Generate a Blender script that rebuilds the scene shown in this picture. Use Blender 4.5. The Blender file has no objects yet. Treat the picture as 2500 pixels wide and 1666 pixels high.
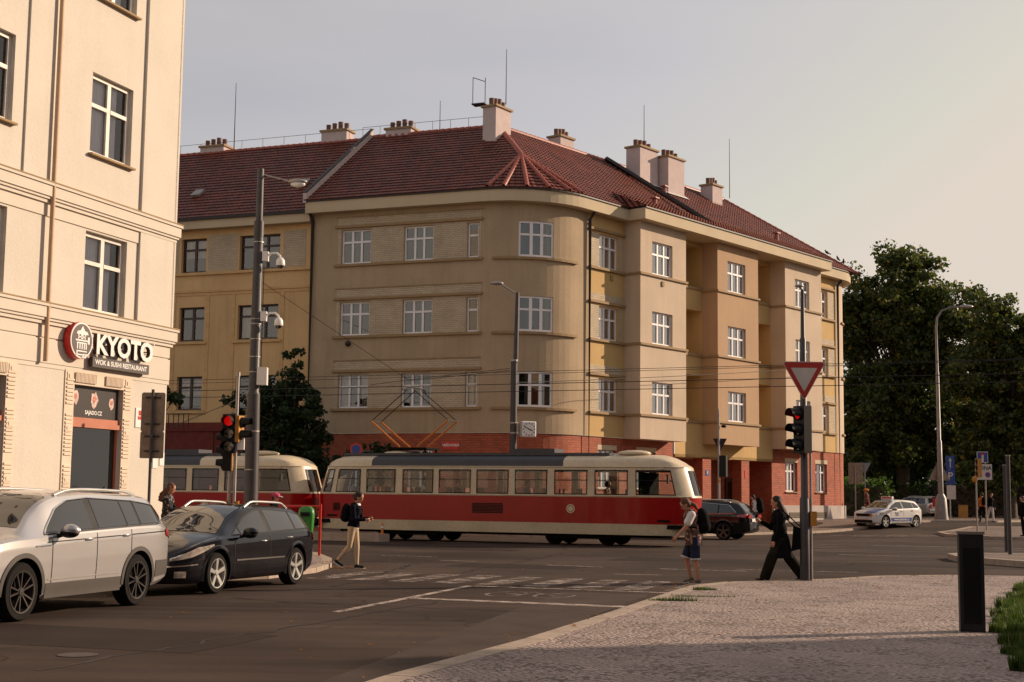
import bpy, bmesh, math, random
import numpy as np
from mathutils import Matrix, Vector
random.seed(7); np.random.seed(7)
C = bpy.context.scene.collection
R = math.radians
cos, sin, pi = math.cos, math.sin, math.pi

# ------------------------------------------------------------ camera
F = 3472.0; IW, IH = 2500.0, 1666.0
pitch, roll = R(6.24), R(.68)
_f = np.array([0, cos(pitch), sin(pitch)]); _r = np.array([1., 0, 0]); _u = np.cross(_r, _f)
_r2 = cos(roll)*_r + sin(roll)*_u; _u2 = -sin(roll)*_r + cos(roll)*_u
EYE = np.array([0, 0, 1.6])
cam = bpy.data.cameras.new('camera'); co = bpy.data.objects.new('camera', cam); C.objects.link(co)
mw = Matrix(((_r2[0], _u2[0], -_f[0], 0), (_r2[1], _u2[1], -_f[1], 0), (_r2[2], _u2[2], -_f[2], 1.6), (0, 0, 0, 1)))
co.matrix_world = mw
cam.sensor_width = 36; cam.lens = F/IW*36; cam.clip_start = .1; cam.clip_end = 3000
sc = bpy.context.scene; sc.camera = co
sc.render.resolution_x, sc.render.resolution_y = 1024, 682

def at(u, v, Y):                      # photo pixel (2500 px wide) at world distance Y
    d = _f + _r2*(u-1250)/F - _u2*(v-833)/F
    return EYE + d*(Y/d[1])

# ------------------------------------------------------------ sky, sun, exposure
SUN_AZ, SUN_EL = 21.0, 21.0           # azimuth from +x towards +y
w = bpy.data.worlds.new('World'); sc.world = w; w.use_nodes = True
nt = w.node_tree; nt.nodes.clear()
out = nt.nodes.new('ShaderNodeOutputWorld'); bg = nt.nodes.new('ShaderNodeBackground')
sky = nt.nodes.new('ShaderNodeTexSky'); sky.sky_type = 'NISHITA'; sky.sun_disc = False
sky.sun_elevation = R(SUN_EL); sky.sun_rotation = R(90-SUN_AZ)
sky.air_density = 1.0; sky.dust_density = 2.0; sky.ozone_density = 1.0; sky.altitude = 200
tint = nt.nodes.new('ShaderNodeMixRGB'); tint.blend_type = 'MULTIPLY'; tint.inputs[0].default_value = 1
tint.inputs[2].default_value = (1.14, .985, .93, 1)
soft = nt.nodes.new('ShaderNodeHueSaturation'); soft.inputs['Saturation'].default_value = .55
nt.links.new(sky.outputs[0], soft.inputs['Color']); nt.links.new(soft.outputs[0], tint.inputs[1])
cap = nt.nodes.new('ShaderNodeMixRGB'); cap.blend_type = 'DARKEN'; cap.inputs[0].default_value = 1; cap.inputs[2].default_value = (5.2, 4.6, 4.0, 1)
wtc = nt.nodes.new('ShaderNodeTexCoord'); wmp = nt.nodes.new('ShaderNodeMapping'); wmp.inputs['Scale'].default_value = (1.2, 1.2, 5); nt.links.new(wtc.outputs['Generated'], wmp.inputs[0])
wno = nt.nodes.new('ShaderNodeTexNoise'); wno.inputs['Scale'].default_value = 1.6; wno.inputs['Detail'].default_value = 5; nt.links.new(wmp.outputs[0], wno.inputs[0])
wmr = nt.nodes.new('ShaderNodeMapRange'); wmr.inputs[1].default_value = .35; wmr.inputs[2].default_value = .7; wmr.inputs[3].default_value = .12; wmr.inputs[4].default_value = .5; nt.links.new(wno.outputs[0], wmr.inputs[0])
veil = nt.nodes.new('ShaderNodeMixRGB'); veil.inputs[2].default_value = (4.8, 4.5, 4.1, 1)          # thin high cloud veil
nt.links.new(wmr.outputs[0], veil.inputs[0]); nt.links.new(tint.outputs[0], veil.inputs[1]); nt.links.new(veil.outputs[0], cap.inputs[1]); nt.links.new(cap.outputs[0], bg.inputs[0]); nt.links.new(bg.outputs[0], out.inputs[0])
bg.inputs[1].default_value = .130
sl = bpy.data.lights.new('sun', 'SUN'); so = bpy.data.objects.new('sun', sl); C.objects.link(so)
sl.energy = 5.0; sl.angle = R(.6); sl.color = (1, .77, .56)
sdir = Vector((cos(R(SUN_EL))*cos(R(SUN_AZ)), cos(R(SUN_EL))*sin(R(SUN_AZ)), sin(R(SUN_EL))))
so.rotation_euler = sdir.to_track_quat('Z', 'Y').to_euler()
vs = sc.view_settings; vs.view_transform = 'Standard'; vs.look = 'None'; vs.exposure = .16; vs.gamma = 1
sc.cycles.max_bounces = 8; sc.cycles.transparent_max_bounces = 24
sc.cycles.use_denoising = True

# ------------------------------------------------------------ mesh helpers
class MB:
    def __init__(s): s.v = []; s.f = []; s.m = []; s.uv = []
    def add(s, vs, fs, mat=0, uvs=None):
        b = len(s.v); s.v.extend([tuple(map(float, p)) for p in vs])
        for i, f in enumerate(fs):
            s.f.append([b+j for j in f]); s.m.append(mat if isinstance(mat, int) else mat[i])
            s.uv.append(uvs[i] if uvs else None)
        return s
    def face(s, pts, mat=0, uv=None): return s.add(pts, [list(range(len(pts)))], mat, [uv] if uv else None)
    def obox(s, o, a, b, c, mat=0):
        o, a, b, c = map(np.array, (o, a, b, c))
        p = [o, o+a, o+a+b, o+b, o+c, o+a+c, o+a+b+c, o+b+c]
        return s.add(p, [(0, 3, 2, 1), (4, 5, 6, 7), (0, 1, 5, 4), (1, 2, 6, 5), (2, 3, 7, 6), (3, 0, 4, 7)], mat)
    def box(s, c, sz, rz=0, mat=0):
        a = np.array([cos(rz), sin(rz), 0])*sz[0]; b = np.array([-sin(rz), cos(rz), 0])*sz[1]; k = np.array([0, 0, sz[2]])
        return s.obox(np.array(c, float)-a/2-b/2-k/2, a, b, k, mat)
    def grid(s, rows, mat=0, closed=False, uvs=None):
        n = len(rows[0]); V = [p for r in rows for p in r]; fs = []; uv = []
        for i in range(len(rows)-1):
            for j in range(n if closed else n-1):
                k = (j+1) % n; fs.append((i*n+j, i*n+k, (i+1)*n+k, (i+1)*n+j))
                if uvs: uv.append([uvs[i][j], uvs[i][k], uvs[i+1][k], uvs[i+1][j]])
        return s.add(V, fs, mat, uv if uvs else None)
    def tube(s, pts, r, n=8, caps=True, mat=0):
        P = [np.array(p, float) for p in pts]; rs = r if hasattr(r, '__len__') else [r]*len(P)
        rows = []; ref = None
        for i, p in enumerate(P):
            t = P[min(i+1, len(P)-1)]-P[max(i-1, 0)]; t /= (np.linalg.norm(t) or 1)
            if ref is None: ref = np.array([0, 0, 1.]) if abs(t[2]) < .9 else np.array([1., 0, 0])
            a = np.cross(t, ref); a /= (np.linalg.norm(a) or 1); b = np.cross(t, a); ref = -b if False else ref
            rows.append([p+rs[i]*(cos(2*pi*k/n)*a+sin(2*pi*k/n)*b) for k in range(n)])
        base = len(s.v); s.grid(rows, mat, True)
        if caps:
            s.f.append([base+k for k in range(n)]); s.m.append(mat); s.uv.append(None)
            e = base+(len(P)-1)*n; s.f.append([e+k for k in reversed(range(n))]); s.m.append(mat); s.uv.append(None)
        return s
    def lathe(s, prof, c=(0, 0, 0), n=16, mat=0, axis='z'):
        rows = []
        for r, z in prof:
            row = []
            for k in range(n):
                x, y = r*cos(2*pi*k/n), r*sin(2*pi*k/n)
                p = (x, y, z) if axis == 'z' else ((x, z, y) if axis == 'y' else (z, x, y))
                row.append((p[0]+c[0], p[1]+c[1], p[2]+c[2]))
            rows.append(row)
        return s.grid(rows, mat, True)
    def ell(s, c, r, nu=16, nv=10, mat=0, M=None):
        rows = []
        for i in range(nv+1):
            t = pi*i/nv; row = []
            for k in range(nu):
                p = np.array([r[0]*sin(t)*cos(2*pi*k/nu), r[1]*sin(t)*sin(2*pi*k/nu), r[2]*cos(t)])
                if M is not None: p = M @ p
                row.append(p+np.array(c))
            rows.append(row)
        return s.grid(rows, mat, True)
    def prism(s, poly, z0, z1, mat=0, top=None):
        n = len(poly); zt = (lambda p: z1) if not callable(z1) else z1
        V = [(p[0], p[1], z0) for p in poly]+[(p[0], p[1], zt(p)) for p in poly]
        fs = [tuple(reversed(range(n))), tuple(range(n, 2*n))]+[(i, (i+1) % n, n+(i+1) % n, n+i) for i in range(n)]
        return s.add(V, fs, [mat, mat if top is None else top]+[mat]*n)
    def plate(s, poly, fr, d0, d1, mat=0):      # polygon in a frame fr(a,b,d)
        n = len(poly); V = [fr(a, b, d0) for a, b in poly]+[fr(a, b, d1) for a, b in poly]
        fs = [tuple(reversed(range(n))), tuple(range(n, 2*n))]+[(i, (i+1) % n, n+(i+1) % n, n+i) for i in range(n)]
        return s.add(V, fs, mat)
    def build(s, name, mats, parent=None, smooth=None, merge=False):
        me = bpy.data.meshes.new(name); me.from_pydata(s.v, [], s.f)
        for m in (mats if isinstance(mats, (list, tuple)) else [mats]): me.materials.append(m)
        me.polygons.foreach_set('material_index', s.m)
        if any(u is not None for u in s.uv):
            ul = me.uv_layers.new(name='UVMap'); i = 0
            for f, u in zip(s.f, s.uv):
                for k in range(len(f)):
                    if u is not None: ul.data[i].uv = u[k]
                    i += 1
        if merge:
            bm = bmesh.new(); bm.from_mesh(me); bmesh.ops.remove_doubles(bm, verts=bm.verts, dist=1e-5)
            bmesh.ops.recalc_face_normals(bm, faces=bm.faces); bm.to_mesh(me); bm.free()
        me.update()
        if smooth is not None:
            me.polygons.foreach_set('use_smooth', [True]*len(me.polygons))
            if smooth < 180: me.set_sharp_from_angle(angle=R(smooth))
        o = bpy.data.objects.new(name, me); C.objects.link(o)
        if parent is not None: o.parent = parent
        return o

def tag(o, label=None, cat=None, group=None, kind=None):
    if label: o['label'] = label
    if cat: o['category'] = cat
    if group: o['group'] = group
    if kind: o['kind'] = kind
    return o
def thing(name, label, cat, loc=(0, 0, 0), rz=0, group=None):
    o = bpy.data.objects.new(name, None); C.objects.link(o); o.empty_display_size = .2
    o.location = tuple(map(float, loc)); o.rotation_euler = (0, 0, rz)
    return tag(o, label, cat, group)
def copy_tree(o, parent=None):
    c = o.copy(); C.objects.link(c); c.parent = parent
    for ch in list(o.children): copy_tree(ch, c)
    return c
def bake(o, mods):                     # mods: list of (type, dict); replaces the mesh by its evaluated result
    for t, kw in mods:
        m = o.modifiers.new(t, t)
        for k, v_ in kw.items(): setattr(m, k, v_)
    dg = bpy.context.evaluated_depsgraph_get(); dg.update()
    me = bpy.data.meshes.new_from_object(o.evaluated_get(dg)); o.modifiers.clear(); old = o.data; o.data = me
    bpy.data.meshes.remove(old); return o
def txt(s, name, mats, parent, origin, ax, ay, size, ext=.01, bold=0, align='CENTER', sx=1):
    cu = bpy.data.curves.new(name, 'FONT'); cu.body = s; cu.size = size; cu.extrude = ext; cu.offset = bold
    cu.align_x = align; cu.align_y = 'CENTER'; cu.resolution_u = 3
    o = bpy.data.objects.new(name, cu); C.objects.link(o)
    dg = bpy.context.evaluated_depsgraph_get(); me = bpy.data.meshes.new_from_object(o.evaluated_get(dg))
    bpy.data.objects.remove(o)
    ax = np.array(ax, float)/np.linalg.norm(ax); ay = np.array(ay, float)/np.linalg.norm(ay); az = np.cross(ax, ay)
    n = len(me.vertices); co_ = np.empty(n*3); me.vertices.foreach_get('co', co_); co_ = co_.reshape(-1, 3)
    P = np.array(origin)+co_[:, :1]*sx*ax+co_[:, 1:2]*ay+co_[:, 2:3]*az
    me.vertices.foreach_set('co', P.ravel()); me.materials.clear()
    mats = mats if isinstance(mats, (list, tuple)) else [mats]
    for m in mats: me.materials.append(m)
    if len(mats) > 1:
        me.update()
        for p in me.polygons: p.material_index = 0 if Vector(p.normal).dot(Vector(az)) > .5 else 1
    else:
        for p in me.polygons: p.material_index = 0
    o = bpy.data.objects.new(name, me); C.objects.link(o); o.parent = parent
    return o

# ------------------------------------------------------------ materials
def S(h):                              # sRGB hex to linear
    h = h.lstrip('#'); return tuple(((c/12.92) if c <= .04045 else ((c+.055)/1.055)**2.4) for c in [int(h[i:i+2], 16)/255 for i in (0, 2, 4)])
def new_mat(name):
    m = bpy.data.materials.new(name); m.use_nodes = True; n = m.node_tree.nodes
    return m, m.node_tree, n['Principled BSDF'], n['Material Output']
def mat(name, col, rough=.6, metal=0, var=.12, vs=3.0, bump=0, bs=40, coat=0, emit=None, es=1, spec=.5, fine=0, coord='Object', stretch=None, streak=0):
    m, t, b, o = new_mat(name)
    tc = t.nodes.new('ShaderNodeTexCoord')
    src = tc.outputs[coord]
    if stretch:
        mp = t.nodes.new('ShaderNodeMapping'); mp.inputs['Scale'].default_value = stretch
        t.links.new(src, mp.inputs[0]); src = mp.outputs[0]
    no = t.nodes.new('ShaderNodeTexNoise'); no.inputs['Scale'].default_value = vs; no.inputs['Detail'].default_value = 6
    t.links.new(src, no.inputs['Vector'])
    mx = t.nodes.new('ShaderNodeMixRGB'); c = np.array(col[:3])
    mx.inputs[1].default_value = (*(c*(1-var)), 1); mx.inputs[2].default_value = (*np.clip(c*(1+var), 0, 1), 1)
    rp = t.nodes.new('ShaderNodeMapRange'); rp.inputs[1].default_value = .3; rp.inputs[2].default_value = .7
    t.links.new(no.outputs[0], rp.inputs[0]); t.links.new(rp.outputs[0], mx.inputs[0])
    last = mx.outputs[0]
    if fine:
        n2 = t.nodes.new('ShaderNodeTexNoise'); n2.inputs['Scale'].default_value = bs; n2.inputs['Detail'].default_value = 3
        t.links.new(tc.outputs[coord], n2.inputs['Vector'])
        m2 = t.nodes.new('ShaderNodeMixRGB'); m2.blend_type = 'OVERLAY'; m2.inputs[0].default_value = fine
        t.links.new(last, m2.inputs[1]); t.links.new(n2.outputs[0], m2.inputs[2]); last = m2.outputs[0]
    if streak:                         # rain streaks and old repairs, fixed to the wall
        mp2 = t.nodes.new('ShaderNodeMapping'); mp2.inputs['Scale'].default_value = (2.2, 2.2, .16); t.links.new(tc.outputs[coord], mp2.inputs[0])
        n3 = t.nodes.new('ShaderNodeTexNoise'); n3.inputs['Scale'].default_value = 1.6; n3.inputs['Detail'].default_value = 7; t.links.new(mp2.outputs[0], n3.inputs[0])
        r3 = t.nodes.new('ShaderNodeMapRange'); r3.inputs[1].default_value = .5; r3.inputs[2].default_value = .75; r3.inputs[3].default_value = 1; r3.inputs[4].default_value = 1-streak; t.links.new(n3.outputs[0], r3.inputs[0])
        m3 = t.nodes.new('ShaderNodeMixRGB'); m3.blend_type = 'MULTIPLY'; m3.inputs[0].default_value = 1; t.links.new(last, m3.inputs[1]); t.links.new(r3.outputs[0], m3.inputs[2]); last = m3.outputs[0]
    t.links.new(last, b.inputs['Base Color'])
    b.inputs['Roughness'].default_value = rough; b.inputs['Metallic'].default_value = metal
    b.inputs['Specular IOR Level'].default_value = spec
    if coat: b.inputs['Coat Weight'].default_value = coat; b.inputs['Coat Roughness'].default_value = .03
    if bump:
        bn = t.nodes.new('ShaderNodeTexNoise'); bn.inputs['Scale'].default_value = bs; bn.inputs['Detail'].default_value = 4
        t.links.new(tc.outputs[coord], bn.inputs['Vector'])
        bp = t.nodes.new('ShaderNodeBump'); bp.inputs['Strength'].default_value = bump; bp.inputs['Distance'].default_value = .02
        t.links.new(bn.outputs[0], bp.inputs['Height']); t.links.new(bp.outputs[0], b.inputs['Normal'])
    if emit: b.inputs['Emission Color'].default_value = (*emit, 1); b.inputs['Emission Strength'].default_value = es
    return m
def brick_mat(name, c1, c2, mortar, bw=.25, bh=.08, ms=.012, rough=.8, bump=.5, dirt=.25):
    m, t, b, o = new_mat(name)
    uv = t.nodes.new('ShaderNodeUVMap'); br = t.nodes.new('ShaderNodeTexBrick')
    br.inputs['Color1'].default_value = (*c1, 1); br.inputs['Color2'].default_value = (*c2, 1); br.inputs['Mortar'].default_value = (*mortar, 1)
    br.inputs['Scale'].default_value = 1; br.inputs['Mortar Size'].default_value = ms; br.inputs['Brick Width'].default_value = bw; br.inputs['Row Height'].default_value = bh
    br.inputs['Mortar Smooth'].default_value = .3
    t.links.new(uv.outputs[0], br.inputs[0])
    no = t.nodes.new('ShaderNodeTexNoise'); no.inputs['Scale'].default_value = 1.3; no.inputs['Detail'].default_value = 6; t.links.new(uv.outputs[0], no.inputs[0])
    mx = t.nodes.new('ShaderNodeMixRGB'); mx.blend_type = 'OVERLAY'; mx.inputs[0].default_value = dirt
    t.links.new(br.outputs[0], mx.inputs[1]); t.links.new(no.outputs[0], mx.inputs[2]); t.links.new(mx.outputs[0], b.inputs['Base Color'])
    bp = t.nodes.new('ShaderNodeBump'); bp.inputs['Strength'].default_value = bump; bp.inputs['Distance'].default_value = .015; bp.invert = True
    t.links.new(br.outputs['Fac'], bp.inputs['Height']); t.links.new(bp.outputs[0], b.inputs['Normal'])
    b.inputs['Roughness'].default_value = rough
    return m
def tile_mat(name, c1, c2):            # clay pantiles: colour per tile, round bump across, the rows themselves are geometry
    m, t, b, o = new_mat(name)
    uv = t.nodes.new('ShaderNodeUVMap'); br = t.nodes.new('ShaderNodeTexBrick')
    br.offset = 0
    br.inputs['Color1'].default_value = (*c1, 1); br.inputs['Color2'].default_value = (*c2, 1); br.inputs['Mortar'].default_value = (*(np.array(c1)*.25), 1)
    br.inputs['Scale'].default_value = 1; br.inputs['Mortar Size'].default_value = .012; br.inputs['Brick Width'].default_value = .25; br.inputs['Row Height'].default_value = .34
    t.links.new(uv.outputs[0], br.inputs[0])
    no = t.nodes.new('ShaderNodeTexNoise'); no.inputs['Scale'].default_value = .7; no.inputs['Detail'].default_value = 8; t.links.new(uv.outputs[0], no.inputs[0])
    mx = t.nodes.new('ShaderNodeMixRGB'); mx.blend_type = 'OVERLAY'; mx.inputs[0].default_value = .55
    t.links.new(br.outputs[0], mx.inputs[1]); t.links.new(no.outputs[0], mx.inputs[2]); t.links.new(mx.outputs[0], b.inputs['Base Color'])
    sx = t.nodes.new('ShaderNodeSeparateXYZ'); t.links.new(uv.outputs[0], sx.inputs[0])
    ma = t.nodes.new('ShaderNodeMath'); ma.operation = 'MULTIPLY'; ma.inputs[1].default_value = 2*pi/.25; t.links.new(sx.outputs[0], ma.inputs[0])
    sn = t.nodes.new('ShaderNodeMath'); sn.operation = 'SINE'; t.links.new(ma.outputs[0], sn.inputs[0])
    bp = t.nodes.new('ShaderNodeBump'); bp.inputs['Strength'].default_value = 1; bp.inputs['Distance'].default_value = .03
    t.links.new(sn.outputs[0], bp.inputs['Height']); t.links.new(bp.outputs[0], b.inputs['Normal'])
    b.inputs['Roughness'].default_value = .45
    return m
def glass_mat(name, tintc=(.6, .65, .65), refl=.25, rough=.02):
    m, t, b, o = new_mat(name); t.nodes.remove(b)
    gl = t.nodes.new('ShaderNodeBsdfGlossy'); gl.inputs['Roughness'].default_value = rough; gl.inputs[0].default_value = (.95, .95, .95, 1)
    tr = t.nodes.new('ShaderNodeBsdfTransparent'); tr.inputs[0].default_value = (*tintc, 1)
    fr = t.nodes.new('ShaderNodeFresnel'); fr.inputs[0].default_value = 1.5
    ad = t.nodes.new('ShaderNodeMath'); ad.operation = 'ADD'; ad.inputs[1].default_value = refl; ad.use_clamp = True
    no = t.nodes.new('ShaderNodeTexNoise'); no.inputs['Scale'].default_value = .9; tc = t.nodes.new('ShaderNodeTexCoord'); t.links.new(tc.outputs['Object'], no.inputs[0])
    bp = t.nodes.new('ShaderNodeBump'); bp.inputs['Strength'].default_value = .12; bp.inputs['Distance'].default_value = .05
    t.links.new(no.outputs[0], bp.inputs['Height']); t.links.new(bp.outputs[0], gl.inputs['Normal'])
    t.links.new(fr.outputs[0], ad.inputs[0]); ms = t.nodes.new('ShaderNodeMixShader')
    t.links.new(ad.outputs[0], ms.inputs[0]); t.links.new(tr.outputs[0], ms.inputs[1]); t.links.new(gl.outputs[0], ms.inputs[2]); t.links.new(ms.outputs[0], o.inputs[0])
    return m
def worn_mat(name, col, thr=.45, scale=6, hard=.25):
    m, t, b, o = new_mat(name)
    tc = t.nodes.new('ShaderNodeTexCoord'); no = t.nodes.new('ShaderNodeTexNoise'); no.inputs['Scale'].default_value = scale; no.inputs['Detail'].default_value = 10; no.inputs['Roughness'].default_value = .7
    t.links.new(tc.outputs['Object'], no.inputs[0])
    rp = t.nodes.new('ShaderNodeMapRange'); rp.inputs[1].default_value = thr-hard/2; rp.inputs[2].default_value = thr+hard/2
    t.links.new(no.outputs[0], rp.inputs[0]); tr = t.nodes.new('ShaderNodeBsdfTransparent'); ms = t.nodes.new('ShaderNodeMixShader')
    b.inputs['Base Color'].default_value = (*col, 1); b.inputs['Roughness'].default_value = .7
    t.links.new(rp.outputs[0], ms.inputs[0]); t.links.new(tr.outputs[0], ms.inputs[1]); t.links.new(b.outputs[0], ms.inputs[2]); t.links.new(ms.outputs[0], o.inputs[0])
    return m
def leaf_mat(name, c1, c2, c3=None):
    m, t, b, o = new_mat(name)
    at_ = t.nodes.new('ShaderNodeObjectInfo'); ge = t.nodes.new('ShaderNodeNewGeometry')
    rmp = t.nodes.new('ShaderNodeValToRGB'); rmp.color_ramp.elements[0].color = (*c1, 1); rmp.color_ramp.elements[1].color = (*c2, 1)
    if c3: e = rmp.color_ramp.elements.new(.93); e.color = (*c2, 1); rmp.color_ramp.elements[-1].color = (*c3, 1)
    t.links.new(ge.outputs['Random Per Island'], rmp.inputs[0]); t.links.new(rmp.outputs[0], b.inputs['Base Color'])
    b.inputs['Roughness'].default_value = .5
    tl = t.nodes.new('ShaderNodeBsdfTranslucent'); t.links.new(rmp.outputs[0], tl.inputs[0]); ms = t.nodes.new('ShaderNodeMixShader'); ms.inputs[0].default_value = .5
    t.links.new(b.outputs[0], ms.inputs[1]); t.links.new(tl.outputs[0], ms.inputs[2]); t.links.new(ms.outputs[0], o.inputs[0])
    return m

M = {}
M['plaster'] = mat('plaster_grey_beige', (.41, .305, .195), .9, var=.10, vs=.5, bump=.5, bs=25, fine=.25, streak=.14)
M['plaster_bay'] = mat('plaster_light_beige', (.54, .425, .315), .9, var=.08, vs=.5, bump=.4, bs=25, fine=.2, streak=.08)
M['plaster_yellow'] = mat('plaster_ochre', (.54, .36, .15), .9, var=.07, vs=.6, bump=.4, bs=25, fine=.2, streak=.08)
M['plaster_brown'] = mat('plaster_brown_beige', (.43, .28, .165), .9, var=.06, vs=.5, bump=.4, bs=25, fine=.2, streak=.08)
M['plaster_orange'] = mat('plaster_orange_ochre', (.64, .42, .205), .9, var=.1, vs=.4, bump=.3, bs=20, fine=.2, streak=.12)
M['trim'] = mat('trim_dark_ochre', (.30, .20, .10), .8, var=.1)
M['cornice'] = mat('cornice_cream', (.52, .42, .28), .85, var=.06, vs=1)
M['cream'] = mat('plaster_cream', (.60, .545, .47), .9, var=.05, vs=.6, bump=.25, bs=18, fine=.1, streak=.04)
M['cream_trim'] = mat('plaster_cream_trim', (.61, .545, .46), .85, var=.03)
M['brick_red'] = brick_mat('brick_red', (.42, .098, .040), (.31, .068, .028), (.19, .06, .035), .29, .105, .012, dirt=.35)
M['brick_cream'] = brick_mat('brick_cream', (.52, .43, .31), (.46, .37, .26), (.34, .25, .16), .25, .085, .012)
M['tile'] = tile_mat('roof_tile', (.19, .042, .022), (.10, .022, .013))
M['ridge_tile'] = mat('ridge_tile', (.30, .07, .04), .5, var=.2, vs=6)
M['chimney'] = mat('chimney_render', (.52, .42, .40), .9, var=.06)
M['white_frame'] = mat('white_window_frame', (.78, .75, .75), .4, var=.03)
M['brown_frame'] = mat('brown_window_frame', (.045, .02, .012), .45, var=.2)
M['glass'] = glass_mat('window_glass', (.92, .94, .95), .34)
M['glass_low'] = glass_mat('window_glass_shaded', (.92, .94, .95), .10)
M['glass_clear'] = glass_mat('clear_glass', (.95, .95, .97), .03)
M['glass_dark'] = glass_mat('dark_glass', (.3, .33, .33), .05)
M['curtain'] = mat('curtain_fabric', (.38, .31, .25), .9, var=.3, vs=14, stretch=(1, 1, .05))
M['curtain_white'] = mat('net_curtain', (.80, .76, .78), .9, var=.05, vs=14, stretch=(1, 1, .05))
M['room'] = mat('dark_room', (.03, .025, .02), .9)
M['dark_metal'] = mat('dark_metal', (.03, .022, .02), .5, .3)
M['black'] = mat('black_plastic', (.007, .007, .007), .5, spec=.25)
M['lamp_grey'] = mat('lamp_grey', (.20, .18, .17), .5, .3, var=.2, vs=3)
M['galv'] = mat('galvanised_steel', (.36, .33, .31), .45, .6, var=.15, vs=5)
M['pole_grey'] = mat('grey_painted_pole', (.055, .05, .052), .5, .2, var=.2, vs=4)
M['white'] = mat('white_paint', (.75, .73, .70), .4, var=.03)
M['red'] = mat('red_paint', (.5, .015, .01), .4, var=.08)
M['orange'] = mat('orange_paint', (.55, .16, .02), .5)
M['amber'] = mat('amber_plastic', (.45, .2, .03), .5)
M['blue_sign'] = mat('blue_sign', (.015, .05, .25), .4)
M['skin'] = mat('skin', (.50, .24, .15), .55, var=.08, vs=8)
M['hair'] = mat('dark_hair', (.025, .010, .007), .75, var=.3, vs=30)
M['hair_b'] = mat('brown_hair', (.10, .04, .018), .75, var=.3, vs=30)
M['rubber'] = mat('tyre_rubber', (.011, .010, .009), .9, spec=.2, bump=.2, bs=60)
M['alloy'] = mat('alloy_rim', (.62, .60, .57), .3, .7)
M['dark_alloy'] = mat('dark_alloy_rim', (.13, .115, .11), .3, .8)
M['chrome'] = mat('chrome', (.8, .78, .75), .12, 1, var=.02)
M['bark'] = mat('bark', (.07, .05, .035), .9, var=.4, vs=6, bump=.6, bs=12)
# ------------------------------------------------------------ ground
def gz(x, y):
    t = min(max((y-70)/10.0, 0), 1); return .45*t*t*(3-2*t)
def asphalt_mat():
    m, t, b, o = new_mat('asphalt')
    tc = t.nodes.new('ShaderNodeTexCoord')
    def noise(s, d=6, st=None):
        n = t.nodes.new('ShaderNodeTexNoise'); n.inputs['Scale'].default_value = s; n.inputs['Detail'].default_value = d
        if st:
            mp = t.nodes.new('ShaderNodeMapping'); mp.inputs['Scale'].default_value = st; mp.inputs['Rotation'].default_value = (0, 0, R(-20)); t.links.new(tc.outputs['Object'], mp.inputs[0]); t.links.new(mp.outputs[0], n.inputs[0])
        else: t.links.new(tc.outputs['Object'], n.inputs[0])
        return n.outputs[0]
    a = t.nodes.new('ShaderNodeMixRGB'); a.inputs[1].default_value = (.032, .020, .015, 1); a.inputs[2].default_value = (.068, .046, .036, 1)
    r = t.nodes.new('ShaderNodeMapRange'); r.inputs[1].default_value = .35; r.inputs[2].default_value = .65
    t.links.new(noise(.22, 5), r.inputs[0]); t.links.new(r.outputs[0], a.inputs[0])
    s = t.nodes.new('ShaderNodeMixRGB'); s.blend_type = 'OVERLAY'; s.inputs[0].default_value = .7
    t.links.new(a.outputs[0], s.inputs[1]); t.links.new(noise(1.0, 6, (.25, 2.2, 1)), s.inputs[2])
    g = t.nodes.new('ShaderNodeMixRGB'); g.blend_type = 'OVERLAY'; g.inputs[0].default_value = .5
    t.links.new(s.outputs[0], g.inputs[1]); t.links.new(noise(55, 2), g.inputs[2])
    # cracks
    vo = t.nodes.new('ShaderNodeTexVoronoi'); vo.feature = 'DISTANCE_TO_EDGE'; vo.inputs['Scale'].default_value = .16
    wn = t.nodes.new('ShaderNodeTexNoise'); wn.inputs['Scale'].default_value = 1.2; wn.inputs['Detail'].default_value = 5; t.links.new(tc.outputs['Object'], wn.inputs[0])
    mv = t.nodes.new('ShaderNodeMixRGB'); mv.blend_type = 'ADD'; mv.inputs[0].default_value = .8; t.links.new(tc.outputs['Object'], mv.inputs[1]); t.links.new(wn.outputs['Color'], mv.inputs[2]); t.links.new(mv.outputs[0], vo.inputs[0])
    cr = t.nodes.new('ShaderNodeMapRange'); cr.inputs[1].default_value = 0; cr.inputs[2].default_value = .006; cr.inputs[3].default_value = .45; cr.inputs[4].default_value = 1
    t.links.new(vo.outputs['Distance'], cr.inputs[0])
    mc = t.nodes.new('ShaderNodeMixRGB'); mc.blend_type = 'MULTIPLY'; mc.inputs[0].default_value = 1
    t.links.new(g.outputs[0], mc.inputs[1]); t.links.new(cr.outputs[0], mc.inputs[2]); t.links.new(mc.outputs[0], b.inputs['Base Color'])
    b.inputs['Roughness'].default_value = .9; b.inputs['Specular IOR Level'].default_value = .15
    bp = t.nodes.new('ShaderNodeBump'); bp.inputs['Strength'].default_value = .35; bp.inputs['Distance'].default_value = .008
    t.links.new(noise(70, 3), bp.inputs['Height']); t.links.new(bp.outputs[0], b.inputs['Normal'])
    return m
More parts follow.
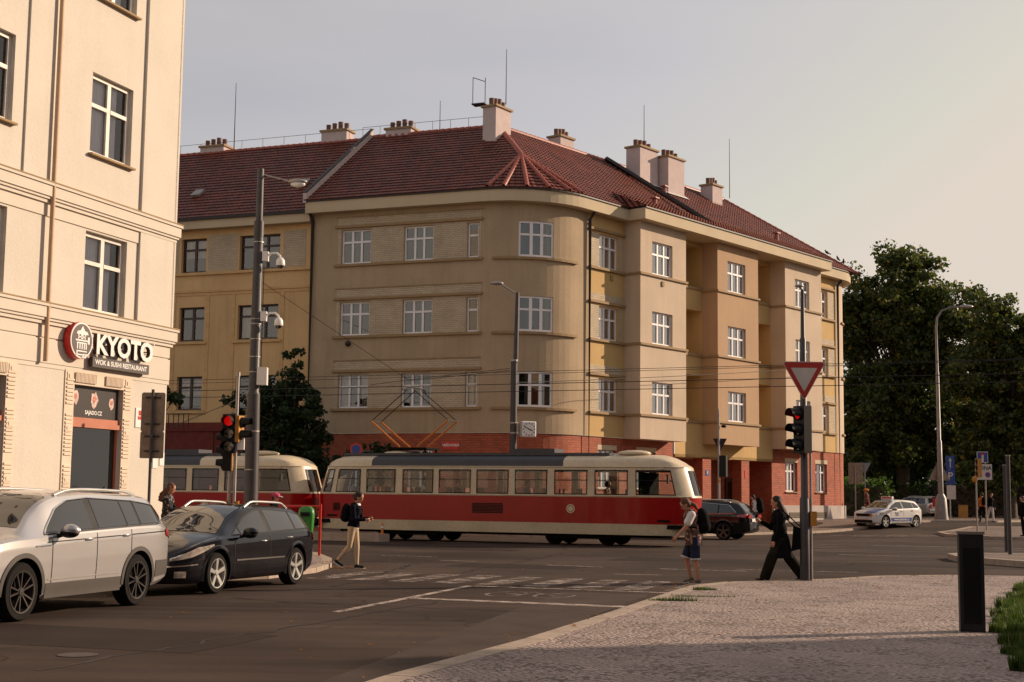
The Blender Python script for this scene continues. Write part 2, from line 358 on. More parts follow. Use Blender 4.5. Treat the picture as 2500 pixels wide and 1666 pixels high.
def cobble_mat(name, c1, c2, joint, sc_=9.5, rot=-20, joint_w=.12):
    m, t, b, o = new_mat(name); tc = t.nodes.new('ShaderNodeTexCoord')
    mp = t.nodes.new('ShaderNodeMapping'); mp.inputs['Rotation'].default_value = (0, 0, R(rot)); t.links.new(tc.outputs['Object'], mp.inputs[0])
    ns = t.nodes.new('ShaderNodeTexNoise'); ns.inputs['Scale'].default_value = 1.3; ns.inputs['Detail'].default_value = 2; t.links.new(mp.outputs[0], ns.inputs[0])
    ad = t.nodes.new('ShaderNodeMixRGB'); ad.blend_type = 'ADD'; ad.inputs[0].default_value = .12; t.links.new(mp.outputs[0], ad.inputs[1]); t.links.new(ns.outputs['Color'], ad.inputs[2])
    v1 = t.nodes.new('ShaderNodeTexVoronoi'); v1.inputs['Scale'].default_value = sc_; v1.inputs['Randomness'].default_value = .45
    v2 = t.nodes.new('ShaderNodeTexVoronoi'); v2.feature = 'DISTANCE_TO_EDGE'; v2.inputs['Scale'].default_value = sc_; v2.inputs['Randomness'].default_value = .45
    t.links.new(ad.outputs[0], v1.inputs[0]); t.links.new(ad.outputs[0], v2.inputs[0])
    cm = t.nodes.new('ShaderNodeMixRGB'); cm.inputs[1].default_value = (*c1, 1); cm.inputs[2].default_value = (*c2, 1); t.links.new(v1.outputs['Color'], cm.inputs[0])
    big = t.nodes.new('ShaderNodeTexNoise'); big.inputs['Scale'].default_value = .6; big.inputs['Detail'].default_value = 6; t.links.new(tc.outputs['Object'], big.inputs[0])
    ov = t.nodes.new('ShaderNodeMixRGB'); ov.blend_type = 'OVERLAY'; ov.inputs[0].default_value = .5; t.links.new(cm.outputs[0], ov.inputs[1]); t.links.new(big.outputs[0], ov.inputs[2])
    jr = t.nodes.new('ShaderNodeMapRange'); jr.inputs[1].default_value = joint_w*.3; jr.inputs[2].default_value = joint_w; t.links.new(v2.outputs['Distance'], jr.inputs[0])
    jm = t.nodes.new('ShaderNodeMixRGB'); jm.inputs[1].default_value = (*joint, 1); t.links.new(jr.outputs[0], jm.inputs[0]); t.links.new(ov.outputs[0], jm.inputs[2])
    t.links.new(jm.outputs[0], b.inputs['Base Color']); b.inputs['Roughness'].default_value = .75
    hp = t.nodes.new('ShaderNodeMapRange'); hp.inputs[1].default_value = 0; hp.inputs[2].default_value = .35; t.links.new(v2.outputs['Distance'], hp.inputs[0])
    hs = t.nodes.new('ShaderNodeMath'); hs.operation = 'ADD'; t.links.new(hp.outputs[0], hs.inputs[0])
    hm = t.nodes.new('ShaderNodeMath'); hm.operation = 'MULTIPLY'; hm.inputs[1].default_value = .5; t.links.new(v1.outputs['Color'], hm.inputs[0]); t.links.new(hm.outputs[0], hs.inputs[1])
    bp = t.nodes.new('ShaderNodeBump'); bp.inputs['Strength'].default_value = 1; bp.inputs['Distance'].default_value = .02; t.links.new(hs.outputs[0], bp.inputs['Height']); t.links.new(bp.outputs[0], b.inputs['Normal'])
    return m
M['asphalt'] = asphalt_mat()
M['cobble'] = cobble_mat('cobble_pavement', (.31, .235, .21), (.46, .36, .325), (.10, .07, .055), 13.5, joint_w=.10)
M['cobble_far'] = cobble_mat('cobble_pavement_far', (.20, .14, .11), (.27, .20, .16), (.08, .055, .04))
M['kerb'] = mat('granite_kerb', (.36, .28, .22), .8, var=.15, vs=4, bump=.3, bs=40, fine=.3)
M['line'] = worn_mat('worn_white_line', (.46, .37, .32), .47, 5, .22)
M['zebra'] = worn_mat('worn_zebra_paint', (.40, .32, .28), .55, 2.6, .26)
M['soil'] = mat('park_soil', (.07, .045, .025), .95, var=.4, vs=.8, bump=.5, bs=8)

def ground_sheet():
    ys = list(np.linspace(-60, 60, 7))+list(np.linspace(68, 82, 15))+[95, 120, 200, 500, 2500]
    xs = [-2500, -300, -60, -20, 0, 20, 60, 300, 2500]
    b = MB(); b.grid([[(x, y, gz(x, y)) for x in xs] for y in ys]); o = b.build('ground', M['asphalt'], smooth=180); tag(o, kind='structure')
ground_sheet()
t1 = R(-21.2); E1 = np.array([cos(t1), sin(t1)]); E2 = np.array([-sin(t1), cos(t1)])
def arc2(c, r, a0, a1, n=8): return [(c[0]+r*cos(R(a0+(a1-a0)*i/n)), c[1]+r*sin(R(a0+(a1-a0)*i/n))) for i in range(n+1)]
def offset_poly(poly, d):             # open polyline, offset to the left of travel
    P = [np.array(p, float) for p in poly]; o = []
    for i, p in enumerate(P):
        t = P[min(i+1, len(P)-1)]-P[max(i-1, 0)]; t /= np.linalg.norm(t); o.append(p+d*np.array([-t[1], t[0]]))
    return o
def densify(poly, step=1.0):
    o = []
    for a, b_ in zip(poly[:-1], poly[1:]):
        a, b_ = np.array(a, float), np.array(b_, float); n = max(1, int(np.linalg.norm(b_-a)/step))
        o += [a+(b_-a)*i/n for i in range(n)]
    return o+[np.array(poly[-1], float)]
def pavement(name, edge, back, h, matp, kw=.25, side=-1):   # edge polyline with kerb; back closes the polygon
    e = densify(edge, .8); inn = offset_poly(e, side*kw)
    b = MB(); poly = [tuple(p) for p in inn]+[tuple(p) for p in back]
    bm = bmesh.new(); vs_ = [bm.verts.new((x, y, gz(x, y)+h)) for x, y in poly]; f = bm.faces.new(vs_); bmesh.ops.triangulate(bm, faces=[f])
    me = bpy.data.meshes.new(name); bm.normal_update()
    for f in bm.faces:
        if f.normal.z < 0: f.normal_flip()
    bm.to_mesh(me); bm.free(); me.materials.append(matp); o = bpy.data.objects.new(name, me); C.objects.link(o); tag(o, kind='structure')
    k = MB()
    for i in range(len(e)-1):
        (a, c), (p, q) = (e[i], e[i+1]), (inn[i], inn[i+1])
        g = .012; t = (c-a)/np.linalg.norm(c-a)*g
        A, B_, P_, Q = a+t, c-t, p+t, q-t; z = h+.004
        V = [(*A, gz(*A)-.02), (*B_, gz(*B_)-.02), (*Q, gz(*Q)-.02), (*P_, gz(*P_)-.02), (*A, gz(*A)+z), (*B_, gz(*B_)+z), (*Q, gz(*Q)+z), (*P_, gz(*P_)+z)]
        k.add(V, [(0, 1, 5, 4), (1, 2, 6, 5), (2, 3, 7, 6), (3, 0, 4, 7), (4, 5, 6, 7)])
    tag(k.build(name+'_kerb', M['kerb'], merge=False), kind='structure')
# near pavement (the camera stands on it)
near_edge = [(-4.5, 0), (-2.5, 7.5), (-1.05, 12.5), (.17, 15.8), (1.37, 19.6), (2.75, 24.2), (3.3, 25.9), (4.1, 27.1), (5.2, 27.75), (6.4, 28.5), (7.6, 29.8), (9.3, 30.5), (12, 30.3), (16, 29), (30, 23.8)]
pavement('pavement_near', near_edge, [(30, -5), (-5, -5)], .055, M['cobble'])
# pavement in front of the restaurant, bulging out at the corner
pavement('pavement_left', [(-11.5, 8), (-8.3, 18), (-6.2, 25.5), (-4.55, 27.2), (-3.95, 29.5), (-3.9, 31.6), (-4.2, 34), (-5.0, 37.3), (-6.2, 39.2), (-9, 40.5), (-30, 48.7)], [(-30, 42), (-9, 36), (-20, 8)], .10, M['cobble'], side=1)
# tram island on the left
isl = [(-20, 55.6), (-4.5, 49.35), (-4.15, 49.6), (-4.3, 50.0), (-20, 56.4)]
b = MB(); b.prism(isl, -.02, .26); tag(b.build('traffic_island', M['kerb']), kind='structure')
# ------------------------------------------------------------ facades: paths, walls with openings, windows
class Path:
    def __init__(s, P, th, segs):     # segs: ('l', len) or ('a', radius, degrees)   walls stand to the right of travel
        s.segs = []; p = np.array(P, float); a = th; k = 0
        for g in segs:
            if g[0] == 'l': L = g[1]; s.segs.append((k, L, p.copy(), a, None)); p = p+L*np.array([cos(a), sin(a)])
            else:
                r, d = g[1], R(g[2]); L = r*d; s.segs.append((k, L, p.copy(), a, r))
                c = p+r*np.array([-sin(a), cos(a)]); a2 = a+d; p = c+r*np.array([sin(a2), -cos(a2)]); a = a2
            k += L
        s.len = k
    def __call__(s, q, z, d=0):
        for k, L, p, a, r in s.segs:
            if q <= k+L+1e-9 or (k, L) == (s.segs[-1][0], s.segs[-1][1]): break
        t = q-k
        if q < 0: k, L, p, a, r = s.segs[0]; t = q
        if r is None: P = p+t*np.array([cos(a), sin(a)])+d*np.array([sin(a), -cos(a)])
        else:
            c = p+r*np.array([-sin(a), cos(a)]); b_ = a+t/r; P = c+(r+d)*np.array([sin(b_), -cos(b_)])
        return np.array([P[0], P[1], z])
def shifted(f, s0=0, d0=0): return lambda s, z, d=0: f(s+s0, z, d+d0)
def lin(P, th): return Path(P, th, [('l', 100)])
def cuts(v, extra=None, step=None):
    v = sorted(set(round(x, 4) for x in v))
    if step:
        o = []
        for a, b_ in zip(v[:-1], v[1:]):
            n = max(1, int(math.ceil((b_-a)/step))); o += [a+(b_-a)*i/n for i in range(n)]
        v = o+[v[-1]]
    return v
def wall(b, f, s0, s1, z0, z1, ops=(), matf=0, d=0, step=None, reveal=.22, rmat=None):
    ss = cuts([s0, s1]+[x for o in ops for x in o[:2] if s0 < x < s1], step=step); zs = cuts([z0, z1]+[x for o in ops for x in o[2:4] if z0 < x < z1])
    for i in range(len(ss)-1):
        for j in range(len(zs)-1):
            sm, zm = (ss[i]+ss[i+1])/2, (zs[j]+zs[j+1])/2
            if any(o[0] < sm < o[1] and o[2] < zm < o[3] for o in ops): continue
            q = [(ss[i], zs[j]), (ss[i+1], zs[j]), (ss[i+1], zs[j+1]), (ss[i], zs[j+1])]
            b.face([f(a, z, d) for a, z in q], matf(sm, zm) if callable(matf) else matf, q)
    for o in ops:
        dp = o[4] if len(o) > 4 else reveal; so = cuts([o[0], o[1]], step=step); mt = rmat if rmat is not None else (matf(o[0], o[2]) if callable(matf) else matf)
        for a, c in zip(so[:-1], so[1:]):
            b.face([f(a, o[3], d), f(c, o[3], d), f(c, o[3], d-dp), f(a, o[3], d-dp)], mt, [(a, 0), (c, 0), (c, dp), (a, dp)])
            b.face([f(a, o[2], d-dp), f(c, o[2], d-dp), f(c, o[2], d), f(a, o[2], d)], mt, [(a, 0), (c, 0), (c, dp), (a, dp)])
        for e, sg in ((o[0], 1), (o[1], -1)):
            q = [f(e, o[2], d), f(e, o[2], d-dp), f(e, o[3], d-dp), f(e, o[3], d)]
            b.face(q if sg > 0 else q[::-1], mt, [(0, o[2]), (dp, o[2]), (dp, o[3]), (0, o[3])])
def fbox(b, f, s0, s1, z0, z1, d0, d1, mat=0, step=None):
    ss = cuts([s0, s1], step=step); n = len(ss)
    V = []
    for a in ss: V += [f(a, z0, d0), f(a, z0, d1), f(a, z1, d1), f(a, z1, d0)]
    fs = []; uv = []
    for i in range(n-1):
        for k in range(4):
            l = (k+1) % 4; fs.append((4*i+k, 4*i+4+k, 4*i+4+l, 4*i+l))
            zz = {0: (d0, d1), 1: (z0, z1), 2: (d1, d0), 3: (z1, z0)}[k]
            uv.append([(ss[i], zz[0]), (ss[i+1], zz[0]), (ss[i+1], zz[1]), (ss[i], zz[1])])
    fs += [(0, 1, 2, 3), (4*n-1, 4*n-2, 4*n-3, 4*n-4)]; q = [(d0, z0), (d1, z0), (d1, z1), (d0, z1)]; uv += [q, q[::-1]]
    b.add(V, fs, mat, uv)
_curt = random.Random(3)
def window(parent, f, s0, s1, z0, z1, d, cols=3, transom=.66, fm='white_frame', fw=.07, mw_=.10, step=None, curtain=True, name='window', sill=None, glass='glass', narrow=False):
    b = MB(); t0, t1_ = d-.02, d+.05; B = lambda a, c, z, y, x=t0, w_=t1_: fbox(b, f, a, c, z, y, x, w_, 0, step)
    B(s0, s0+fw, z0, z1); B(s1-fw, s1, z0, z1); B(s0+fw, s1-fw, z0, z0+fw); B(s0+fw, s1-fw, z1-fw, z1)
    W = (s1-s0-2*fw); zt = z0+(z1-z0)*transom
    for i in range(1, cols): x = s0+fw+W*i/cols; B(x-mw_/2, x+mw_/2, z0+fw, z1-fw)
    xs = [s0+fw]+[s0+fw+W*i/cols for i in range(1, cols)]+[s1-fw]
    for i in range(cols):
        a = xs[i]+(mw_/2 if i else 0); c = xs[i+1]-(mw_/2 if i < cols-1 else 0); B(a, c, zt-.045, zt+.045, t0, t1_+.01)
    o = b.build(name, M[fm], parent)
    g = MB(); ss = cuts([s0+fw*.5, s1-fw*.5], step=step)
    g.grid([[f(a, z0+fw*.5, d+.005) for a in ss], [f(a, z1-fw*.5, d+.005) for a in ss]]); g.build('pane', M[glass], o)
    if curtain and (curtain == 'left' or _curt.random() < .6):
        c_ = MB(); r = _curt.random(); zc0 = z0+.02; zc1 = z1-.02
        spans = [(s0+.03, s1-.03)] if r < .35 else ([(s0+.03, s0+(s1-s0)*.3), (s1-(s1-s0)*.3, s1-.03)] if r < .75 else [(s0+.03, s0+(s1-s0)*.5)])
        if _curt.random() < .25: zc0 = z0+(z1-z0)*.45; spans = [(s0+.03, s1-.03)]
        if curtain == 'left': zc0 = z0+.02; spans = [(s0+.03, s0+(s1-s0)*.78)]
        cd_ = .07 if curtain == 'left' else .16
        for a, e in spans:
            n = max(8, int((e-a)*24)); xs2 = np.linspace(a, e, n)
            c_.grid([[f(x, zc0, d-cd_+.025*sin(i*1.9)) for i, x in enumerate(xs2)], [f(x, zc1, d-cd_+.025*sin(i*1.9)) for i, x in enumerate(xs2)]])
        c_.build('curtain', M['curtain_white' if curtain == 'left' else 'curtain'], o, smooth=180)
    if sill:
        k = MB(); fbox(k, f, s0-.06, s1+.06, z0-.05, z0-.005, d+.05, sill, 0, step); k.build('sill', M['trim'], o)
    return o
def room(b, f, s0, s1, z0, z1, d, mat=0, step=None):          # dark interior behind a window
    fbox_open = [(s0, s1, z0, z1)]
    D = d-.9; q = [(s0-.02, z0-.02), (s1+.02, z0-.02), (s1+.02, z1+.02), (s0-.02, z1+.02)]
    b.face([f(a, z, D) for a, z in q], mat)
    for i in range(4):
        (a, z), (c, y) = q[i], q[(i+1) % 4]; b.face([f(a, z, d-.03), f(c, y, d-.03), f(c, y, D), f(a, z, D)], mat)

def roof_facet(b, origin, ax, up, poly, mat=0, step=.34, rise=.055, sub=1):
    """rows of tiles: poly is convex in (a along eave, b up slope)."""
    origin, ax, up = np.array(origin, float), np.array(ax, float), np.array(up, float); nrm = np.cross(ax, up); nrm /= np.linalg.norm(nrm)
    if nrm[2] < 0: nrm = -nrm
    def span(y):
        xs = []
        for (x0, y0), (x1, y1) in zip(poly, poly[1:]+poly[:1]):
            if (y0-y)*(y1-y) <= 0 and abs(y1-y0) > 1e-9: xs.append(x0+(x1-x0)*(y-y0)/(y1-y0))
            elif abs(y1-y0) < 1e-9 and abs(y-y0) < 1e-6: xs += [x0, x1]
        return (min(xs), max(xs)) if xs else None
    y0 = min(p[1] for p in poly); y1 = max(p[1] for p in poly); n = int(math.ceil((y1-y0)/step))
    P = lambda a, y, h: origin+ax*a+up*y+nrm*h
    for i in range(n):
        a = y0+i*step; c = min(y1, a+step); ym = (a+c)/2
        u, v = span(min(a+1e-6, y1)), span(max(c-1e-6, y0))
        if not u or not v: continue
        ru = [(u[0], a), (u[1], a), (v[1], c), (v[0], c)]
        b.face([P(u[0], a, rise), P(u[1], a, rise), P(v[1], c, .012), P(v[0], c, .012)], mat, ru)
        b.face([P(u[0], a, 0), P(u[1], a, 0), P(u[1], a, rise), P(u[0], a, rise)], mat, [(u[0], a), (u[1], a), (u[1], a+.06), (u[0], a+.06)])
def ridge_caps(b, A, B_, r=.13, step=.36, mat=0):
    A, B_ = np.array(A, float), np.array(B_, float); L = np.linalg.norm(B_-A); t = (B_-A)/L; n = int(L/step)
    side = np.cross(t, (0, 0, 1)); side /= np.linalg.norm(side); up = np.cross(side, t)
    for i in range(n):
        p0, p1 = A+t*(i*L/n), A+t*((i+1)*L/n+.03); rows = []
        for p, rr in ((p0, r*.85), (p1, r*1.12)):
            rows.append([p+rr*(cos(k)*side+sin(k)*up)+up*0 for k in np.linspace(-.3, pi+.3, 7)])
        b.grid(rows, mat); b.face(rows[1], mat)

# ============================================================ main corner building
TL, TR, RC = R(-21.15), R(50.83), 3.53; CC = np.array([.04, 64.91])
P0 = CC+RC*np.array([sin(TL), -cos(TL)]); tL = np.array([cos(TL), sin(TL)])
LL = 8.65
main = Path(P0-LL*tL, TL, [('l', LL), ('a', RC, 71.98), ('l', 25.7), ('a', 3.1, 88), ('l', 9)])
SA = LL; SB = LL+RC*R(71.98); SE = SB+25.7; SF = SE+3.1*R(88)
fL = shifted(main, SA); fR = shifted(main, SB)
ST = .35
bld = thing('apartment_building', 'ochre corner apartment house with rounded corner, brick ground floor and red tiled roof', 'building', (P0[0], P0[1], 0))
def loc_parent(o): return o
def put(o, parent):                                             # meshes are built in world space; re-express under an offset parent
    o.parent = parent; o.matrix_parent_inverse = Matrix.Identity(4); o.data.transform(Matrix.Translation(-Vector(parent.location))); return o
_MBclass = MB
class WMB(MB):
    def build(s, name, mats, parent=None, **k):
        o = _MBclass.build(s, name, mats, parent, **k)
        r = parent
        while r is not None and r.parent is not None: r = r.parent
        if r is not None: o.data.transform(Matrix.Translation(-Vector(r.location)))
        return o
_MBclass = MB
MB = WMB                                                        # window() etc. above now build world-space meshes too
rows = [(5.47, 6.98), (8.76, 10.28), (12.05, 13.6)]
opsL, opsC, opsR = [], [], []
for z0, z1 in rows:
    for a, c in ((-7.08, -5.58), (-3.93, -2.48), (-.84, -.30)): opsL.append((SA+a, SA+c, z0, z1))
    opsC.append((SA+RC*R(111.15-86.9), SA+RC*R(111.15-60.3), z0, z1+.03))
    opsR.append((SB+1.84, SB+3.34, z0, z1)); opsR.append((SB+22.97, SB+24.47, z0, z1))
# the recessed loggias
log = []
for a, c in ((7.77, 10.72), (14.8, 17.73)):
    for z0, z1 in ((5.42, 7.7), (8.75, 10.96), (12.1, 14.2)): log.append((SB+a, SB+c, z0, z1, 1.5))
def mf(s, z): return 1 if SB+1.0 < s < SE-.1 else 0
b = MB(); mats_ = [M['plaster'], M['plaster_yellow'], M['plaster_bay']]
wall(b, main, 0, SA, 4.33, 14.5, opsL, 0); wall(b, main, SA, SB, 4.33, 14.5, opsC, 0, step=ST)
wall(b, main, SB, SB+1.0, 4.33, 14.5, [], 0)
wall(b, main, SB+1.0, SB+8.2, 4.33, 14.5, [o for o in opsR if o[1] < SB+8]+[(SB+7.77, SB+8.2, o[2], o[3], 1.5) for o in log[:3]], 1)
wall(b, main, SB+8.2, SB+17.87, 3.62, 14.5, [(max(o[0], SB+8.2), o[1], o[2], o[3], 1.5) for o in log], 1)
wall(b, main, SB+17.87, SE-.15, 4.33, 14.5, [o for o in opsR if o[0] > SB+18], 1)
wall(b, main, SE-.15, SE, 4.33, 14.5, [], 2); wall(b, main, SE, SF, 4.33, 14.5, [], 2, step=ST); wall(b, main, SF, SF+9, 4.33, 14.5, [], 2)
wall_main = b.build('wall', mats_, bld)
b = MB()
for o in log:                                                   # loggia back walls
    b.face([main(o[0]-.3, o[2], -1.5), main(o[1]+.3, o[2], -1.5), main(o[1]+.3, o[3], -1.5), main(o[0]-.3, o[3], -1.5)])
lw = b.build('loggia_wall', M['plaster_yellow'], bld)
for k, o in enumerate(log):
    d_ = MB(); fd = lambda s, z, d=0: main(s, z, d)
    m0 = (o[0]+o[1])/2
    fbox(d_, main, m0-.9, m0-.1, o[2]+.01, o[2]+2.0, -1.49, -1.43); fbox(d_, main, m0+.1, m0+.9, o[2]+.8, o[2]+2.0, -1.49, -1.43)
    d_.build('balcony_door', M['white_frame'] if k % 2 else M['brown_frame'], bld)
# brick ground floor
gops = [(SA-6.5, SA-5.3, 1.6, 3.6), (SA-3.6, SA-2.4, 1.6, 3.6), (SB+1.9, SB+3.3, 2.0, 3.75), (SB+5.0, SB+6.6, 2.0, 3.75), (SB+19.38, SB+20.75, 2.04, 3.64), (SB+22.9, SB+24.3, 2.04, 3.64)]
b = MB()
for (a, c, st) in ((0, SA, None), (SA, SB, ST), (SB, SB+8.2, None), (SB+17.87, SE, None), (SE, SF, ST), (SF, SF+9, None)):
    wall(b, main, a, c, 1.28, 4.33, [o for o in gops if a <= o[0] < c], 0, d=-.06, step=st)
# deep porch behind brick pillars
A_, B_ = SB+8.2, SB+17.87
wall(b, main, A_, B_, .0, 3.62, [], 0, d=-1.9)
for e in (A_, B_):
    b.face([main(e, 0, -.06), main(e, 0, -1.9), main(e, 4.3, -1.9), main(e, 4.3, -.06)], 0, [(0, 0), (1.9, 0), (1.9, 4.3), (0, 4.3)])
b.build('brick_wall', M['brick_red'], bld)
b = MB(); fbox(b, main, A_, B_, 3.62, 3.75, -1.9, -.0); b.build('porch_ceiling', M['plaster_yellow'], bld)
for a, c in ((10.8, 11.6), (14.62, 15.42)):
    b = MB(); fbox(b, main, SB+a, SB+c, .1, 3.62, -.6, -.04); b.build('pillar', M['brick_red'], bld)
for x in (9.3, 12.6, 13.9, 16.6):
    b = MB(); fbox(b, main, SB+x-.55, SB+x+.55, .4, 2.7, -1.89, -1.80); o = b.build('door', M['brown_frame'], bld)
    b = MB(); fbox(b, main, SB+x-.4, SB+x+.4, 1.5, 2.5, -1.80, -1.785); b.build('pane', M['glass_dark'], o)
    b = MB(); fbox(b, main, SB+x+.38, SB+x+.42, 1.35, 1.5, -1.80, -1.74); b.build('handle', M['chrome'], o)
M['plinth'] = mat('grey_plinth', (.42, .36, .33), .85, var=.1, vs=1.5)
b = MB()
for gg in (((0, SA, None), (SA, SB, ST), (SB, SB+8.2, None)), ((SB+17.87, SE, None), (SE, SF, ST), (SF, SF+9, None))):
    b = MB()
    for (a, c, st) in gg: fbox(b, main, a, c, -.1, 1.3, -.4, .06, 0, st)
    b.build('plinth', M['plinth'], bld)
for a in (19.55, 22.75):
    b = MB(); fbox(b, main, SB+a, SB+a+1.2, .62, .92, .06, .075); o = b.build('vent', M['dark_metal'], bld)
    b = MB()
    for k in range(3): fbox(b, main, SB+a+.02, SB+a+1.18, .68+.09*k, .70+.09*k, .075, .09)
    b.build('grille', M['trim'], o)
# windows
b = MB()
for o in opsL+opsR+opsC+gops:
    st = ST if o in opsC else None; room(b, main, *o[:4], -.2, step=st)
b.build('interior', M['room'], bld)
for o in opsL:
    cols = 3 if o[1]-o[0] > 1 else 1
    window(bld, main, *o[:4], -.16, cols, .64, curtain=_curt.random() < .45, glass='glass_low')
for o in opsC: window(bld, main, *o[:4], -.10, 3, .62, curtain=False, glass='glass_low', fw=.09, mw_=.14, step=ST)
for o in opsR: window(bld, main, *o[:4], -.16, 3, .62)
for o in gops: window(bld, main, *o[:4], -.26, 2 if o[1]-o[0] < 1.35 else 3, .7, sill=.03)
for o in gops[2:]:                                               # concrete lintels
    b = MB(); fbox(b, main, o[0]-.05, o[1]+.05, o[3]+.0, o[3]+.22, -.3, -.05); b.build('lintel', M['cornice'], bld)
# brick infill panels between the windows of the left wing, with their heads and sills
for (z0, z1), bt in zip(rows, (7.6, 10.88, 14.17)):
    for a, c in ((-5.58, -3.93), (-2.48, -.84), (-7.28, -7.08), (-.30, -.17)):
        b = MB(); fbox(b, main, SA+a+.02, SA+c-.02, z0-.02, z1+.06, -.01, .012); b.build('brick_panel', M['brick_cream'], bld)
    hb = z1+.16
    b = MB(); fbox(b, main, SA-7.28, SA-.17, hb+.05, bt, -.01, .015); b.build('brick_frieze', M['brick_cream'], bld)
    b = MB(); fbox(b, main, SA-7.4, SA-.1, hb-.06, hb+.05, -.01, .11); fbox(b, main, SA-7.34, SA-.14, bt, bt+.05, -.01, .05); b.build('window_head', M['trim'], bld)
    b = MB(); fbox(b, main, SA-7.42, SA-.1, z0-.13, z0-.02, -.01, .12); b.build('sill_band', M['trim'], bld)
    b = MB(); fbox(b, main, SA+RC*R(6), SA+RC*R(73.2), z0-.13, z0-.02, -.01, .12, 0, ST); b.build('sill_band', M['trim'], bld)
    for base, bl in ((0, 0), (25.52, 1)):                        # recesses A and B
        g = (lambda x: base-x) if bl else (lambda x: x)
        F2 = lambda b, x0, x1, *r: fbox(b, main, SB+min(g(x0), g(x1)), SB+max(g(x0), g(x1)), *r)
        b = MB(); F2(b, *((1.15, 1.82) if not bl else (.22, 1.02)), z0-.02, z1, -.01, .015); F2(b, *((3.36, 3.72) if not bl else (2.57, 3.2)), z0-.02, z1, -.01, .015); b.build('brick_panel', M['brick_cream'], bld)
        b = MB(); F2(b, 1.15-.9*bl, 3.72-.3*bl, hb+.05, bt-.05, -.01, .015); b.build('brick_frieze', M['brick_cream'] if z0 < 12 else M['plaster_yellow'], bld)
        b = MB(); F2(b, 1.05-.9*bl, 3.8-.3*bl, hb-.06, hb+.05, -.01, .12); b.build('window_head', M['trim'], bld)
        b = MB(); F2(b, 1.05-.9*bl, 3.8-.3*bl, z0-.13, z0-.02, -.01, .13); b.build('sill_band', M['trim'], bld)
    for sgn in (0, 1):                                           # curved bits of band on the far rounded end
        b = MB(); fbox(b, main, SE+.6, SE+3.2, z0-.13, z0-.02, -.01, .1, 0, ST)
    b.build('sill_band', M['trim'], bld)
# bays
for (a, c), ws, mt in (((3.84, 7.77), (4.82, 6.57), 'plaster_bay'), ((10.72, 14.8), (11.7, 13.48), 'plaster_brown'), ((17.73, 21.93), (18.85, 20.5), 'plaster_bay')):
    D = .91; ops = [(SB+ws[0], SB+ws[1], z0, z1) for z0, z1 in rows]
    b = MB(); wall(b, main, SB+a, SB+c, 4.3, 14.5, ops, 0, d=D)
    for e in (a, c):
        q = [main(SB+e, 4.3, 0), main(SB+e, 4.3, D), main(SB+e, 14.5, D), main(SB+e, 14.5, 0)]; b.face(q, 0, [(0, 4.3), (D, 4.3), (D, 14.5), (0, 14.5)])
    b.face([main(SB+a, 4.3, 0), main(SB+c, 4.3, 0), main(SB+c, 4.3, D), main(SB+a, 4.3, D)], 0, [(0, 0), (1, 0), (1, 1), (0, 1)])
    bay = b.build('bay', M[mt], bld)
    b = MB()
    for o in ops: room(b, main, *o[:4], D-.2)
    b.build('interior', M['room'], bay)
    for k, o in enumerate(ops):
        w_ = window(bld, main, *o[:4], D-.16, 3, .62, sill=D+.03)
    b = MB()
    for z0, z1 in rows:
        fbox(b, main, SB+a-.08, SB+c+.08, z0-.13, z0-.03, D-.01, D+.09)
        fbox(b, main, SB+a-.08, SB+a, z0-.13, z0-.03, 0, D-.01); fbox(b, main, SB+c, SB+c+.08, z0-.13, z0-.03, 0, D-.01)
    b.build('sill_band', M['trim'], bay)
for a, c in ((7.85, 10.64), (14.88, 17.65)):
    b = MB()
    for z in (5.42, 8.75, 12.1): fbox(b, main, SB+a, SB+c, z-.1, z+.03, -.1, .07)
    b.build('loggia_coping', M['trim'], bld)
for a in (2.7, 5.6):
    b = MB(); fbox(b, main, SB+a, SB+a+.18, 11.55, 11.78, 0 if a < 3 else .91, .06 if a < 3 else .97); b.build('vent', M['trim'], bld)
# cornice
b = MB(); Z0, Z1 = 14.42, 14.93
def corn(z0, z1, dd, mat=0):
    fbox(b, main, -.1, SA, z0, z1, -.2, dd, mat); fbox(b, main, SA, SB, z0, z1, -.2, dd, mat, ST); fbox(b, main, SB, SB+3.5, z0, z1, -.2, dd, mat)
    fbox(b, main, SB+3.5, SB+22.27, z0, z1, -.2, dd+.91, mat)
    fbox(b, main, SB+22.27, SE, z0, z1, -.2, dd, mat); fbox(b, main, SE, SF, z0, z1, -.2, dd, mat, ST); fbox(b, main, SF, SF+9, z0, z1, -.2, dd, mat)
corn(Z0, Z1, .5); b.build('cornice', M['cornice'], bld)
b = MB(); corn(Z1, Z1+.06, .56); b.build('gutter', M['dark_metal'], bld)
# downpipes
for sp, off in ((SA-8.55, .12), (SB+.95, .12), (SE-.12, .12)):
    b = MB(); b.tube([main(sp, 14.4, off+.25), main(sp, 14.1, off), main(sp, .5, off)], .075, 10); b.build('downpipe', M['dark_metal'], bld, smooth=60)
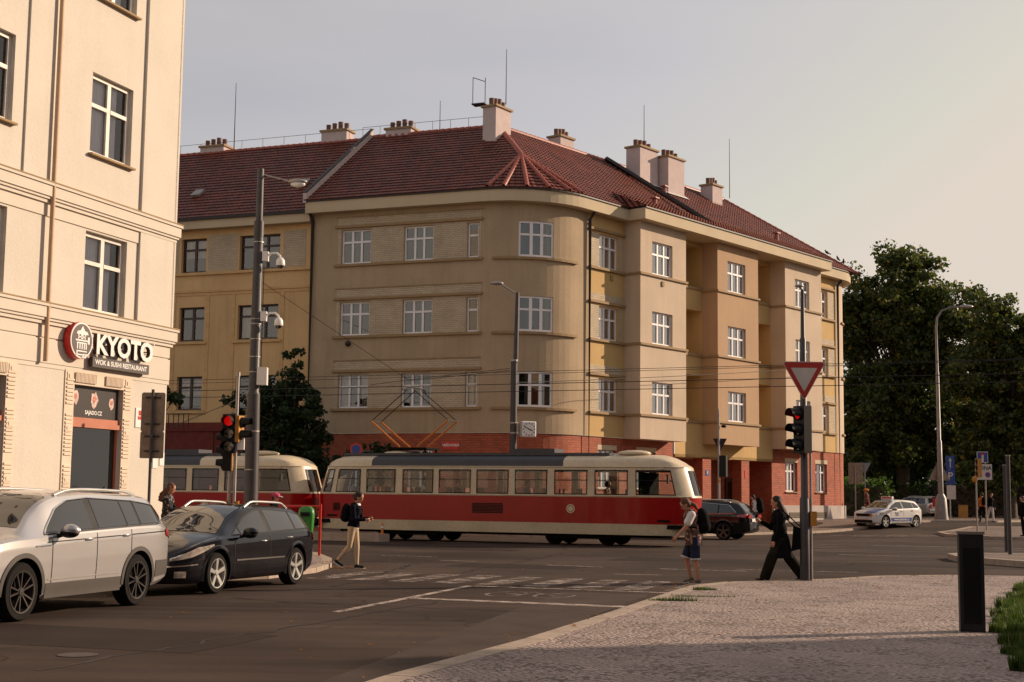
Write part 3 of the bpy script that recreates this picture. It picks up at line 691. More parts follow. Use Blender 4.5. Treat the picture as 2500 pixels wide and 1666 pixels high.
# roof
EZ = 15.0; RZ = 19.62; SETB = 6.2
nLv = np.array([sin(TL), -cos(TL)]); nRv = np.array([sin(TR), -cos(TR)]); tR = np.array([cos(TR), sin(TR)])
def line_int(p, t, q, u):
    A2 = np.array([t, -u]).T; k = np.linalg.solve(A2, q-p); return p+t*k[0]
PK = line_int(CC+(RC-SETB)*nLv, tL, CC+(RC-SETB)*nRv, tR); PK3 = np.array([*PK, RZ])
eL0 = main(0, EZ, .56); RL0 = np.array([*(PK-tL*0), 0])
roofb = MB()
upL = np.array([*(-nLv*(SETB+.56)), RZ-EZ]); hL_ = np.linalg.norm(upL); upL /= hL_
axL = np.array([*tL, 0]); aPK = float((PK-eL0[:2])@tL); aS = LL+.0
Qf = .47                                                        # where the corner fan leaves the hip
sharp = line_int(eL0[:2], tL, main(SB, 0, .56)[:2], tR); sharp3 = np.array([*sharp, EZ])
Q3 = sharp3+(PK3-sharp3)*Qf; aQ = float((Q3[:2]-eL0[:2])@tL); bQ = hL_*Qf
roof_facet(roofb, eL0, axL, upL, [(-.15, 0), (aS+.3, 0), (aQ, bQ), (aPK, hL_), (-.15, hL_)])
oR = main(SB, EZ, .56); axR = np.array([*tR, 0]); aPR = float((PK-oR[:2])@tR); aQR = float((Q3[:2]-oR[:2])@tR)
LR = 25.7; ridge_end = 23.2
roof_facet(roofb, oR, axR, np.array([*(-nRv*(SETB+.56)), RZ-EZ])/hL_, [(-.3, 0), (LR+1.6, 0), (ridge_end, hL_), (aPR, hL_), (aQR, bQ)])
# kicked eaves over the bays
k0 = main(SB+3.4, EZ, 1.47); up2 = np.array([*(-nRv*1.95), .93]); l2 = np.linalg.norm(up2)
roof_facet(roofb, k0, axR, up2/l2, [(0, 0), (18.95, 0), (18.6, l2), (.35, l2)])
for e in (3.4, 22.35): roofb.face([main(SB+e, EZ, 1.47), main(SB+e, EZ, .3), main(SB+e, EZ+.9, -.45)], 0, [(0, 0), (1, 0), (1, 1)])
# corner fan
fan = [eL0[:2]+tL*(aS+.3)]+[main(SA+RC*R(71.98)*k/5, 0, .56)[:2] for k in range(1, 5)]+[oR[:2]-tR*.3]
hips = []
for p, q in zip(fan[:-1], fan[1:]):
    p3, q3 = np.array([*p, EZ]), np.array([*q, EZ]); ax = (q3-p3); L_ = np.linalg.norm(ax); ax /= L_; k = float((Q3-p3)@ax); up = Q3-(p3+ax*k); hu = np.linalg.norm(up)
    roof_facet(roofb, p3, ax, up/hu, [(0, 0), (L_, 0), (k, hu)]); hips.append(p3)
hips.append(np.array([*fan[-1], EZ]))
# far hip and back slopes
re3 = np.array([*(oR[:2]+tR*ridge_end-nRv*(SETB+.56)), RZ]); ee = main(SF, EZ, .56); e0 = oR+axR*(LR+1.6)
axE = np.array([-nRv[0], -nRv[1], 0])
pB = ee+axE*8; pM = main(SE+3.1*R(45), EZ, .5)
for tri in ((e0, pM, re3), (pM, ee, re3), (ee, pB, re3)):
    p3, q3 = tri[0], tri[1]; ax = q3-p3; L_ = np.linalg.norm(ax); ax = ax/L_; k = float((re3-p3)@ax); up = re3-(p3+ax*k); hu = np.linalg.norm(up)
    roof_facet(roofb, p3, ax, up/hu, [(0, 0), (L_, 0), (k, hu)])
rl3 = eL0+axL*(-.15)+upL*hL_
inn = np.array([*(-(nLv+nRv)*3.2), -4.0])
bk = [rl3, PK3, re3]; bkl = [rl3+np.array([*(-nLv*4.4), -4.6]), PK3+np.array([*(-(nLv+nRv)*2.7), -4.6]), re3+np.array([*(-nRv*4.4), -4.6])]
roofb.face([bk[0], bk[1], bkl[1], bkl[0]], 0, [(0, 0), (8, 0), (8, 6), (0, 6)]); roofb.face([bk[1], bk[2], bkl[2], bkl[1]], 0, [(0, 0), (24, 0), (24, 6), (0, 6)])
roof = roofb.build('roof', M['tile'], bld)
b = MB(); ridge_caps(b, rl3, PK3, .12); ridge_caps(b, PK3, re3, .12); ridge_caps(b, Q3, PK3, .13); ridge_caps(b, re3, e0, .11)
for h in hips: ridge_caps(b, h+np.array([0, 0, .05]), Q3, .10, .3)
b.build('ridge_tiles', M['ridge_tile'], roof, smooth=50)
# fire walls across the roof
def rp(a, q, h=0):   # point on the right slope: a along, q 0..1 up
    n_ = np.cross(axR, np.array([*(-nRv), 1])); n_ /= np.linalg.norm(n_); n_ *= (1 if n_[2] > 0 else -1)
    return oR+axR*a+np.array([*(-nRv*(SETB+.56)), RZ-EZ])*q+n_*h
b = MB()
b.tube([rp(10.9, 0.02, .3), rp(10.9, .22, .28), rp(10.9, 1.0, .16)], .13, 4); b.build('fire_wall_capping', M['dark_metal'], roof)
b = MB(); P_ = eL0+axL*.0
fwp = [(eL0+axL*-.2+np.array([0, 0, -.1])), (rl3+axL*-.1)]
o0, o1 = fwp; sd = axL*.17
b.add([o0, o0+sd, o1+sd, o1, o0+(0, 0, .455), o0+sd+(0, 0, .455), o1+sd+(0, 0, .385), o1+(0, 0, .385)], [(0, 1, 5, 4), (1, 2, 6, 5), (2, 3, 7, 6), (3, 0, 4, 7), (4, 5, 6, 7)])
b.build('fire_wall', M['chimney'], roof)
b = MB(); b.add([o0+(0, 0, .455)-sd*.1, o0+sd*1.1+(0, 0, .455), o1+sd*1.1+(0, 0, .385), o1+(0, 0, .385)-sd*.1, o0+(0, 0, .51)-sd*.1, o0+sd*1.1+(0, 0, .51), o1+sd*1.1+(0, 0, .44), o1+(0, 0, .44)-sd*.1], [(0, 3, 2, 1), (0, 1, 5, 4), (1, 2, 6, 5), (2, 3, 7, 6), (3, 0, 4, 7), (4, 5, 6, 7)])
b.build('fire_wall_capping', M['dark_metal'], roof)
def chimney(parent, c, along, L_, W_, z0, z1, pots, rz, potm='chimney', flash=False):
    ch = MB(); ch.box((c[0], c[1], (z0+z1)/2), (L_, W_, z1-z0), rz); o = ch.build('chimney', M['chimney'], parent)
    k = MB(); k.box((c[0], c[1], z1+.05), (L_+.16, W_+.16, .1), rz); k.build('cap', M['trim'], o)
    for i in range(pots):
        x = (i-(pots-1)/2)*L_*.72/max(1, pots-1); h = .36+.1*((i*7) % 3)/2; p = MB()
        px, py = c[0]+x*cos(rz), c[1]+x*sin(rz); p.lathe([(.0, z1+.1+h), (.13, z1+.1+h), (.12, z1+.1)], (px, py, 0), 10); p.build('pot', M[potm], o, smooth=40)
    if flash: g = MB(); g.box((c[0], c[1], z0+.25), (L_+.3, W_+.3, .5), rz); g.build('flashing', M['white'], o)
    return o
rj = lambda t, back=0: PK-tL*t-nLv*back
M['pot'] = mat('chimney_pot', (.16, .08, .06), .8)
chimney(roof, (-5.7, 70.3), 0, 1.4, .8, 18.4, 19.9, 4, TL, 'pot')
chimney(roof, (-.85, 66.9), 0, 1.3, .75, 17.6, 20.1, 4, TR+.1, 'pot')
rk = lambda t, back=0: PK+tR*t-nRv*back
chimney(roof, (2.45, 73.0), 0, 1.15, .8, 18.4, 20.25, 4, TR, 'pot')
chimney(roof, (6.9, 75.2), 0, 1.7, .9, 18.0, 20.25, 4, TR, 'pot')
chimney(roof, (8.5, 76.3), 0, 1.6, .9, 17.4, 20.0, 4, TR, 'pot')
chimney(roof, (11.55, 81.6), 0, 1.1, .8, 18.6, 19.7, 4, TR, 'pot')
b = MB()                                                       # white flashing skirts below the two large stacks
for t, q0, q1 in ((10.3, .80, .70), (12.3, .72, .62)):
    b.add([rp(aPR+t-1.05, q0, .09), rp(aPR+t+1.05, q0, .09), rp(aPR+t+1.05, q1, .09), rp(aPR+t-1.05, q1, .09)], [(0, 1, 2, 3)])
b.build('flashing', M['white'], roof)
for (x, y, z0, z1) in ((-3.76, 70.0, 19.6, 21.4), (-.43, 67.0, 20.4, 23.15), (7.08, 76.0, 20.6, 23.0), (12.85, 83.2, 19.4, 23.0)):
    b = MB(); b.tube([(x, y, z0), (x, y, z1)], [.025, .014], 6); b.build('lightning_rod', M['dark_metal'], roof)
b = MB(); pts = [(*rj(t, .0), RZ+.55) for t in np.linspace(.6, 7.4, 8)]; b.tube(pts, .012, 5)
for p in pts: b.tube([(p[0], p[1], RZ), p], .012, 5)
b.build('ridge_wire', M['dark_metal'], roof)
b = MB(); q = np.array([-1.6, 67.6]); b.box((q[0]-.1, q[1], 20.55), (.7, .5, .05), TL)
for dx in (-.3, .3): b.tube([(q[0]-.15+dx, q[1], 20.55), (q[0]-.15+dx, q[1], 21.9)], .02, 5)
b.tube([(q[0]-.45, q[1], 21.9), (q[0]+.15, q[1], 21.7)], .02, 5); b.build('sweep_platform', M['dark_metal'], roof)
for a, q in ((7.2, .16), (20.2, .22), (12.1, .55)):
    p = rp(a, q, 0); b = MB(); b.tube([p, p+(0, 0, .45)], [.14, .1], 8); b.box(p+(0, 0, .5), (.34, .34, .06), TR); b.build('roof_vent', M['ridge_tile'], roof)
# house number and street plate
b = MB(); fbox(b, main, SB+11.08, SB+11.36, 2.75, 3.02, -.035, -.02); o = b.build('house_number', M['blue_sign'], bld)
ax3 = np.array([*tR, 0]); ob = txt('9', 'number', M['white'], o, main(SB+11.22, 2.89, -.015), ax3, (0, 0, 1), .24, .004, 0)
ob.data.transform(Matrix.Translation(-Vector(bld.location)))
b = MB(); fbox(b, main, SB+14.92, SB+15.12, 2.7, 3.1, -.035, -.02); o = b.build('red_plate', M['red'], bld)
b = MB(); fbox(b, main, SA-1.87, SA-1.12, 3.6, 3.96, -.055, -.03); o = b.build('street_plate', M['red'], bld)
ob = txt('VRŠOVICKÁ', 'lettering', M['white'], o, main(SA-1.495, 3.79, -.025), np.array([*tL, 0]), (0, 0, 1), .15, .004, .003)
ob.data.transform(Matrix.Translation(-Vector(bld.location)))
b = MB(); c0 = main(SA-6.6, 8.38, .1); b.ell(c0, (.13, .13, .13), 10, 8); b.build('wall_lamp', M['dark_metal'], bld, smooth=180)
# things on the loggias
b = MB()
for i in range(60):
    p = main(SB+7.95+random.random()*.9, 12.25+random.random()*.3, .02-.2*random.random()); a = random.random()*6; s = .09
    b.face([p, p+np.array([s*cos(a), s*sin(a), s*.4]), p+np.array([0, s*.3, s])])
fbt = thing('flower_box', 'flower box hanging over the parapet of the top left loggia', 'flower box', main(SB+8.35, 12.15, 0))
b.build('flowers', M['bark'], fbt)
b = MB(); fbox(b, main, SB+7.95, SB+8.85, 12.14, 12.3, -.14, .04); b.build('box', M['dark_metal'], fbt)
t = thing('folded_parasol', 'blue folded parasol standing in the top right loggia', 'parasol', main(SB+15.3, 12.12, -.5))
b = MB(); c0 = main(SB+15.3, 12.12, -.5); b.tube([c0, c0+(0, 0, .25), c0+(0, 0, 1.1), c0+(0, 0, 1.25)], [.05, .22, .12, .02], 9); b.build('canopy', M['blue_sign'], t, smooth=180)
b = MB(); b.tube([c0+(0, 0, -.0), c0+(0, 0, 1.35)], .02, 6); b.build('pole', M['white'], t)

# ============================================================ yellow neighbour on the left
yb = thing('apartment_building', 'orange ochre apartment house with dark brown windows, behind the lamp column and street tree', 'building', main(0, 0, -.3))
fY = shifted(main, SA, -.3)
rowsY = [(5.5, 7.08), (8.78, 10.4), (12.08, 13.72)]
colsY = [(-19.6, -18.1, 2), (-15.9, -14.5, 2), (-12.66, -10.48, 3), (-23.5, -21.5, 3)]
ops = [(a, c, z0, z1) for z0, z1 in rowsY for a, c, _ in colsY]
b = MB(); wall(b, fY, -30, -8.66, 4.9, 14.3, ops, 0, reveal=.28); wall(b, fY, -30, -8.66, -.1, 4.9, [], 1)
b.build('wall', [M['plaster_orange'], mat('plaster_dark_red', (.17, .03, .02), .9)], yb)
b = MB()
for o in ops: room(b, fY, *o, -.25)
b.build('interior', M['room'], yb)
for z0, z1 in rowsY:
    for a, c, n in colsY: window(yb, fY, a, c, z0, z1, -.22, n, .68, 'brown_frame', .08, .12, sill=.05, glass='glass_low')
for i, (a, c) in enumerate(((-10.3, -9.1), (-14.38, -12.78), (-17.9, -16.05))):
    b = MB(); fbox(b, fY, a, c, 12.1, 13.85, -.01, .012); b.build('brick_panel', M['brick_cream'], yb)
M['orange_trim'] = mat('orange_trim', (.58, .37, .17), .85)
b = MB(); fbox(b, fY, -30, -8.7, 11.93, 12.06, -.01, .12); fbox(b, fY, -30, -8.7, 11.1, 11.22, -.01, .05); fbox(b, fY, -30, -8.7, 10.95, 11.04, -.01, .03); b.build('string_course', M['orange_trim'], yb)
b = MB()
for s_ in (-16.2, -14.3, -12.9, -10.25, -18.0, -19.8): fbox(b, fY, s_-.09, s_+.09, 5.3, 10.95, -.01, .03)
b.build('pilaster_strip', M['orange_trim'], yb)
for a, c in ((-16.1, -14.3), (-12.9, -10.25)):
    b = MB(); fbox(b, fY, a, c, 8.62, 8.74, -.01, .1); fbox(b, fY, a, c, 5.32, 5.45, -.01, .1); b.build('sill_band', M['orange_trim'], yb)
b = MB(); fbox(b, fY, -30, -8.66, 14.1, 14.5, -.2, .5); b.build('cornice', M['cornice'], yb)
b = MB(); fbox(b, fY, -30, -8.5, 14.5, 14.66, .2, .62); b.build('gutter', M['dark_metal'], yb)
b = MB(); oY = fY(-8.66, 14.6, .6); upY = np.array([*(-nLv*6.7), 4.98]); hy = np.linalg.norm(upY)
roof_facet(b, oY-axL*22, axL, upY/hy, [(0, 0), (22, 0), (22, hy), (0, hy)]); r0 = oY+upY-axL*22; r1 = oY+upY
b.face([r0, r1, r1+np.array([*(-nLv*6.7), -4.98]), r0+np.array([*(-nLv*6.7), -4.98])], 0, [(0, 0), (22, 0), (22, 6), (0, 6)])
ry = b.build('roof', M['tile'], yb)
b = MB(); ridge_caps(b, r0, r1, .12); b.build('ridge_tiles', M['ridge_tile'], ry, smooth=50)
for t, zt in ((2.4, 20.15), (9.7, 19.9)): c_ = (r1-axL*t)[:2]-nLv*.3; chimney(ry, c_, 0, 1.45, .8, 18.9, zt, 4, TL, 'pot')
b = MB(); x = r1-axL*8.4; b.tube([(x[0], x[1], 19.5), (x[0], x[1], 23.3)], [.03, .014], 6); b.build('lightning_rod', M['dark_metal'], ry)
b = MB(); pts = [r1-axL*t+np.array([0, 0, .55]) for t in np.linspace(.3, 13, 11)]; b.tube(pts, .012, 5)
for p in pts: b.tube([p-(0, 0, .55), p], .012, 5)
b.build('ridge_wire', M['dark_metal'], ry)
for t, q in ((7.7, .28), (1.9, .32)):
    b = MB(); p = oY-axL*t+upY*q+np.array([0, 0, .1]); n_ = np.cross(axL, upY); n_ /= np.linalg.norm(n_); n_ *= np.sign(n_[2]); b.obox(p, axL*.5, upY/hy*.6, n_*.12); b.build('skylight', M['galv'], ry)
# red yard wall with balustrade in front of the yellow house
t = thing('garden_wall', 'dark red rendered yard wall with thin railing before the orange house', 'wall', fY(-13.5, 0, 1.6))
b = MB(); fbox(b, fY, -22, -12.7, 0, 4.4, 1.4, 1.65); fbox(b, fY, -22, -9.2, 4.4, 4.5, 1.36, 1.7); fbox(b, fY, -12.7, -9.4, 0, 4.4, 1.4, 1.6)
b.build('wall', mat('dark_red_render', (.15, .025, .018), .9, var=.2), t)
b = MB(); fbox(b, fY, -22, -14.0, 5.2, 5.24, 1.5, 1.54)
for k in range(30): fbox(b, fY, -22+k*.27, -22+k*.27+.03, 4.5, 5.2, 1.5, 1.53)
b.build('railing', M['dark_metal'], t)
# pavement round the main building
pe = [tuple(main(s_, 0, 4.3)[:2]) for s_ in np.linspace(-22, SA, 8)]+[tuple(main(SA+(SB-SA)*k/8, 0, 4.5)[:2]) for k in range(1, 9)]+[tuple(main(SB+s_, 0, 4.9)[:2]) for s_ in (3, 8, 14, 19)]+[(19.2, 76.2), (23.5, 80.0), (28, 82.3), (31, 85.5), (33.5, 95), (40, 140)]
pavement('pavement_main', pe, [(25, 140), (8, 90), (-30, 90), (-30, 75)], .10, M['cobble_far'], side=1)
pavement('pavement_right', [(40, 41.2), (14.8, 41.3), (13.0, 41.2), (12.3, 40.4), (12.0, 38.6), (12.9, 35.2), (14.0, 33.5), (30, 28)], [(45, 30)], .15, M['cobble_far'], side=1)
pavement('pavement_far', [(45, 76), (24, 74.8), (21.0, 70.5), (20.1, 66), (21.0, 62.5), (26, 60), (45, 54)], [(48, 60)], .12, M['cobble_far'], side=1)

# ============================================================ restaurant building
TK = R(71); PKo = np.array([-8.62, 35.5])
tK = np.array([cos(TK), sin(TK)]); nK = np.array([sin(TK), -cos(TK)])
def fK(s, z, d=0): P = PKo+tK*s+nK*d; return np.array([P[0], P[1], z])
kb = thing('restaurant_building', 'tall sunlit cream house with pale window frames and a restaurant on its ground floor', 'building', (PKo[0], PKo[1], 0))
opk = []
for z0, z1 in ((5.68, 7.55), (9.36, 11.28), (13.1, 15.0)):
    for a, c in ((-3.58, -1.95), (-7.95, -6.32), (-12.3, -10.7), (-16.7, -15.1)): opk.append((a, c, z0+.02 if z0 < 6 else z0, z1))
shop = [(a, a+1.9, .55, 4.0) for a in (-3.78, -8.0, -12.3, -16.6)]
b = MB(); wall(b, fK, -26, 0, 0, 19, opk+[(*q, .17) for q in shop], 0, reveal=.22)
def fK2(s, z, d=0): P = PKo-nK*s+tK*d; return np.array([P[0], P[1], z])
wall(b, fK2, 0, 16, 0, 19, [], 0)
b.build('wall', M['cream'], kb)
b = MB()
for o in opk: room(b, fK, *o, -.2)
for o in shop: room(b, fK, *o, -.15)
b.build('interior', M['room'], kb)
M['cream_frame'] = mat('cream_frame', (.66, .60, .53), .5)
for o in opk: window(kb, fK, *o, -.16, 2, .62, fm='cream_frame', fw=.10, mw_=.13, glass='glass_clear', curtain='left', sill=.12 if o[2] > 6 else None)
b = MB(); fbox(b, fK, -1.5, .0, 5.68, 19, -.05, .07); fbox(b, fK, -5.92, -5.02, 8.32, 19, -.05, .05); fbox(b, fK2, -.07, .6, 5.68, 19, -.05, .07); b.build('pilaster', M['cream'], kb)
for z, h in ((8.32, .0), (5.66, 0)):                          # two stepped cornices
    b = MB()
    for z0, z1, d1 in ((z-.06, z, .19), (z-.30, z-.06, .155), (z-.36, z-.30, .12), (z-.44, z-.36, .08), (z-.72, z-.44, .03)):
        fbox(b, fK, -26, d1, z0, z1, -.05, d1); fbox(b, fK2, .0, 12, z0, z1, -.05, d1)
    b.build('cornice', M['cream_trim'], kb)
    b = MB(); fbox(b, fK, -26, .20, z+.002, z+.03, -.02, .20); b.build('cornice_flashing', M['trim'], kb)
b = MB(); fbox(b, fK, -26, .05, 4.38, 4.9, -.02, .03); fbox(b, fK, -26, .06, 4.28, 4.37, -.02, .015); b.build('fascia_band', M['cream_trim'], kb)
b = MB(); b.tube([fK(-5.0, 19, .14), fK(-5.0, 4.4, .14)], .055, 8)
b.build('downpipe', mat('cream_pipe', (.5, .33, .2), .6), kb, smooth=60)
M['rib'] = mat('ribbed_stucco', (.66, .55, .44), .9, var=.05)
for a, c, z0, z1 in shop:
    b = MB(); W = .34
    fbox(b, fK, a-W, a, .5, 4.32, -.01, .025); fbox(b, fK, c, c+W, .5, 4.32, -.01, .025); fbox(b, fK, a, c, 4.0, 4.32, -.01, .025)
    o = b.build('window_surround', M['rib'], kb); b = MB()
    for k in range(41):
        z = .55+k*.088
        if (k % 13) in (6, 7): continue
        fbox(b, fK, a-W+.05, a-.03, z, z+.046, .025, .05); fbox(b, fK, c+.03, c+W-.05, z, z+.046, .025, .05)
    for k in range(int((c-a)/.05)): 
        if abs(k*.05-(c-a)/2) > .16: fbox(b, fK, a+k*.05, a+k*.05+.026, 4.05, 4.27, .04, .07)
    for z in (4.06, 2.9, 1.75):
        for x in (a-W+.06, c+.06): fbox(b, fK, x, x+W-.12, z, z+.2, .025, .04); fbox(b, fK, x+.05, x+W-.17, z+.05, z+.15, .04, .055)
    b.build('ribs', M['rib'], o)
    b = MB(); fbox(b, fK, a, c, 3.05, 3.16, -.16, -.02); fbox(b, fK, a, c, 3.16, 3.27, -.16, -.06); fbox(b, fK, a, a+.06, z0, 3.05, -.17, -.11); fbox(b, fK, c-.06, c, z0, 3.05, -.17, -.11); fbox(b, fK, a+.06, c-.06, z0, z0+.08, -.17, -.11)
    sw = b.build('shop_window', mat('salmon_frame', (.42, .13, .065), .5), kb)
    g = MB(); g.face([fK(a, z0, -.14), fK(c, z0, -.14), fK(c, 3.06, -.14), fK(a, 3.06, -.14)]); g.build('pane', M['glass_dark'], sw)
    g = MB(); fbox(g, fK, a+.9, c-.1, z0, 3.0, -.6, -.55); g.build('curtain', mat('olive_blind', (.06, .055, .035), .9), sw)
a, c = shop[0][:2]
b = MB(); fbox(b, fK, a, c, 3.27, 4.0, -.15, -.11); ps = b.build('window_poster', mat('black_poster', (.03, .022, .02), .35), kb)
def kput(o): o.data.transform(Matrix.Translation(-Vector(kb.location))); return o
kput(txt('SAJADO.CZ', 'lettering', M['white'], ps, fK((a+c)/2-.02, 3.40, -.105), (*tK, 0), (0, 0, 1), .125, .003, .003))
b = MB(); rr = random.Random(5)
for cx, cz, s in ((a+.22, 3.72, .15), (a+.95, 3.70, .17), (a+1.62, 3.66, .13)):
    poly = [(cx+s*(1+.25*rr.uniform(-1, 1))*cos(k)*.8, cz+s*(1+.3*rr.uniform(-1, 1))*sin(k)) for k in np.linspace(0, 2*pi, 12)[:-1]]
    b.plate(poly, lambda x, z, d: fK(x, z, d), -.109, -.103)
    b.plate([(cx+(x-cx)*.45, cz+(z-cz)*.4+.02) for x, z in poly], lambda x, z, d: fK(x, z, d), -.103, -.099, 1)
b.build('food_picture', [mat('food_cream', (.55, .38, .33), .5, var=.5, vs=14), mat('food_red', (.45, .12, .08), .5, var=.5, vs=12)], ps)
b = MB(); fbox(b, fK, -1.33, -.55, 3.15, 3.62, 0.0, .025); o = b.build('wall_notice', M['white'], kb)
b = MB()
for k in range(4): fbox(b, fK, -1.22+k*.15, -1.12+k*.15, 3.44, 3.56, .026, .03)
fbox(b, fK, -1.25, -.62, 3.34, 3.42, .026, .03); fbox(b, fK, -1.1, -.8, 3.22, 3.3, .026, .03); b.build('red_print', M['red'], o)
b = MB(); fbox(b, fK2, .02, .2, 2.2, 2.45, 0, .02); b.build('small_notice', M['white'], kb)
for x, z in ((-.42, 2.35), (-.12, 2.42)):
    b = MB(); fbox(b, fK, x-.1, x+.1, z-.16, z+.16, 0, .02); b.build('small_notice', M['white'], kb)
b = MB(); q = [PKo+nK*.3+tK*.3, PKo+nK*.3-tK*26, PKo-nK*12-tK*26, PKo-nK*12+tK*.3]; b.prism([tuple(x) for x in q], 19, 19.3); b.build('roof_slab', M['trim'], kb)
# sign
sg = thing('restaurant_sign', 'white raised KYOTO letters with round pagoda emblem above the restaurant window', 'shop sign', fK(-2.2, 4.9, 0))
OX, OY = fK(-2.2, 4.9, 0)[:2]
class SMB(_MBclass):
    def build(s, name, mats, parent=None, **k):
        o = _MBclass.build(s, name, mats, parent, **k); r = parent
        while r is not None and r.parent is not None: r = r.parent
        o.data.transform(Matrix.Translation(-Vector(r.location))); return o
b = SMB(); dc = (-3.88, 4.97); Rr = .42
circ = lambda r, n=40: [(dc[0]+r*cos(2*pi*k/n), dc[1]+r*sin(2*pi*k/n)) for k in range(n)]
FK = lambda x, z, d: fK(x, z, d)
b.plate(circ(Rr), FK, .06, .23); disc = b.build('emblem_disc', M['red'], sg)
b = SMB(); b.plate(circ(Rr-.01), FK, .23, .24); b.build('emblem_ring', M['white'], disc)
b = SMB(); b.plate(circ(Rr-.05), FK, .24, .246); b.build('emblem_field', mat('sign_brown', (.06, .04, .035), .5), disc)
b = SMB(); bx = lambda x0, x1, z0, z1: b.plate([(dc[0]+x0, dc[1]+z0), (dc[0]+x1, dc[1]+z0), (dc[0]+x1, dc[1]+z1), (dc[0]+x0, dc[1]+z1)], FK, .246, .254)
b.plate([(dc[0]+x, dc[1]+z) for x, z in ((-.22, .14), (-.18, .2), (-.08, .22), (0, .33), (.08, .22), (.18, .2), (.22, .14), (.12, .13), (-.12, .13))], FK, .246, .254)
bx(-.16, .12, .06, .09); bx(-.16, -.12, .03, .13); bx(.08, .12, .03, .13); bx(-.05, .03, .03, .13); bx(-.24, .2, -.02, .015); bx(-.2, .16, -.075, -.045)
for x in (-.19, -.1, -.02, .06, .13): bx(x, x+.04, -.2, -.075)
bx(.2, .27, -.07, .09); bx(-.2, .18, -.26, -.23); bx(-.2, -.16, -.31, -.26); bx(-.2, .08, -.34, -.31); bx(.04, .08, -.40, -.34); bx(.04, .2, -.33, -.3); bx(.0, .16, -.39, -.36)
b.build('emblem_pagoda', M['white'], disc)
o = txt('KYOTO', 'letters', [M['white'], mat('sign_side', (.05, .035, .03), .5)], sg, fK(-2.20, 4.93, .20), (*tK, 0), (0, 0, 1), .62, .05, .022, sx=1.06); o.data.transform(Matrix.Translation(-Vector(sg.location)))
b = SMB(); b.ell(fK(-.98, 5.18, .20), (.035, .035, .035), 8, 6); b.build('dot', M['white'], sg)
b = SMB(); fbox(b, fK, -3.36, -1.09, 4.43, 4.66, .08, .18); pn = b.build('subtitle_panel', mat('sign_dark', (.035, .022, .02), .5), sg)
o = txt('WOK & SUSHI RESTAURANT', 'subtitle', M['white'], pn, fK(-2.23, 4.545, .182), (*tK, 0), (0, 0, 1), .155, .004, .004, sx=1.05); o.data.transform(Matrix.Translation(-Vector(sg.location)))
b = SMB()
for x in (-3.3, -2.7, -2.2, -1.6, -1.2): fbox(b, fK, x, x+.03, 4.6, 4.63, 0, .08); fbox(b, fK, x, x+.03, 4.95, 4.98, 0, .16)
b.build('bracket', M['galv'], sg)
# ============================================================ house across the street, outside the frame on the right (its shadow falls on the near pavement)
oh = thing('apartment_building', 'red brick house beside the near pavement', 'building', (24, 29, 0))
TO = R(-72.0)
fO = Path((24.4, 29.3), TO+pi, [('l', .01)])
def fO(s, z, d=0):
    t = np.array([cos(TO), sin(TO)]); n = np.array([sin(TO), -cos(TO)]); P = np.array([22.6, 23.4])+t*s+n*d; return np.array([P[0], P[1], z])
ops = [(2+i*3.2, 3.4+i*3.2, 1.5+j*3.4, 3.2+j*3.4) for i in range(9) for j in range(2)]
b = MB(); wall(b, fO, 0, 34, 0, 9.9, ops, 0); b.face([fO(0, 0, 0), fO(0, 9.9, 0), fO(0, 9.9, -10), fO(0, 0, -10)], 0); b.face([fO(0, 9.9, 0), fO(34, 9.9, 0), fO(34, 9.9, -10), fO(0, 9.9, -10)], 0)
b.face([fO(0, 0, -10), fO(34, 0, -10), fO(34, 9.9, -10), fO(0, 9.9, -10)], 0)
b.build('wall', M['brick_red'], oh); b = MB()
for o in ops: room(b, fO, *o, -.2)
b.build('interior', M['room'], oh)
for o in ops[::1]:
    b = MB(); b.face([fO(o[0], o[2], -.18), fO(o[1], o[2], -.18), fO(o[1], o[3], -.18), fO(o[0], o[3], -.18)]); b.build('window', M['glass_dark'], oh)
MB = _MBclass
# ============================================================ trams
def paint(name, col, rough=.3, coat=.12, var=.08): return mat(name, col, rough, 0, var=var, vs=1.2, coat=coat, fine=.2, bs=9, spec=.3)
M['tram_red'] = paint('tram_red', (.30, .002, .002)); M['tram_cream'] = paint('tram_cream', (.60, .50, .36), .35); M['tram_roof'] = paint('tram_roof_grey', (.055, .055, .065), .55, .1)
M['tram_skirt'] = paint('tram_skirt_cream', (.50, .42, .29), .5, .2, .12); M['tram_dark'] = mat('tram_underframe', (.007, .006, .005), .9, spec=.15); M['tram_glass'] = glass_mat('tram_glass', (.75, .77, .75), .02)
M['seat'] = mat('tram_seat', (.25, .05, .03), .6); M['steel'] = mat('steel', (.35, .33, .32), .35, .8)
HLEN = 7.05
def tram_w(x):                         # half width in plan, x from -HLEN..HLEN
    a = abs(x); 
    if a < 5.2: return 1.24
    t = (a-5.2)/(HLEN-5.2); return 1.24-.33*t**1.6-.55*max(0, t-.72)**2/.0784*.55
def tram_end(z):                       # how far the raked end face leans back at height z
    if z < 1.55: return .10*(1.55-z)
    return .46*((z-1.55)/1.5)**1.1
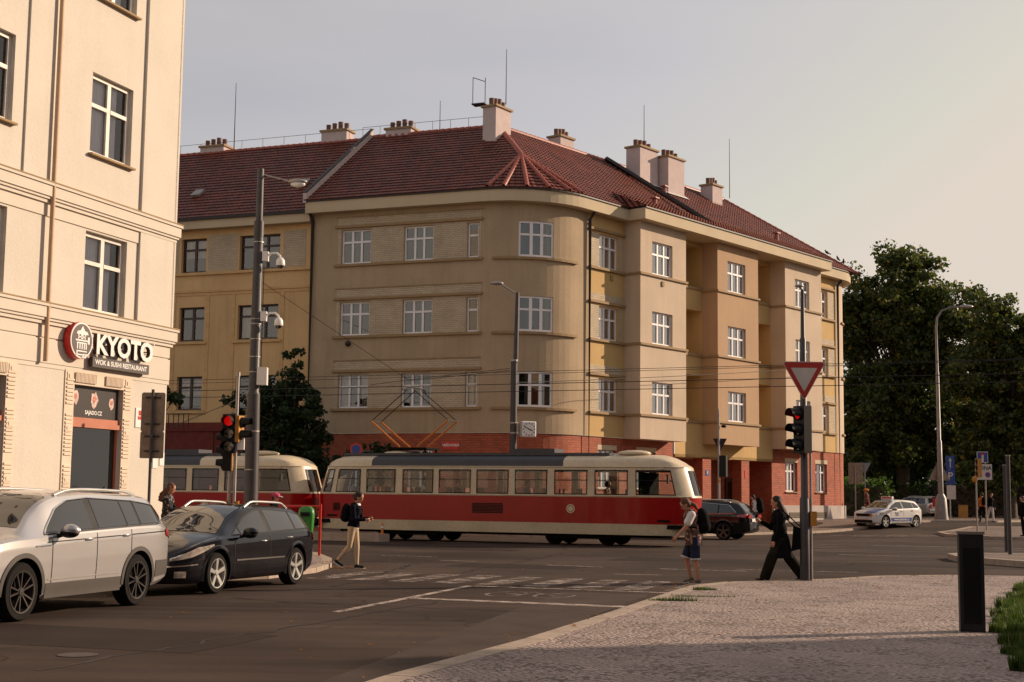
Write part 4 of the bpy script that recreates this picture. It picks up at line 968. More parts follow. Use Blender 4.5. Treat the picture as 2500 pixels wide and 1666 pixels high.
def make_tram(label, loc, rz, panto=True):
    T = thing('tram', label, 'tram', loc, rz, 'coupled red and cream tram cars')
    wins = [(-6.75, -6.32, 1), (-6.1, -5.02, 0), (-4.78, -3.62, 0), (-3.34, -2.14, 0), (-1.92, -.70, 0), (-.48, .72, 0), (.96, 2.14, 0), (2.4, 3.58, 0), (3.84, 5.0, 0), (5.28, 6.62, 1)]
    xs = sorted(set([round(v_, 3) for v_ in list(np.linspace(-HLEN, -5.2, 12))+list(np.linspace(5.2, HLEN, 12))+[x for w_ in wins for x in w_[:2]]]))
    ZS = [(.38, 'k'), (.72, 'k'), (.725, 'r'), (1.62, 'r'), (1.625, 'c'), (1.72, 'c'), (2.50, 'c'), (2.60, 'c')]
    zb = [.38, .74, 1.62, 1.69, 2.52, 2.62]
    mk = ['k', 'r', 'c', 'w', 'c']                      # strip materials
    def P(x, z, sd, inset=0):
        e = tram_end(z); k = (HLEN-e)/HLEN; w_ = tram_w(x)-inset
        if z > 2.5: w_ -= .03
        if z < .8: w_ += -.03*(.8-z)
        return (x*k if abs(x) > 5.2 else x, sd*w_, z) if abs(x) <= 5.2 else ((5.2+(abs(x)-5.2)*(HLEN-e-5.2)/(HLEN-5.2))*(1 if x > 0 else -1), sd*w_, z)
    mats_ = {'k': MB(), 'r': MB(), 'c': MB()}; GG = {-1: MB(), 1: MB()}
    for sd in (-1, 1):
        for i in range(len(xs)-1):
            a, c = xs[i], xs[i+1]; xm = (a+c)/2
            for j in range(5):
                q = [P(a, zb[j], sd), P(c, zb[j], sd), P(c, zb[j+1], sd), P(a, zb[j+1], sd)]
                if sd > 0: q = q[::-1]
                if mk[j] == 'w' and any(w_[0] < xm < w_[1] for w_ in wins): continue
                mats_['c' if mk[j] == 'w' else mk[j]].face(q)
    # ends
    zz = zb
    for e in (-1, 1):
        X = HLEN*e; G = GG[e]
        for j in range(5):
            n = 8; 
            for i in range(n):
                def Q(t, z):
                    p = P(X, z, 1); w_ = p[1]; y = w_*(1-2*t); bulge = .10*(1-(2*t-1)**2)
                    return (p[0]+e*bulge, y, z)
                q = [Q(i/n, zb[j]), Q((i+1)/n, zb[j]), Q((i+1)/n, zb[j+1]), Q(i/n, zb[j+1])]
                if e > 0: pass
                if mk[j] == 'w' and 0 < i < n-1: G.face([(x, y, z) for x, y, z in q]); continue
                mats_['c' if mk[j] == 'w' else mk[j]].face(q)
    body = mats_['r'].build('body', M['tram_red'], T, smooth=35, merge=True)
    mats_['k'].build('skirt', M['tram_skirt'], T, smooth=35, merge=True); mats_['c'].build('window_band', M['tram_cream'], T, smooth=35, merge=True)
    GG[1].build('windscreen', M['tram_glass'], T, smooth=35, merge=True); GG[-1].build('rear_window', M['tram_glass'], T, smooth=35, merge=True)
    # roof: rounded shell, white fairings near both ends
    for nm, mt, x0, x1 in (('roof', 'tram_roof', -4.6, 2.7), ('roof_end', 'tram_cream', 2.7, HLEN), ('roof_end', 'tram_cream', -HLEN, -4.6)):
        rows_ = []
        st = sorted(set([x0, x1]+[x for x in list(np.linspace(-HLEN, -5.2, 9))+list(np.linspace(5.2, HLEN, 9)) if x0 < x < x1]+[x for x in (-3, 0, 1.5, 4) if x0 < x < x1]))
        for x in st:
            a = abs(x); t = max(0, (a-5.6)/(HLEN-5.6)); w_ = P(x, 2.62, 1)[1]; X = P(x, 2.62, 1)[0]; hh = .43*(1-t**3.4*.70); row = []
            for k in range(15):
                an = pi*k/14; y = w_*cos(an); z = 2.62+hh*(sin(an)**.55)
                X2 = X-(.25*t*sin(an) if x > 0 else -.25*t*sin(an)); row.append((X2, y, z))
            rows_.append(row)
        b = MB(); b.grid(rows_)
        for rr in (rows_[0], rows_[-1]):
            if abs(rr[0][0]) > 6: b.face(rr)
        b.build(nm, M[mt], T, smooth=50, merge=True)
    b = MB(); b.box((-.9, 0, 3.06), (10.2, 1.5, .09)); b.build('roof_deck', M['tram_roof'], T)
    for x in (4.9, -4.0): b = MB(); b.ell((x, -.2, 3.10), (.6, .5, .11), 14, 8); b.build('roof_vent', M['tram_cream'], T, smooth=180)
    b = MB(); b.box((1.3, 0, 3.16), (1.6, .9, .2)); b.build('resistor_box', M['tram_roof'], T)
    b = MB()                                              # rain gutter and window rubber
    for sd in (-1, 1):
        pts = [(P(x, 2.62, sd)[0], sd*(abs(P(x, 2.62, sd)[1])+.012), 2.62) for x in xs]; b.tube(pts, .018, 5)
        pts = [(P(x, 1.66, sd)[0], sd*(abs(P(x, 1.66, sd)[1])+.010), 1.655) for x in xs]; b.tube(pts, .014, 5)
    b.build('gutter_trim', M['tram_cream'], T)
    for sd in (-1, 1):
        for (a, c, sl_) in wins:
            b = MB(); p0, p1 = P(a, 2.1, sd), P(c, 2.1, sd)
            g = .035
            for (x0, x1, z0, z1) in ((a, c, 1.69, 1.725), (a, c, 2.485, 2.52), (a, a+g, 1.725, 2.485), (c-g, c, 1.725, 2.485), (a+g, c-g, 2.17, 2.19)):
                A, B_, C_, D_ = P(x0, z0, sd), P(x1, z0, sd), P(x1, z1, sd), P(x0, z1, sd)
                b.face([(p[0], p[1]+sd*.004, p[2]) for p in (A, B_, C_, D_)])
            o = b.build('window', M['black'] if True else None, T)
            b = MB(); b.face([(lambda p: (p[0], p[1]-sd*.012, p[2]))(P(x, z, sd)) for x, z in ((a, 1.70), (c, 1.70), (c, 2.51), (a, 2.51))]); b.build('pane', M['tram_glass'], o)
    # floor, seats, poles, passengers' world
    b = MB(); b.box((0, 0, .86), (12.8, 2.3, .06)); b.build('floor', M['tram_dark'], T)
    b = MB(); b.box((0, 0, 2.58), (12.4, 2.2, .04)); b.build('ceiling', M['tram_cream'], T)
    for i in range(9):
        x = -5.2+i*1.22
        for sd in (-.78, .78):
            if i == 4 and sd > 0: continue
            b = MB(); b.box((x, sd, 1.30), (.42, .42, .07)); b.box((x-.2, sd, 1.60), (.06, .42, .58)); b.box((x, sd, 1.08), (.08, .08, .4)); b.build('seat', M['seat'], T)
    for x in (-4.2, -1.6, 1.6, 4.3):
        b = MB(); b.tube([(x, -.35, .9), (x, -.35, 2.56)], .018, 6); b.build('grab_pole', M['amber'], T)
    b = MB(); b.box((5.35, 0, 1.7), (.05, 2.2, 1.5)); b.build('cab_wall', M['tram_dark'], T)
    # side grilles, logo, lamps, bumper, couplers, bogies
    b = MB()
    for k in range(7): b.box((-.05, -1.25, 1.05+.05*k), (1.15, .012, .03))
    for k in range(7): b.box((-6.0, -1.17, 1.05+.04*k), (.3, .012, .025))
    b.build('grille', M['tram_dark'], T)
    b = MB(); b.lathe([(0, -1.262), (.15, -1.262), (.15, -1.25)], (3.0, 0, 1.22), 18, axis='y'); b.build('round_emblem', M['tram_cream'], T)
    b = MB(); b.lathe([(.09, -1.266), (.11, -1.266), (.11, -1.262)], (3.0, 0, 1.22), 18, axis='y'); b.build('emblem_ring', M['tram_red'], T)
    for e in (-1, 1):
        for y in (-.55, .55):
            X = P(HLEN*e, 1.05, 1)[0]+e*.07
            b = MB(); b.lathe([(0, X+e*.03), (.10, X+e*.03), (.12, X-e*.02)], (0, y, 1.08), 14, axis='x'); b.build('lamp', M['white'] if e > 0 else M['red'], T, smooth=40)
        b = MB(); b.box((e*(HLEN-.03), 0, .62), (.30, 1.5, .16)); b.box((e*(HLEN-.35), -1.02, .66), (.9, .12, .14)); b.box((e*(HLEN-.35), 1.02, .66), (.9, .12, .14)); b.build('bumper', M['tram_dark'], T)
        b = MB(); b.tube([(e*(HLEN-.2), 0, .5), (e*(HLEN+.28), 0, .5)], .06, 8); b.build('coupler', M['tram_dark'], T)
    for bx_ in (-3.2, 3.2):
        b = MB(); b.box((bx_, 0, .42), (2.6, 1.9, .26)); b.box((bx_, -.98, .33), (2.3, .1, .22)); b.box((bx_, .98, .33), (2.3, .1, .22)); bo = b.build('bogie', M['tram_dark'], T)
        for dx in (-.95, .95):
            b = MB()
            for y in (-.72, .72): b.lathe([(0, y-.06), (.30, y-.06), (.35, y-.05), (.35, y+.05), (.30, y+.06), (0, y+.06)], (bx_+dx, 0, .35), 20, axis='y')
            b.build('wheel', M['tram_dark'], bo, smooth=30)
    b = MB(); b.box((0, 0, .5), (3.2, 1.8, .34)); b.box((0, 0, .40), (12.0, 1.7, .22)); b.build('underframe_and_shade', M['tram_dark'], T)  # the long black box stands in for the shadow around the bogies
    for y in (-1.3,): b = MB(); b.tube([(6.3, -1.2, 2.35), (6.45, -1.45, 2.35)], .015, 5); b.box((6.45, -1.47, 2.2), (.05, .16, .26)); b.build('mirror', M['black'], T)
    if panto:
        pb = MB(); X0 = -3.55
        pb.box((X0, 0, 3.28), (1.6, 1.1, .06)); 
        for dx in (-.7, .7):
            for dy in (-.45, .45): pb.tube([(X0+dx, dy, 3.08), (X0+dx, dy, 3.28)], .04, 6)
        pn_ = pb.build('pantograph', M['tram_dark'], T)
        for e in (-1, 1):
            pb = MB()
            for y in (-.42, .42): pb.tube([(X0+e*.35, y, 3.34), (X0+e*1.55, y*.9, 4.28)], .035, 6)
            pb.build('lower_arm', M['orange'], pn_)
            pb = MB()
            for y in (-.42, .42): pb.tube([(X0+e*1.55, y*.9, 4.28), (X0+e*.12, y*.75, 5.42)], .018, 6)
            pb.tube([(X0+e*1.55, -.4, 4.28), (X0+e*1.55, .4, 4.28)], .02, 6); pb.build('upper_arm', M['dark_metal'], pn_)
        pb = MB(); pb.tube([(X0, -.95, 5.36), (X0, -.75, 5.50), (X0, .75, 5.50), (X0, .95, 5.36)], .03, 6); pb.build('collector_head', M['dark_metal'], pn_)
    return T
TA = R(-22.6); tdir = np.array([cos(TA), sin(TA)]); tn = np.array([-sin(TA), cos(TA)])
tc1 = np.array([-.32, 49.05])+tn*1.25-tdir*.45
tc2 = tc1-tdir*14.62
make_tram('red and cream tram car with raised pantograph crossing in front of the corner house', (*tc1, 0), TA, True)
make_tram('red and cream tram car behind the lamp column, half hidden by the restaurant building', (*tc2, 0), TA, False)
# rails, sleeper-free paved track
b = MB()
for o_ in (0, 3.3):
    for g in (-.72, .72):
        c_ = tc1+tn*(o_+g); a, e = c_-tdir*45, c_+tdir*60; n_ = tn*.035
        P4 = [a-n_, e-n_, e+n_, a+n_]; b.add([(*p, .006) for p in P4], [(0, 1, 2, 3)])
tag(b.build('tram_rails', M['steel']), kind='structure')

# ============================================================ cars
def smoothi(x, pts):
    xs_ = [p[0] for p in pts]; ys_ = [p[1] for p in pts]
    if x <= xs_[0]: return ys_[0]
    if x >= xs_[-1]: return ys_[-1]
    i = next(k for k in range(len(xs_)-1) if xs_[k] <= x <= xs_[k+1])
    h = xs_[i+1]-xs_[i]; t = (x-xs_[i])/h
    def m(k):
        if k == 0: return (ys_[1]-ys_[0])/(xs_[1]-xs_[0])
        if k == len(xs_)-1: return (ys_[-1]-ys_[-2])/(xs_[-1]-xs_[-2])
        a = (ys_[k]-ys_[k-1])/(xs_[k]-xs_[k-1]); c = (ys_[k+1]-ys_[k])/(xs_[k+1]-xs_[k])
        return 0 if a*c <= 0 else 2*a*c/(a+c)
    m0, m1 = m(i)*h, m(i+1)*h
    return (2*t**3-3*t*t+1)*ys_[i]+(t**3-2*t*t+t)*m0+(-2*t**3+3*t*t)*ys_[i+1]+(t**3-t*t)*m1
class Car:
    def __init__(s, **k): s.__dict__.update(k)
    def ring(s, x):                    # right half ring from top centre to bottom centre, list of (y,z)
        zt = smoothi(x, s.top); ws = smoothi(x, s.plan); zb = smoothi(x, s.bottom); zs = min(smoothi(x, s.belt), zt-.05)
        k = min(1, max(0, (zt-smoothi(x, s.belt)-.10)/.3)); k = k*k*(3-2*k)
        wt = (ws-.13)*(1-k)+s.roofw*k*(ws/s.W); cd = .045*(1-k)+.05*k
        r = [(0, zt), (wt*.35, zt-.006), (wt*.7, zt-.02), (wt*.9, zt-cd*.75), (wt, zt-cd-.01)]
        ze = zt-cd-.01
        for t in (.12, .35, .65, .9): r.append((wt+(ws-.035-wt)*t**.9, ze+(zs+.02-ze)*t))
        r.append((ws-.015, zs)); zm = zb+(zs-zb)*.55
        r += [(ws-.002, zs-(zs-zm)*.28), (ws, zm+.04), (ws-.006, zm-.10), (ws-.015, zb+(zm-zb)*.35), (ws-.03, zb+.06), (ws-.09, zb), (ws*.5, zb-.005), (0, zb-.005)]
        return r
    lip = True
    def side(s, x, z):
        r = s.ring(x)[4:-3]; zz = [p[1] for p in r][::-1]; yy = [p[0] for p in r][::-1]; return float(np.interp(z, zz, yy))
    def topz(s, x, y):
        r = s.ring(x)[:6]; return float(np.interp(abs(y), [p[0] for p in r], [p[1] for p in r]))
    def yt(s, x, f): return s.ring(x)[4][0]*f
    def spanel(s, b, xs_, lo, hi, sd, off=.005, nz=6, mat=0):
        rows_ = []
        for x in xs_:
            a, c = lo(x), hi(x); rows_.append([(x, sd*(s.side(x, a+(c-a)*k/nz)+off), a+(c-a)*k/nz) for k in range(nz+1)])
        if sd > 0: rows_ = rows_[::-1]
        b.grid(rows_, mat)
    def tpanel(s, b, xs_, f0, f1, off=.006, ny=14, mat=0):
        b.grid([[(x, s.yt(x, f0(x)+(f1(x)-f0(x))*k/ny), s.topz(x, s.yt(x, f0(x)+(f1(x)-f0(x))*k/ny))+off) for k in range(ny+1)] for x in xs_], mat)
def L_(*pts): return lambda x: float(np.interp(x, [p[0] for p in pts], [p[1] for p in pts]))
def wheel(parent, x, y, r, w_, rimm, style, sd):
    b = MB(); y0, y1 = y-w_/2, y+w_/2
    prof = [(r*.66, y0), (r*.93, y0), (r, y0+.03), (r, y1-.03), (r*.93, y1), (r*.66, y1)]
    b.lathe(prof, (x, 0, r), 36, axis='y'); t = b.build('wheel', M['rubber'], parent, smooth=40)
    yo = y+sd*w_/2; b = MB()
    b.lathe([(r*.70, yo), (r*.73, yo+sd*.006), (r*.69, yo+sd*.004), (r*.67, yo-sd*.03), (r*.65, yo-sd*.14)], (x, 0, r), 36, axis='y')
    n = 5 if style in ('star', 'cap') else 10
    for k in range(n):
        a = 2*pi*k/n+.3+(.0 if n == 5 else (.16 if k % 2 else -.0)); 
        ca, sa = cos(a), sin(a); wi, wo = (.24*r, .17*r) if n == 5 else (.05*r, .055*r)
        if style == 'star': wi, wo = .15*r, .22*r
        R0, R1 = .12*r, .70*r
        def pp(rad, tt, yy): return (x+rad*ca-tt*sa, yy, r+rad*sa+tt*ca)
        yy0, yy1 = yo+sd*.002, yo-sd*.02
        b.add([pp(R0, -wi/2, yo-sd*.012), pp(R0, wi/2, yo-sd*.012), pp(R1, wo/2, yy0), pp(R1, -wo/2, yy0), pp(R0, -wi/2, yo-sd*.06), pp(R0, wi/2, yo-sd*.06), pp(R1, wo/2, yo-sd*.05), pp(R1, -wo/2, yo-sd*.05)],
              [(0, 1, 2, 3), (0, 4, 5, 1), (1, 5, 6, 2), (2, 6, 7, 3), (3, 7, 4, 0)])
    b.lathe([(0, yo+sd*.0), (.13*r, yo-sd*.002), (.17*r, yo-sd*.03)], (x, 0, r), 16, axis='y')
    b.build('rim', M[rimm], t, smooth=30)
    b = MB(); b.lathe([(0, yo-sd*.10), (.66*r, yo-sd*.10)], (x, 0, r), 20, axis='y'); b.build('brake_disc', M['tram_dark'], t)
def dense(r):
    o = []; o2 = []
    for a, e in zip(r[:-1], r[1:]):
        n = 7 if len(r)-9 > len(o2) >= 9-0 or 9 <= len(o2) <= 14 else 2; o2.append(1)
        o += [(a[0]+(e[0]-a[0])*i/n, a[1]+(e[1]-a[1])*i/n) for i in range(n)]
    return o+[r[-1]]
NR = 70
def redo(r):       # resample the ring so that every station has the same number of points
    d = dense(r); return d
def arch_(c, T, m, wx, wr):
    for x in wx:
        for sd in (-1, 1):
            k = MB(); rows_ = []
            for i in range(33):
                a = -.30+(pi+.60)*i/32; rows_.append([(x+rr*cos(a), sd*(c.side(x+rr*cos(a), max(wr+.01+rr*sin(a), .24))+o_), wr+.01+rr*sin(a)) for rr, o_ in ((wr+.05, -.02), (wr+.055, .010), (wr+.075, .012), (wr+.115, .002))])
            k.grid(rows_); k.build('wheel_arch', m, T, smooth=60)
def build_car(c, name, label, cat, loc, rz, body, wheelr, wx, style, rimm, glassm='car_glass', group=None):
    T = thing(name, label, cat, loc, rz, group)
    xs_ = sorted(set(np.round(np.concatenate([np.linspace(c.x0, c.x0+.35, 9), np.linspace(c.x0+.35, c.x1-.45, 60), np.linspace(c.x1-.45, c.x1, 12)]+[np.linspace(x-wheelr-.1, x+wheelr+.1, 40) for x in wx]), 4)))
    rows_ = []
    for x in xs_:
        r = dense(c.ring(x)); full = [(x, -y, z) for y, z in r]+[(x, y, z) for y, z in r[-2:0:-1]]; rows_.append(full)
    b = MB(); b.grid(rows_, 0, True)
    n = len(rows_[0]); e0 = len(b.v)-n
    for st, rev in ((0, False), (e0, True)):
        cx = rows_[0][0][0] if st == 0 else rows_[-1][0][0]; zc = np.mean([p[2] for p in (rows_[0] if st == 0 else rows_[-1])]); bl = .03 if st else -.03
        b.v.append((cx+bl, 0, float(zc))); ci = len(b.v)-1
        for k in range(n):
            f = (st+k, st+(k+1) % n, ci); b.f.append(f if not rev else f[::-1]); b.m.append(0); b.uv.append(None)
    B_ = b.build('body', [body, M['tram_dark']], T, merge=True)
    bm = bmesh.new(); bm.from_mesh(B_.data); dead = []
    for f in bm.faces:
        m_ = f.calc_center_median()
        if any(abs(m_.x-x) < wheelr+.08 and (m_.x-x)**2+(m_.z-wheelr-.01)**2 < (wheelr+.07)**2 for x in wx) and abs(m_.y) > c.W-.33: dead.append(f)
    bmesh.ops.delete(bm, geom=dead, context='FACES'); bm.to_mesh(B_.data); bm.free()
    B_.data.polygons.foreach_set('use_smooth', [True]*len(B_.data.polygons)); B_.data.set_sharp_from_angle(angle=R(28))
    for x in wx:
        for sd in (-1, 1):
            k = MB(); rw_ = []
            for i in range(25):
                a = -.35+(pi+.7)*i/24; rr = wheelr+.055; px, pz = x+rr*cos(a), wheelr+.01+rr*sin(a); ys_ = c.side(px, max(pz, .24))-.004
                rw_.append([(px, sd*ys_, pz), (px, sd*(c.W-.36), pz)])
            k.grid(rw_); k.face([r_[1] for r_ in rw_]); k.build('wheel_well', M['tram_dark'], T, smooth=50)
    if c.lip: arch_(c, T, body, wx, wheelr)
    for x in wx:
        for sd in (-1, 1): wheel(T, x, sd*(c.W-.13), wheelr, .22, rimm, style, sd)
    # side glass, pillars black behind
    for sd in (-1, 1):
        k = MB(); g = c.glass; x_ = np.linspace(g['x'][0], g['x'][1], 50); c.spanel(k, x_, g['lo'], g['hi'], sd, .004); k.build('window_surround', M['black'], T, smooth=60)
        for (a, e) in g['panes']:
            k = MB(); x_ = np.linspace(a, e, 24); c.spanel(k, x_, lambda x: g['lo'](x)+.02, lambda x: max(g['lo'](x)+.021, g['hi'](x)-.02), sd, .009); k.build('window', M[glassm], T, smooth=60)
        if c.trim:
            k = MB(); pts = [(x, sd*(c.side(x, g['lo'](x))+.012), g['lo'](x)) for x in np.linspace(g['x'][0], g['x'][1], 30)]+[(x, sd*(c.side(x, g['hi'](x))+.012), g['hi'](x)) for x in np.linspace(g['x'][1], g['x'][0], 40)]
            k.tube(pts, .011, 5); k.build('window_trim', M['chrome'], T, smooth=60)
    for nm, (a, e, ff) in (('windscreen', c.ws), ('rear_window', c.rw)):
        k = MB(); c.tpanel(k, np.linspace(a, e, 20), lambda x: -ff, lambda x: ff, .006); k.build(nm, M[glassm], T, smooth=60)
    # door seams and handles
    for sd in (-1, 1):
        k = MB()
        for x, z0, z1 in c.seams:
            for i in range(14):
                za, zc = z0+(z1-z0)*i/14, z0+(z1-z0)*(i+1)/14; xx = x if not callable(x) else x((za+zc)/2)
                k.face([(xx-.007, sd*(c.side(xx, za)+.003), za), (xx+.007, sd*(c.side(xx, za)+.003), za), (xx+.007, sd*(c.side(xx, zc)+.003), zc), (xx-.007, sd*(c.side(xx, zc)+.003), zc)])
        k.build('door_seam', M['black'], T)
        for x, z in c.handles:
            k = MB(); y = c.side(x, z); k.tube([(x-.10, sd*(y-.005), z), (x-.08, sd*(y+.03), z+.004), (x+.06, sd*(y+.035), z+.004), (x+.09, sd*(y-.005), z)], .014, 6); k.build('handle', c.hm, T, smooth=60)
        k = MB(); mx, mz = c.mirror; y = c.side(mx, mz-.06)
        Mr = np.eye(3); k.ell((mx+.02, sd*(y+.17), mz), (.08, .13, .085), 14, 10); mo = k.build('mirror', c.mm, T, smooth=180)
        k = MB(); k.ell((mx+.02, sd*(y+.16), mz-.035), (.084, .132, .062), 14, 10); k.build('mirror_base', M['black'], mo, smooth=180)
        k = MB(); k.tube([(mx+.03, sd*(y-.02), mz-.08), (mx+.02, sd*(y+.09), mz-.05)], .03, 6); k.build('mirror_arm', M['black'], mo)
        k = MB(); k.ell((mx-.062, sd*(y+.17), mz), (.005, .10, .065), 12, 8); k.build('mirror_glass', M['chrome'], mo)
        if c.rails:
            xa, xb, rh = c.rails; k = MB(); n = 16; pts = []
            for i in range(n+1):
                t = i/n; x = xa+(xb-xa)*t; lift = rh*min(1, 7*t, 7*(1-t)); yy = c.ring(x)[4][0]*.93; pts.append((x, sd*yy, c.topz(x, yy)+.005+lift))
            k.tube(pts, .022, 7); k.build('roof_rail', M['alloy'], T, smooth=60)
    return T
def strip(c, T, name, m, xa, xb, lo, hi, sds=(-1, 1), off=.008, nz=3, n=20):
    for sd in sds:
        k = MB(); c.spanel(k, np.linspace(xa, xb, n), lo, hi, sd, off, nz); k.build(name, m, T, smooth=60)
def arch(c, T, m, x, r0, r1, off=.012):
    for sd in (-1, 1):
        k = MB(); rows_ = []
        zc = c.wr+.01
        for i in range(33):
            a = -.12+(pi+.24)*i/32; rows_.append([(x+rr*cos(a), sd*(c.side(x+rr*cos(a), max(zc+rr*sin(a), .22))+off), zc+rr*sin(a)) for rr in (r0, (r0+r1)/2, r1)])
        k.grid(rows_); k.build('wheel_arch_trim', m, T, smooth=60)
def fascia(T, name, m, fr, polys, d=.012, parent=None):
    k = MB()
    for poly in polys: k.plate(poly, fr, 0, d)
    return k.build(name, m, parent or T)
M['car_glass'] = mat('car_glass', (.012, .012, .015), .03, 0, var=.0, spec=1.0, coat=.35)
M['car_silver'] = mat('car_paint_silver', (.52, .50, .50), .3, .55, var=.02, coat=.8); M['car_navy'] = mat('car_paint_black_blue', (.003, .003, .006), .10, 0, var=.05, spec=.55)
M['car_white'] = mat('car_paint_white', (.72, .69, .66), .3, 0, var=.02, coat=.8); M['cladding'] = mat('grey_cladding', (.055, .047, .042), .6)
M['headlight'] = mat('headlight', (.62, .55, .48), .1, .6, var=.4, vs=12, coat=1); M['taillight'] = mat('taillight', (.35, .01, .01), .15, 0, var=.3, vs=20, coat=1)
M['livery_blue'] = mat('livery_blue', (.06, .09, .33), .35, coat=.6)
# silver SUV in the left foreground
suv = Car(lip=False, W=.925, roofw=.66, wr=.36, x0=-2.35, x1=2.35,
  top=[(-2.35, .62), (-2.33, .95), (-2.25, 1.10), (-2.12, 1.30), (-1.95, 1.53), (-1.75, 1.615), (-1.2, 1.655), (-.4, 1.67), (.3, 1.64), (.62, 1.57), (.95, 1.38), (1.30, 1.15), (1.42, 1.095), (1.8, 1.05), (2.1, .97), (2.27, .84), (2.35, .62)],
  belt=[(-2.35, 1.03), (-1.6, 1.10), (0, 1.06), (1.2, 1.0), (1.6, .98), (2.35, .85)],
  plan=[(-2.35, .62), (-2.28, .76), (-2.1, .86), (-1.7, .915), (-1, .925), (1.2, .925), (1.8, .90), (2.1, .82), (2.27, .70), (2.35, .55)],
  bottom=[(-2.35, .42), (-2.1, .30), (-1.5, .24), (1.5, .24), (2.1, .24), (2.35, .34)], trim=True,
  glass=dict(x=(-2.0, .92), lo=L_((-2.0, 1.25), (-1.88, 1.15), (-1, 1.115), (.92, 1.055)), hi=L_((-2.0, 1.26), (-1.85, 1.44), (-1.4, 1.52), (-.3, 1.56), (.2, 1.52), (.5, 1.41), (.92, 1.06)), panes=[(-1.94, -1.42), (-1.36, -1.12), (-1.08, -.36), (-.20, .88)]),
  ws=(.50, 1.26, .90), rw=(-2.10, -1.86, .85), seams=[(-.28, .34, 1.05), (.78, .34, .98), (-1.18, .62, 1.08)], handles=[(-.06, .97), (-1.02, 1.0)], hm=M['car_silver'], mm=M['car_silver'], mirror=(.62, 1.10), rails=(-1.75, .35, .05))
def zsq(c, z0, k):
    f = lambda z: z0+(z-z0)*k if z > z0 else z
    c.top = [(x, f(z)) for x, z in c.top]; c.belt = [(x, f(z)) for x, z in c.belt]; lo, hi = c.glass['lo'], c.glass['hi']; c.glass['lo'] = lambda x: f(lo(x)); c.glass['hi'] = lambda x: f(hi(x))
zsq(suv, 1.12, .90)
xs0 = lambda x: x-.22*min(1, max(0, (-1.3-x)/.4)); xinv = lambda x: x+.22*min(1, max(0, (-1.3-x)/.62))
for a_ in ('top', 'belt', 'plan', 'bottom'): setattr(suv, a_, [(xs0(x), z) for x, z in getattr(suv, a_)])
suv.x0 -= .22; suv.rw = (-2.32, -2.08, .85); _lo, _hi = suv.glass['lo'], suv.glass['hi']
suv.glass = dict(x=(-2.22, .92), lo=lambda x: _lo(xinv(x)), hi=lambda x: _hi(xinv(x)), panes=[(-2.16, -1.50), (-1.44, -1.12), (-1.08, -.36), (-.20, .88)])
def place(fw, rw_, wx, W_, side):       # world (x,y) of near-side wheel contacts -> object location and heading (x axis points forward)
    fw, rw_ = np.array(fw), np.array(rw_); d = (fw-rw_)/np.linalg.norm(fw-rw_); n = np.array([-d[1], d[0]])*side; m = (fw+rw_)/2-d*sum(wx)/2-n*(W_-.1); return (m[0], m[1], 0), math.atan2(d[1], d[0])
l_, r_ = place((-6.10, 17.70), (-5.34, 20.55), (1.38, -1.41), .92, 1)
T = build_car(suv, 'parked_car', 'silver SUV with roof rails and dark alloy wheels, parked nearest on the left', 'car', l_, r_, M['car_silver'], .36, (1.38, -1.41), 'ten', 'dark_alloy')
for x in (1.38, -1.41): arch(suv, T, M['cladding'], x, .405, .465)
strip(suv, T, 'sill_cladding', M['cladding'], -.93, .90, L_((-3, .25), (3, .25)), L_((-3, .44), (3, .44)))
strip(suv, T, 'sill_trim', M['alloy'], -.90, .86, L_((-3, .49), (3, .47)), L_((-3, .505), (3, .485)))
strip(suv, T, 'rear_cladding', M['cladding'], -2.52, -1.9, L_((-3, .44), (-1.9, .38), (3, .3)), L_((-3, .62), (3, .62)))
strip(suv, T, 'crease_shade_line', M['black'], -2.3, .9, L_((-2.2, 1.025), (.9, .945)), L_((-2.2, 1.042), (.9, .960)), off=.004)  # black strip paints in the shade along the body fold
strip(suv, T, 'badge', M['chrome'], .82, 1.15, L_((.8, .91), (1.2, .90)), L_((.8, .95), (1.2, .915)), off=.012)
strip(suv, T, 'taillight', M['taillight'], -2.56, -2.22, L_((-2.56, .90), (-2.2, .98)), L_((-2.56, 1.10), (-2.2, 1.06)), off=.014)
strip(suv, T, 'headlight', M['headlight'], 1.86, 2.3, L_((1.86, .90), (2.3, .74)), L_((1.86, .91), (2.3, .83)), off=.01)
k = MB(); k.box((2.365, 0, .72), (.03, 1.0, .18)); k.box((2.34, 0, .42), (.05, 1.1, .16)); k.build('grille', M['black'], T)
k = MB(); k.box((-2.59, 0, .9), (.02, .52, .11)); k.build('number_plate', M['white'], T)
k = MB(); k.ell((-1.95, 0, 1.63), (.06, .03, .05), 8, 6); k.build('aerial', M['black'], T, smooth=180)
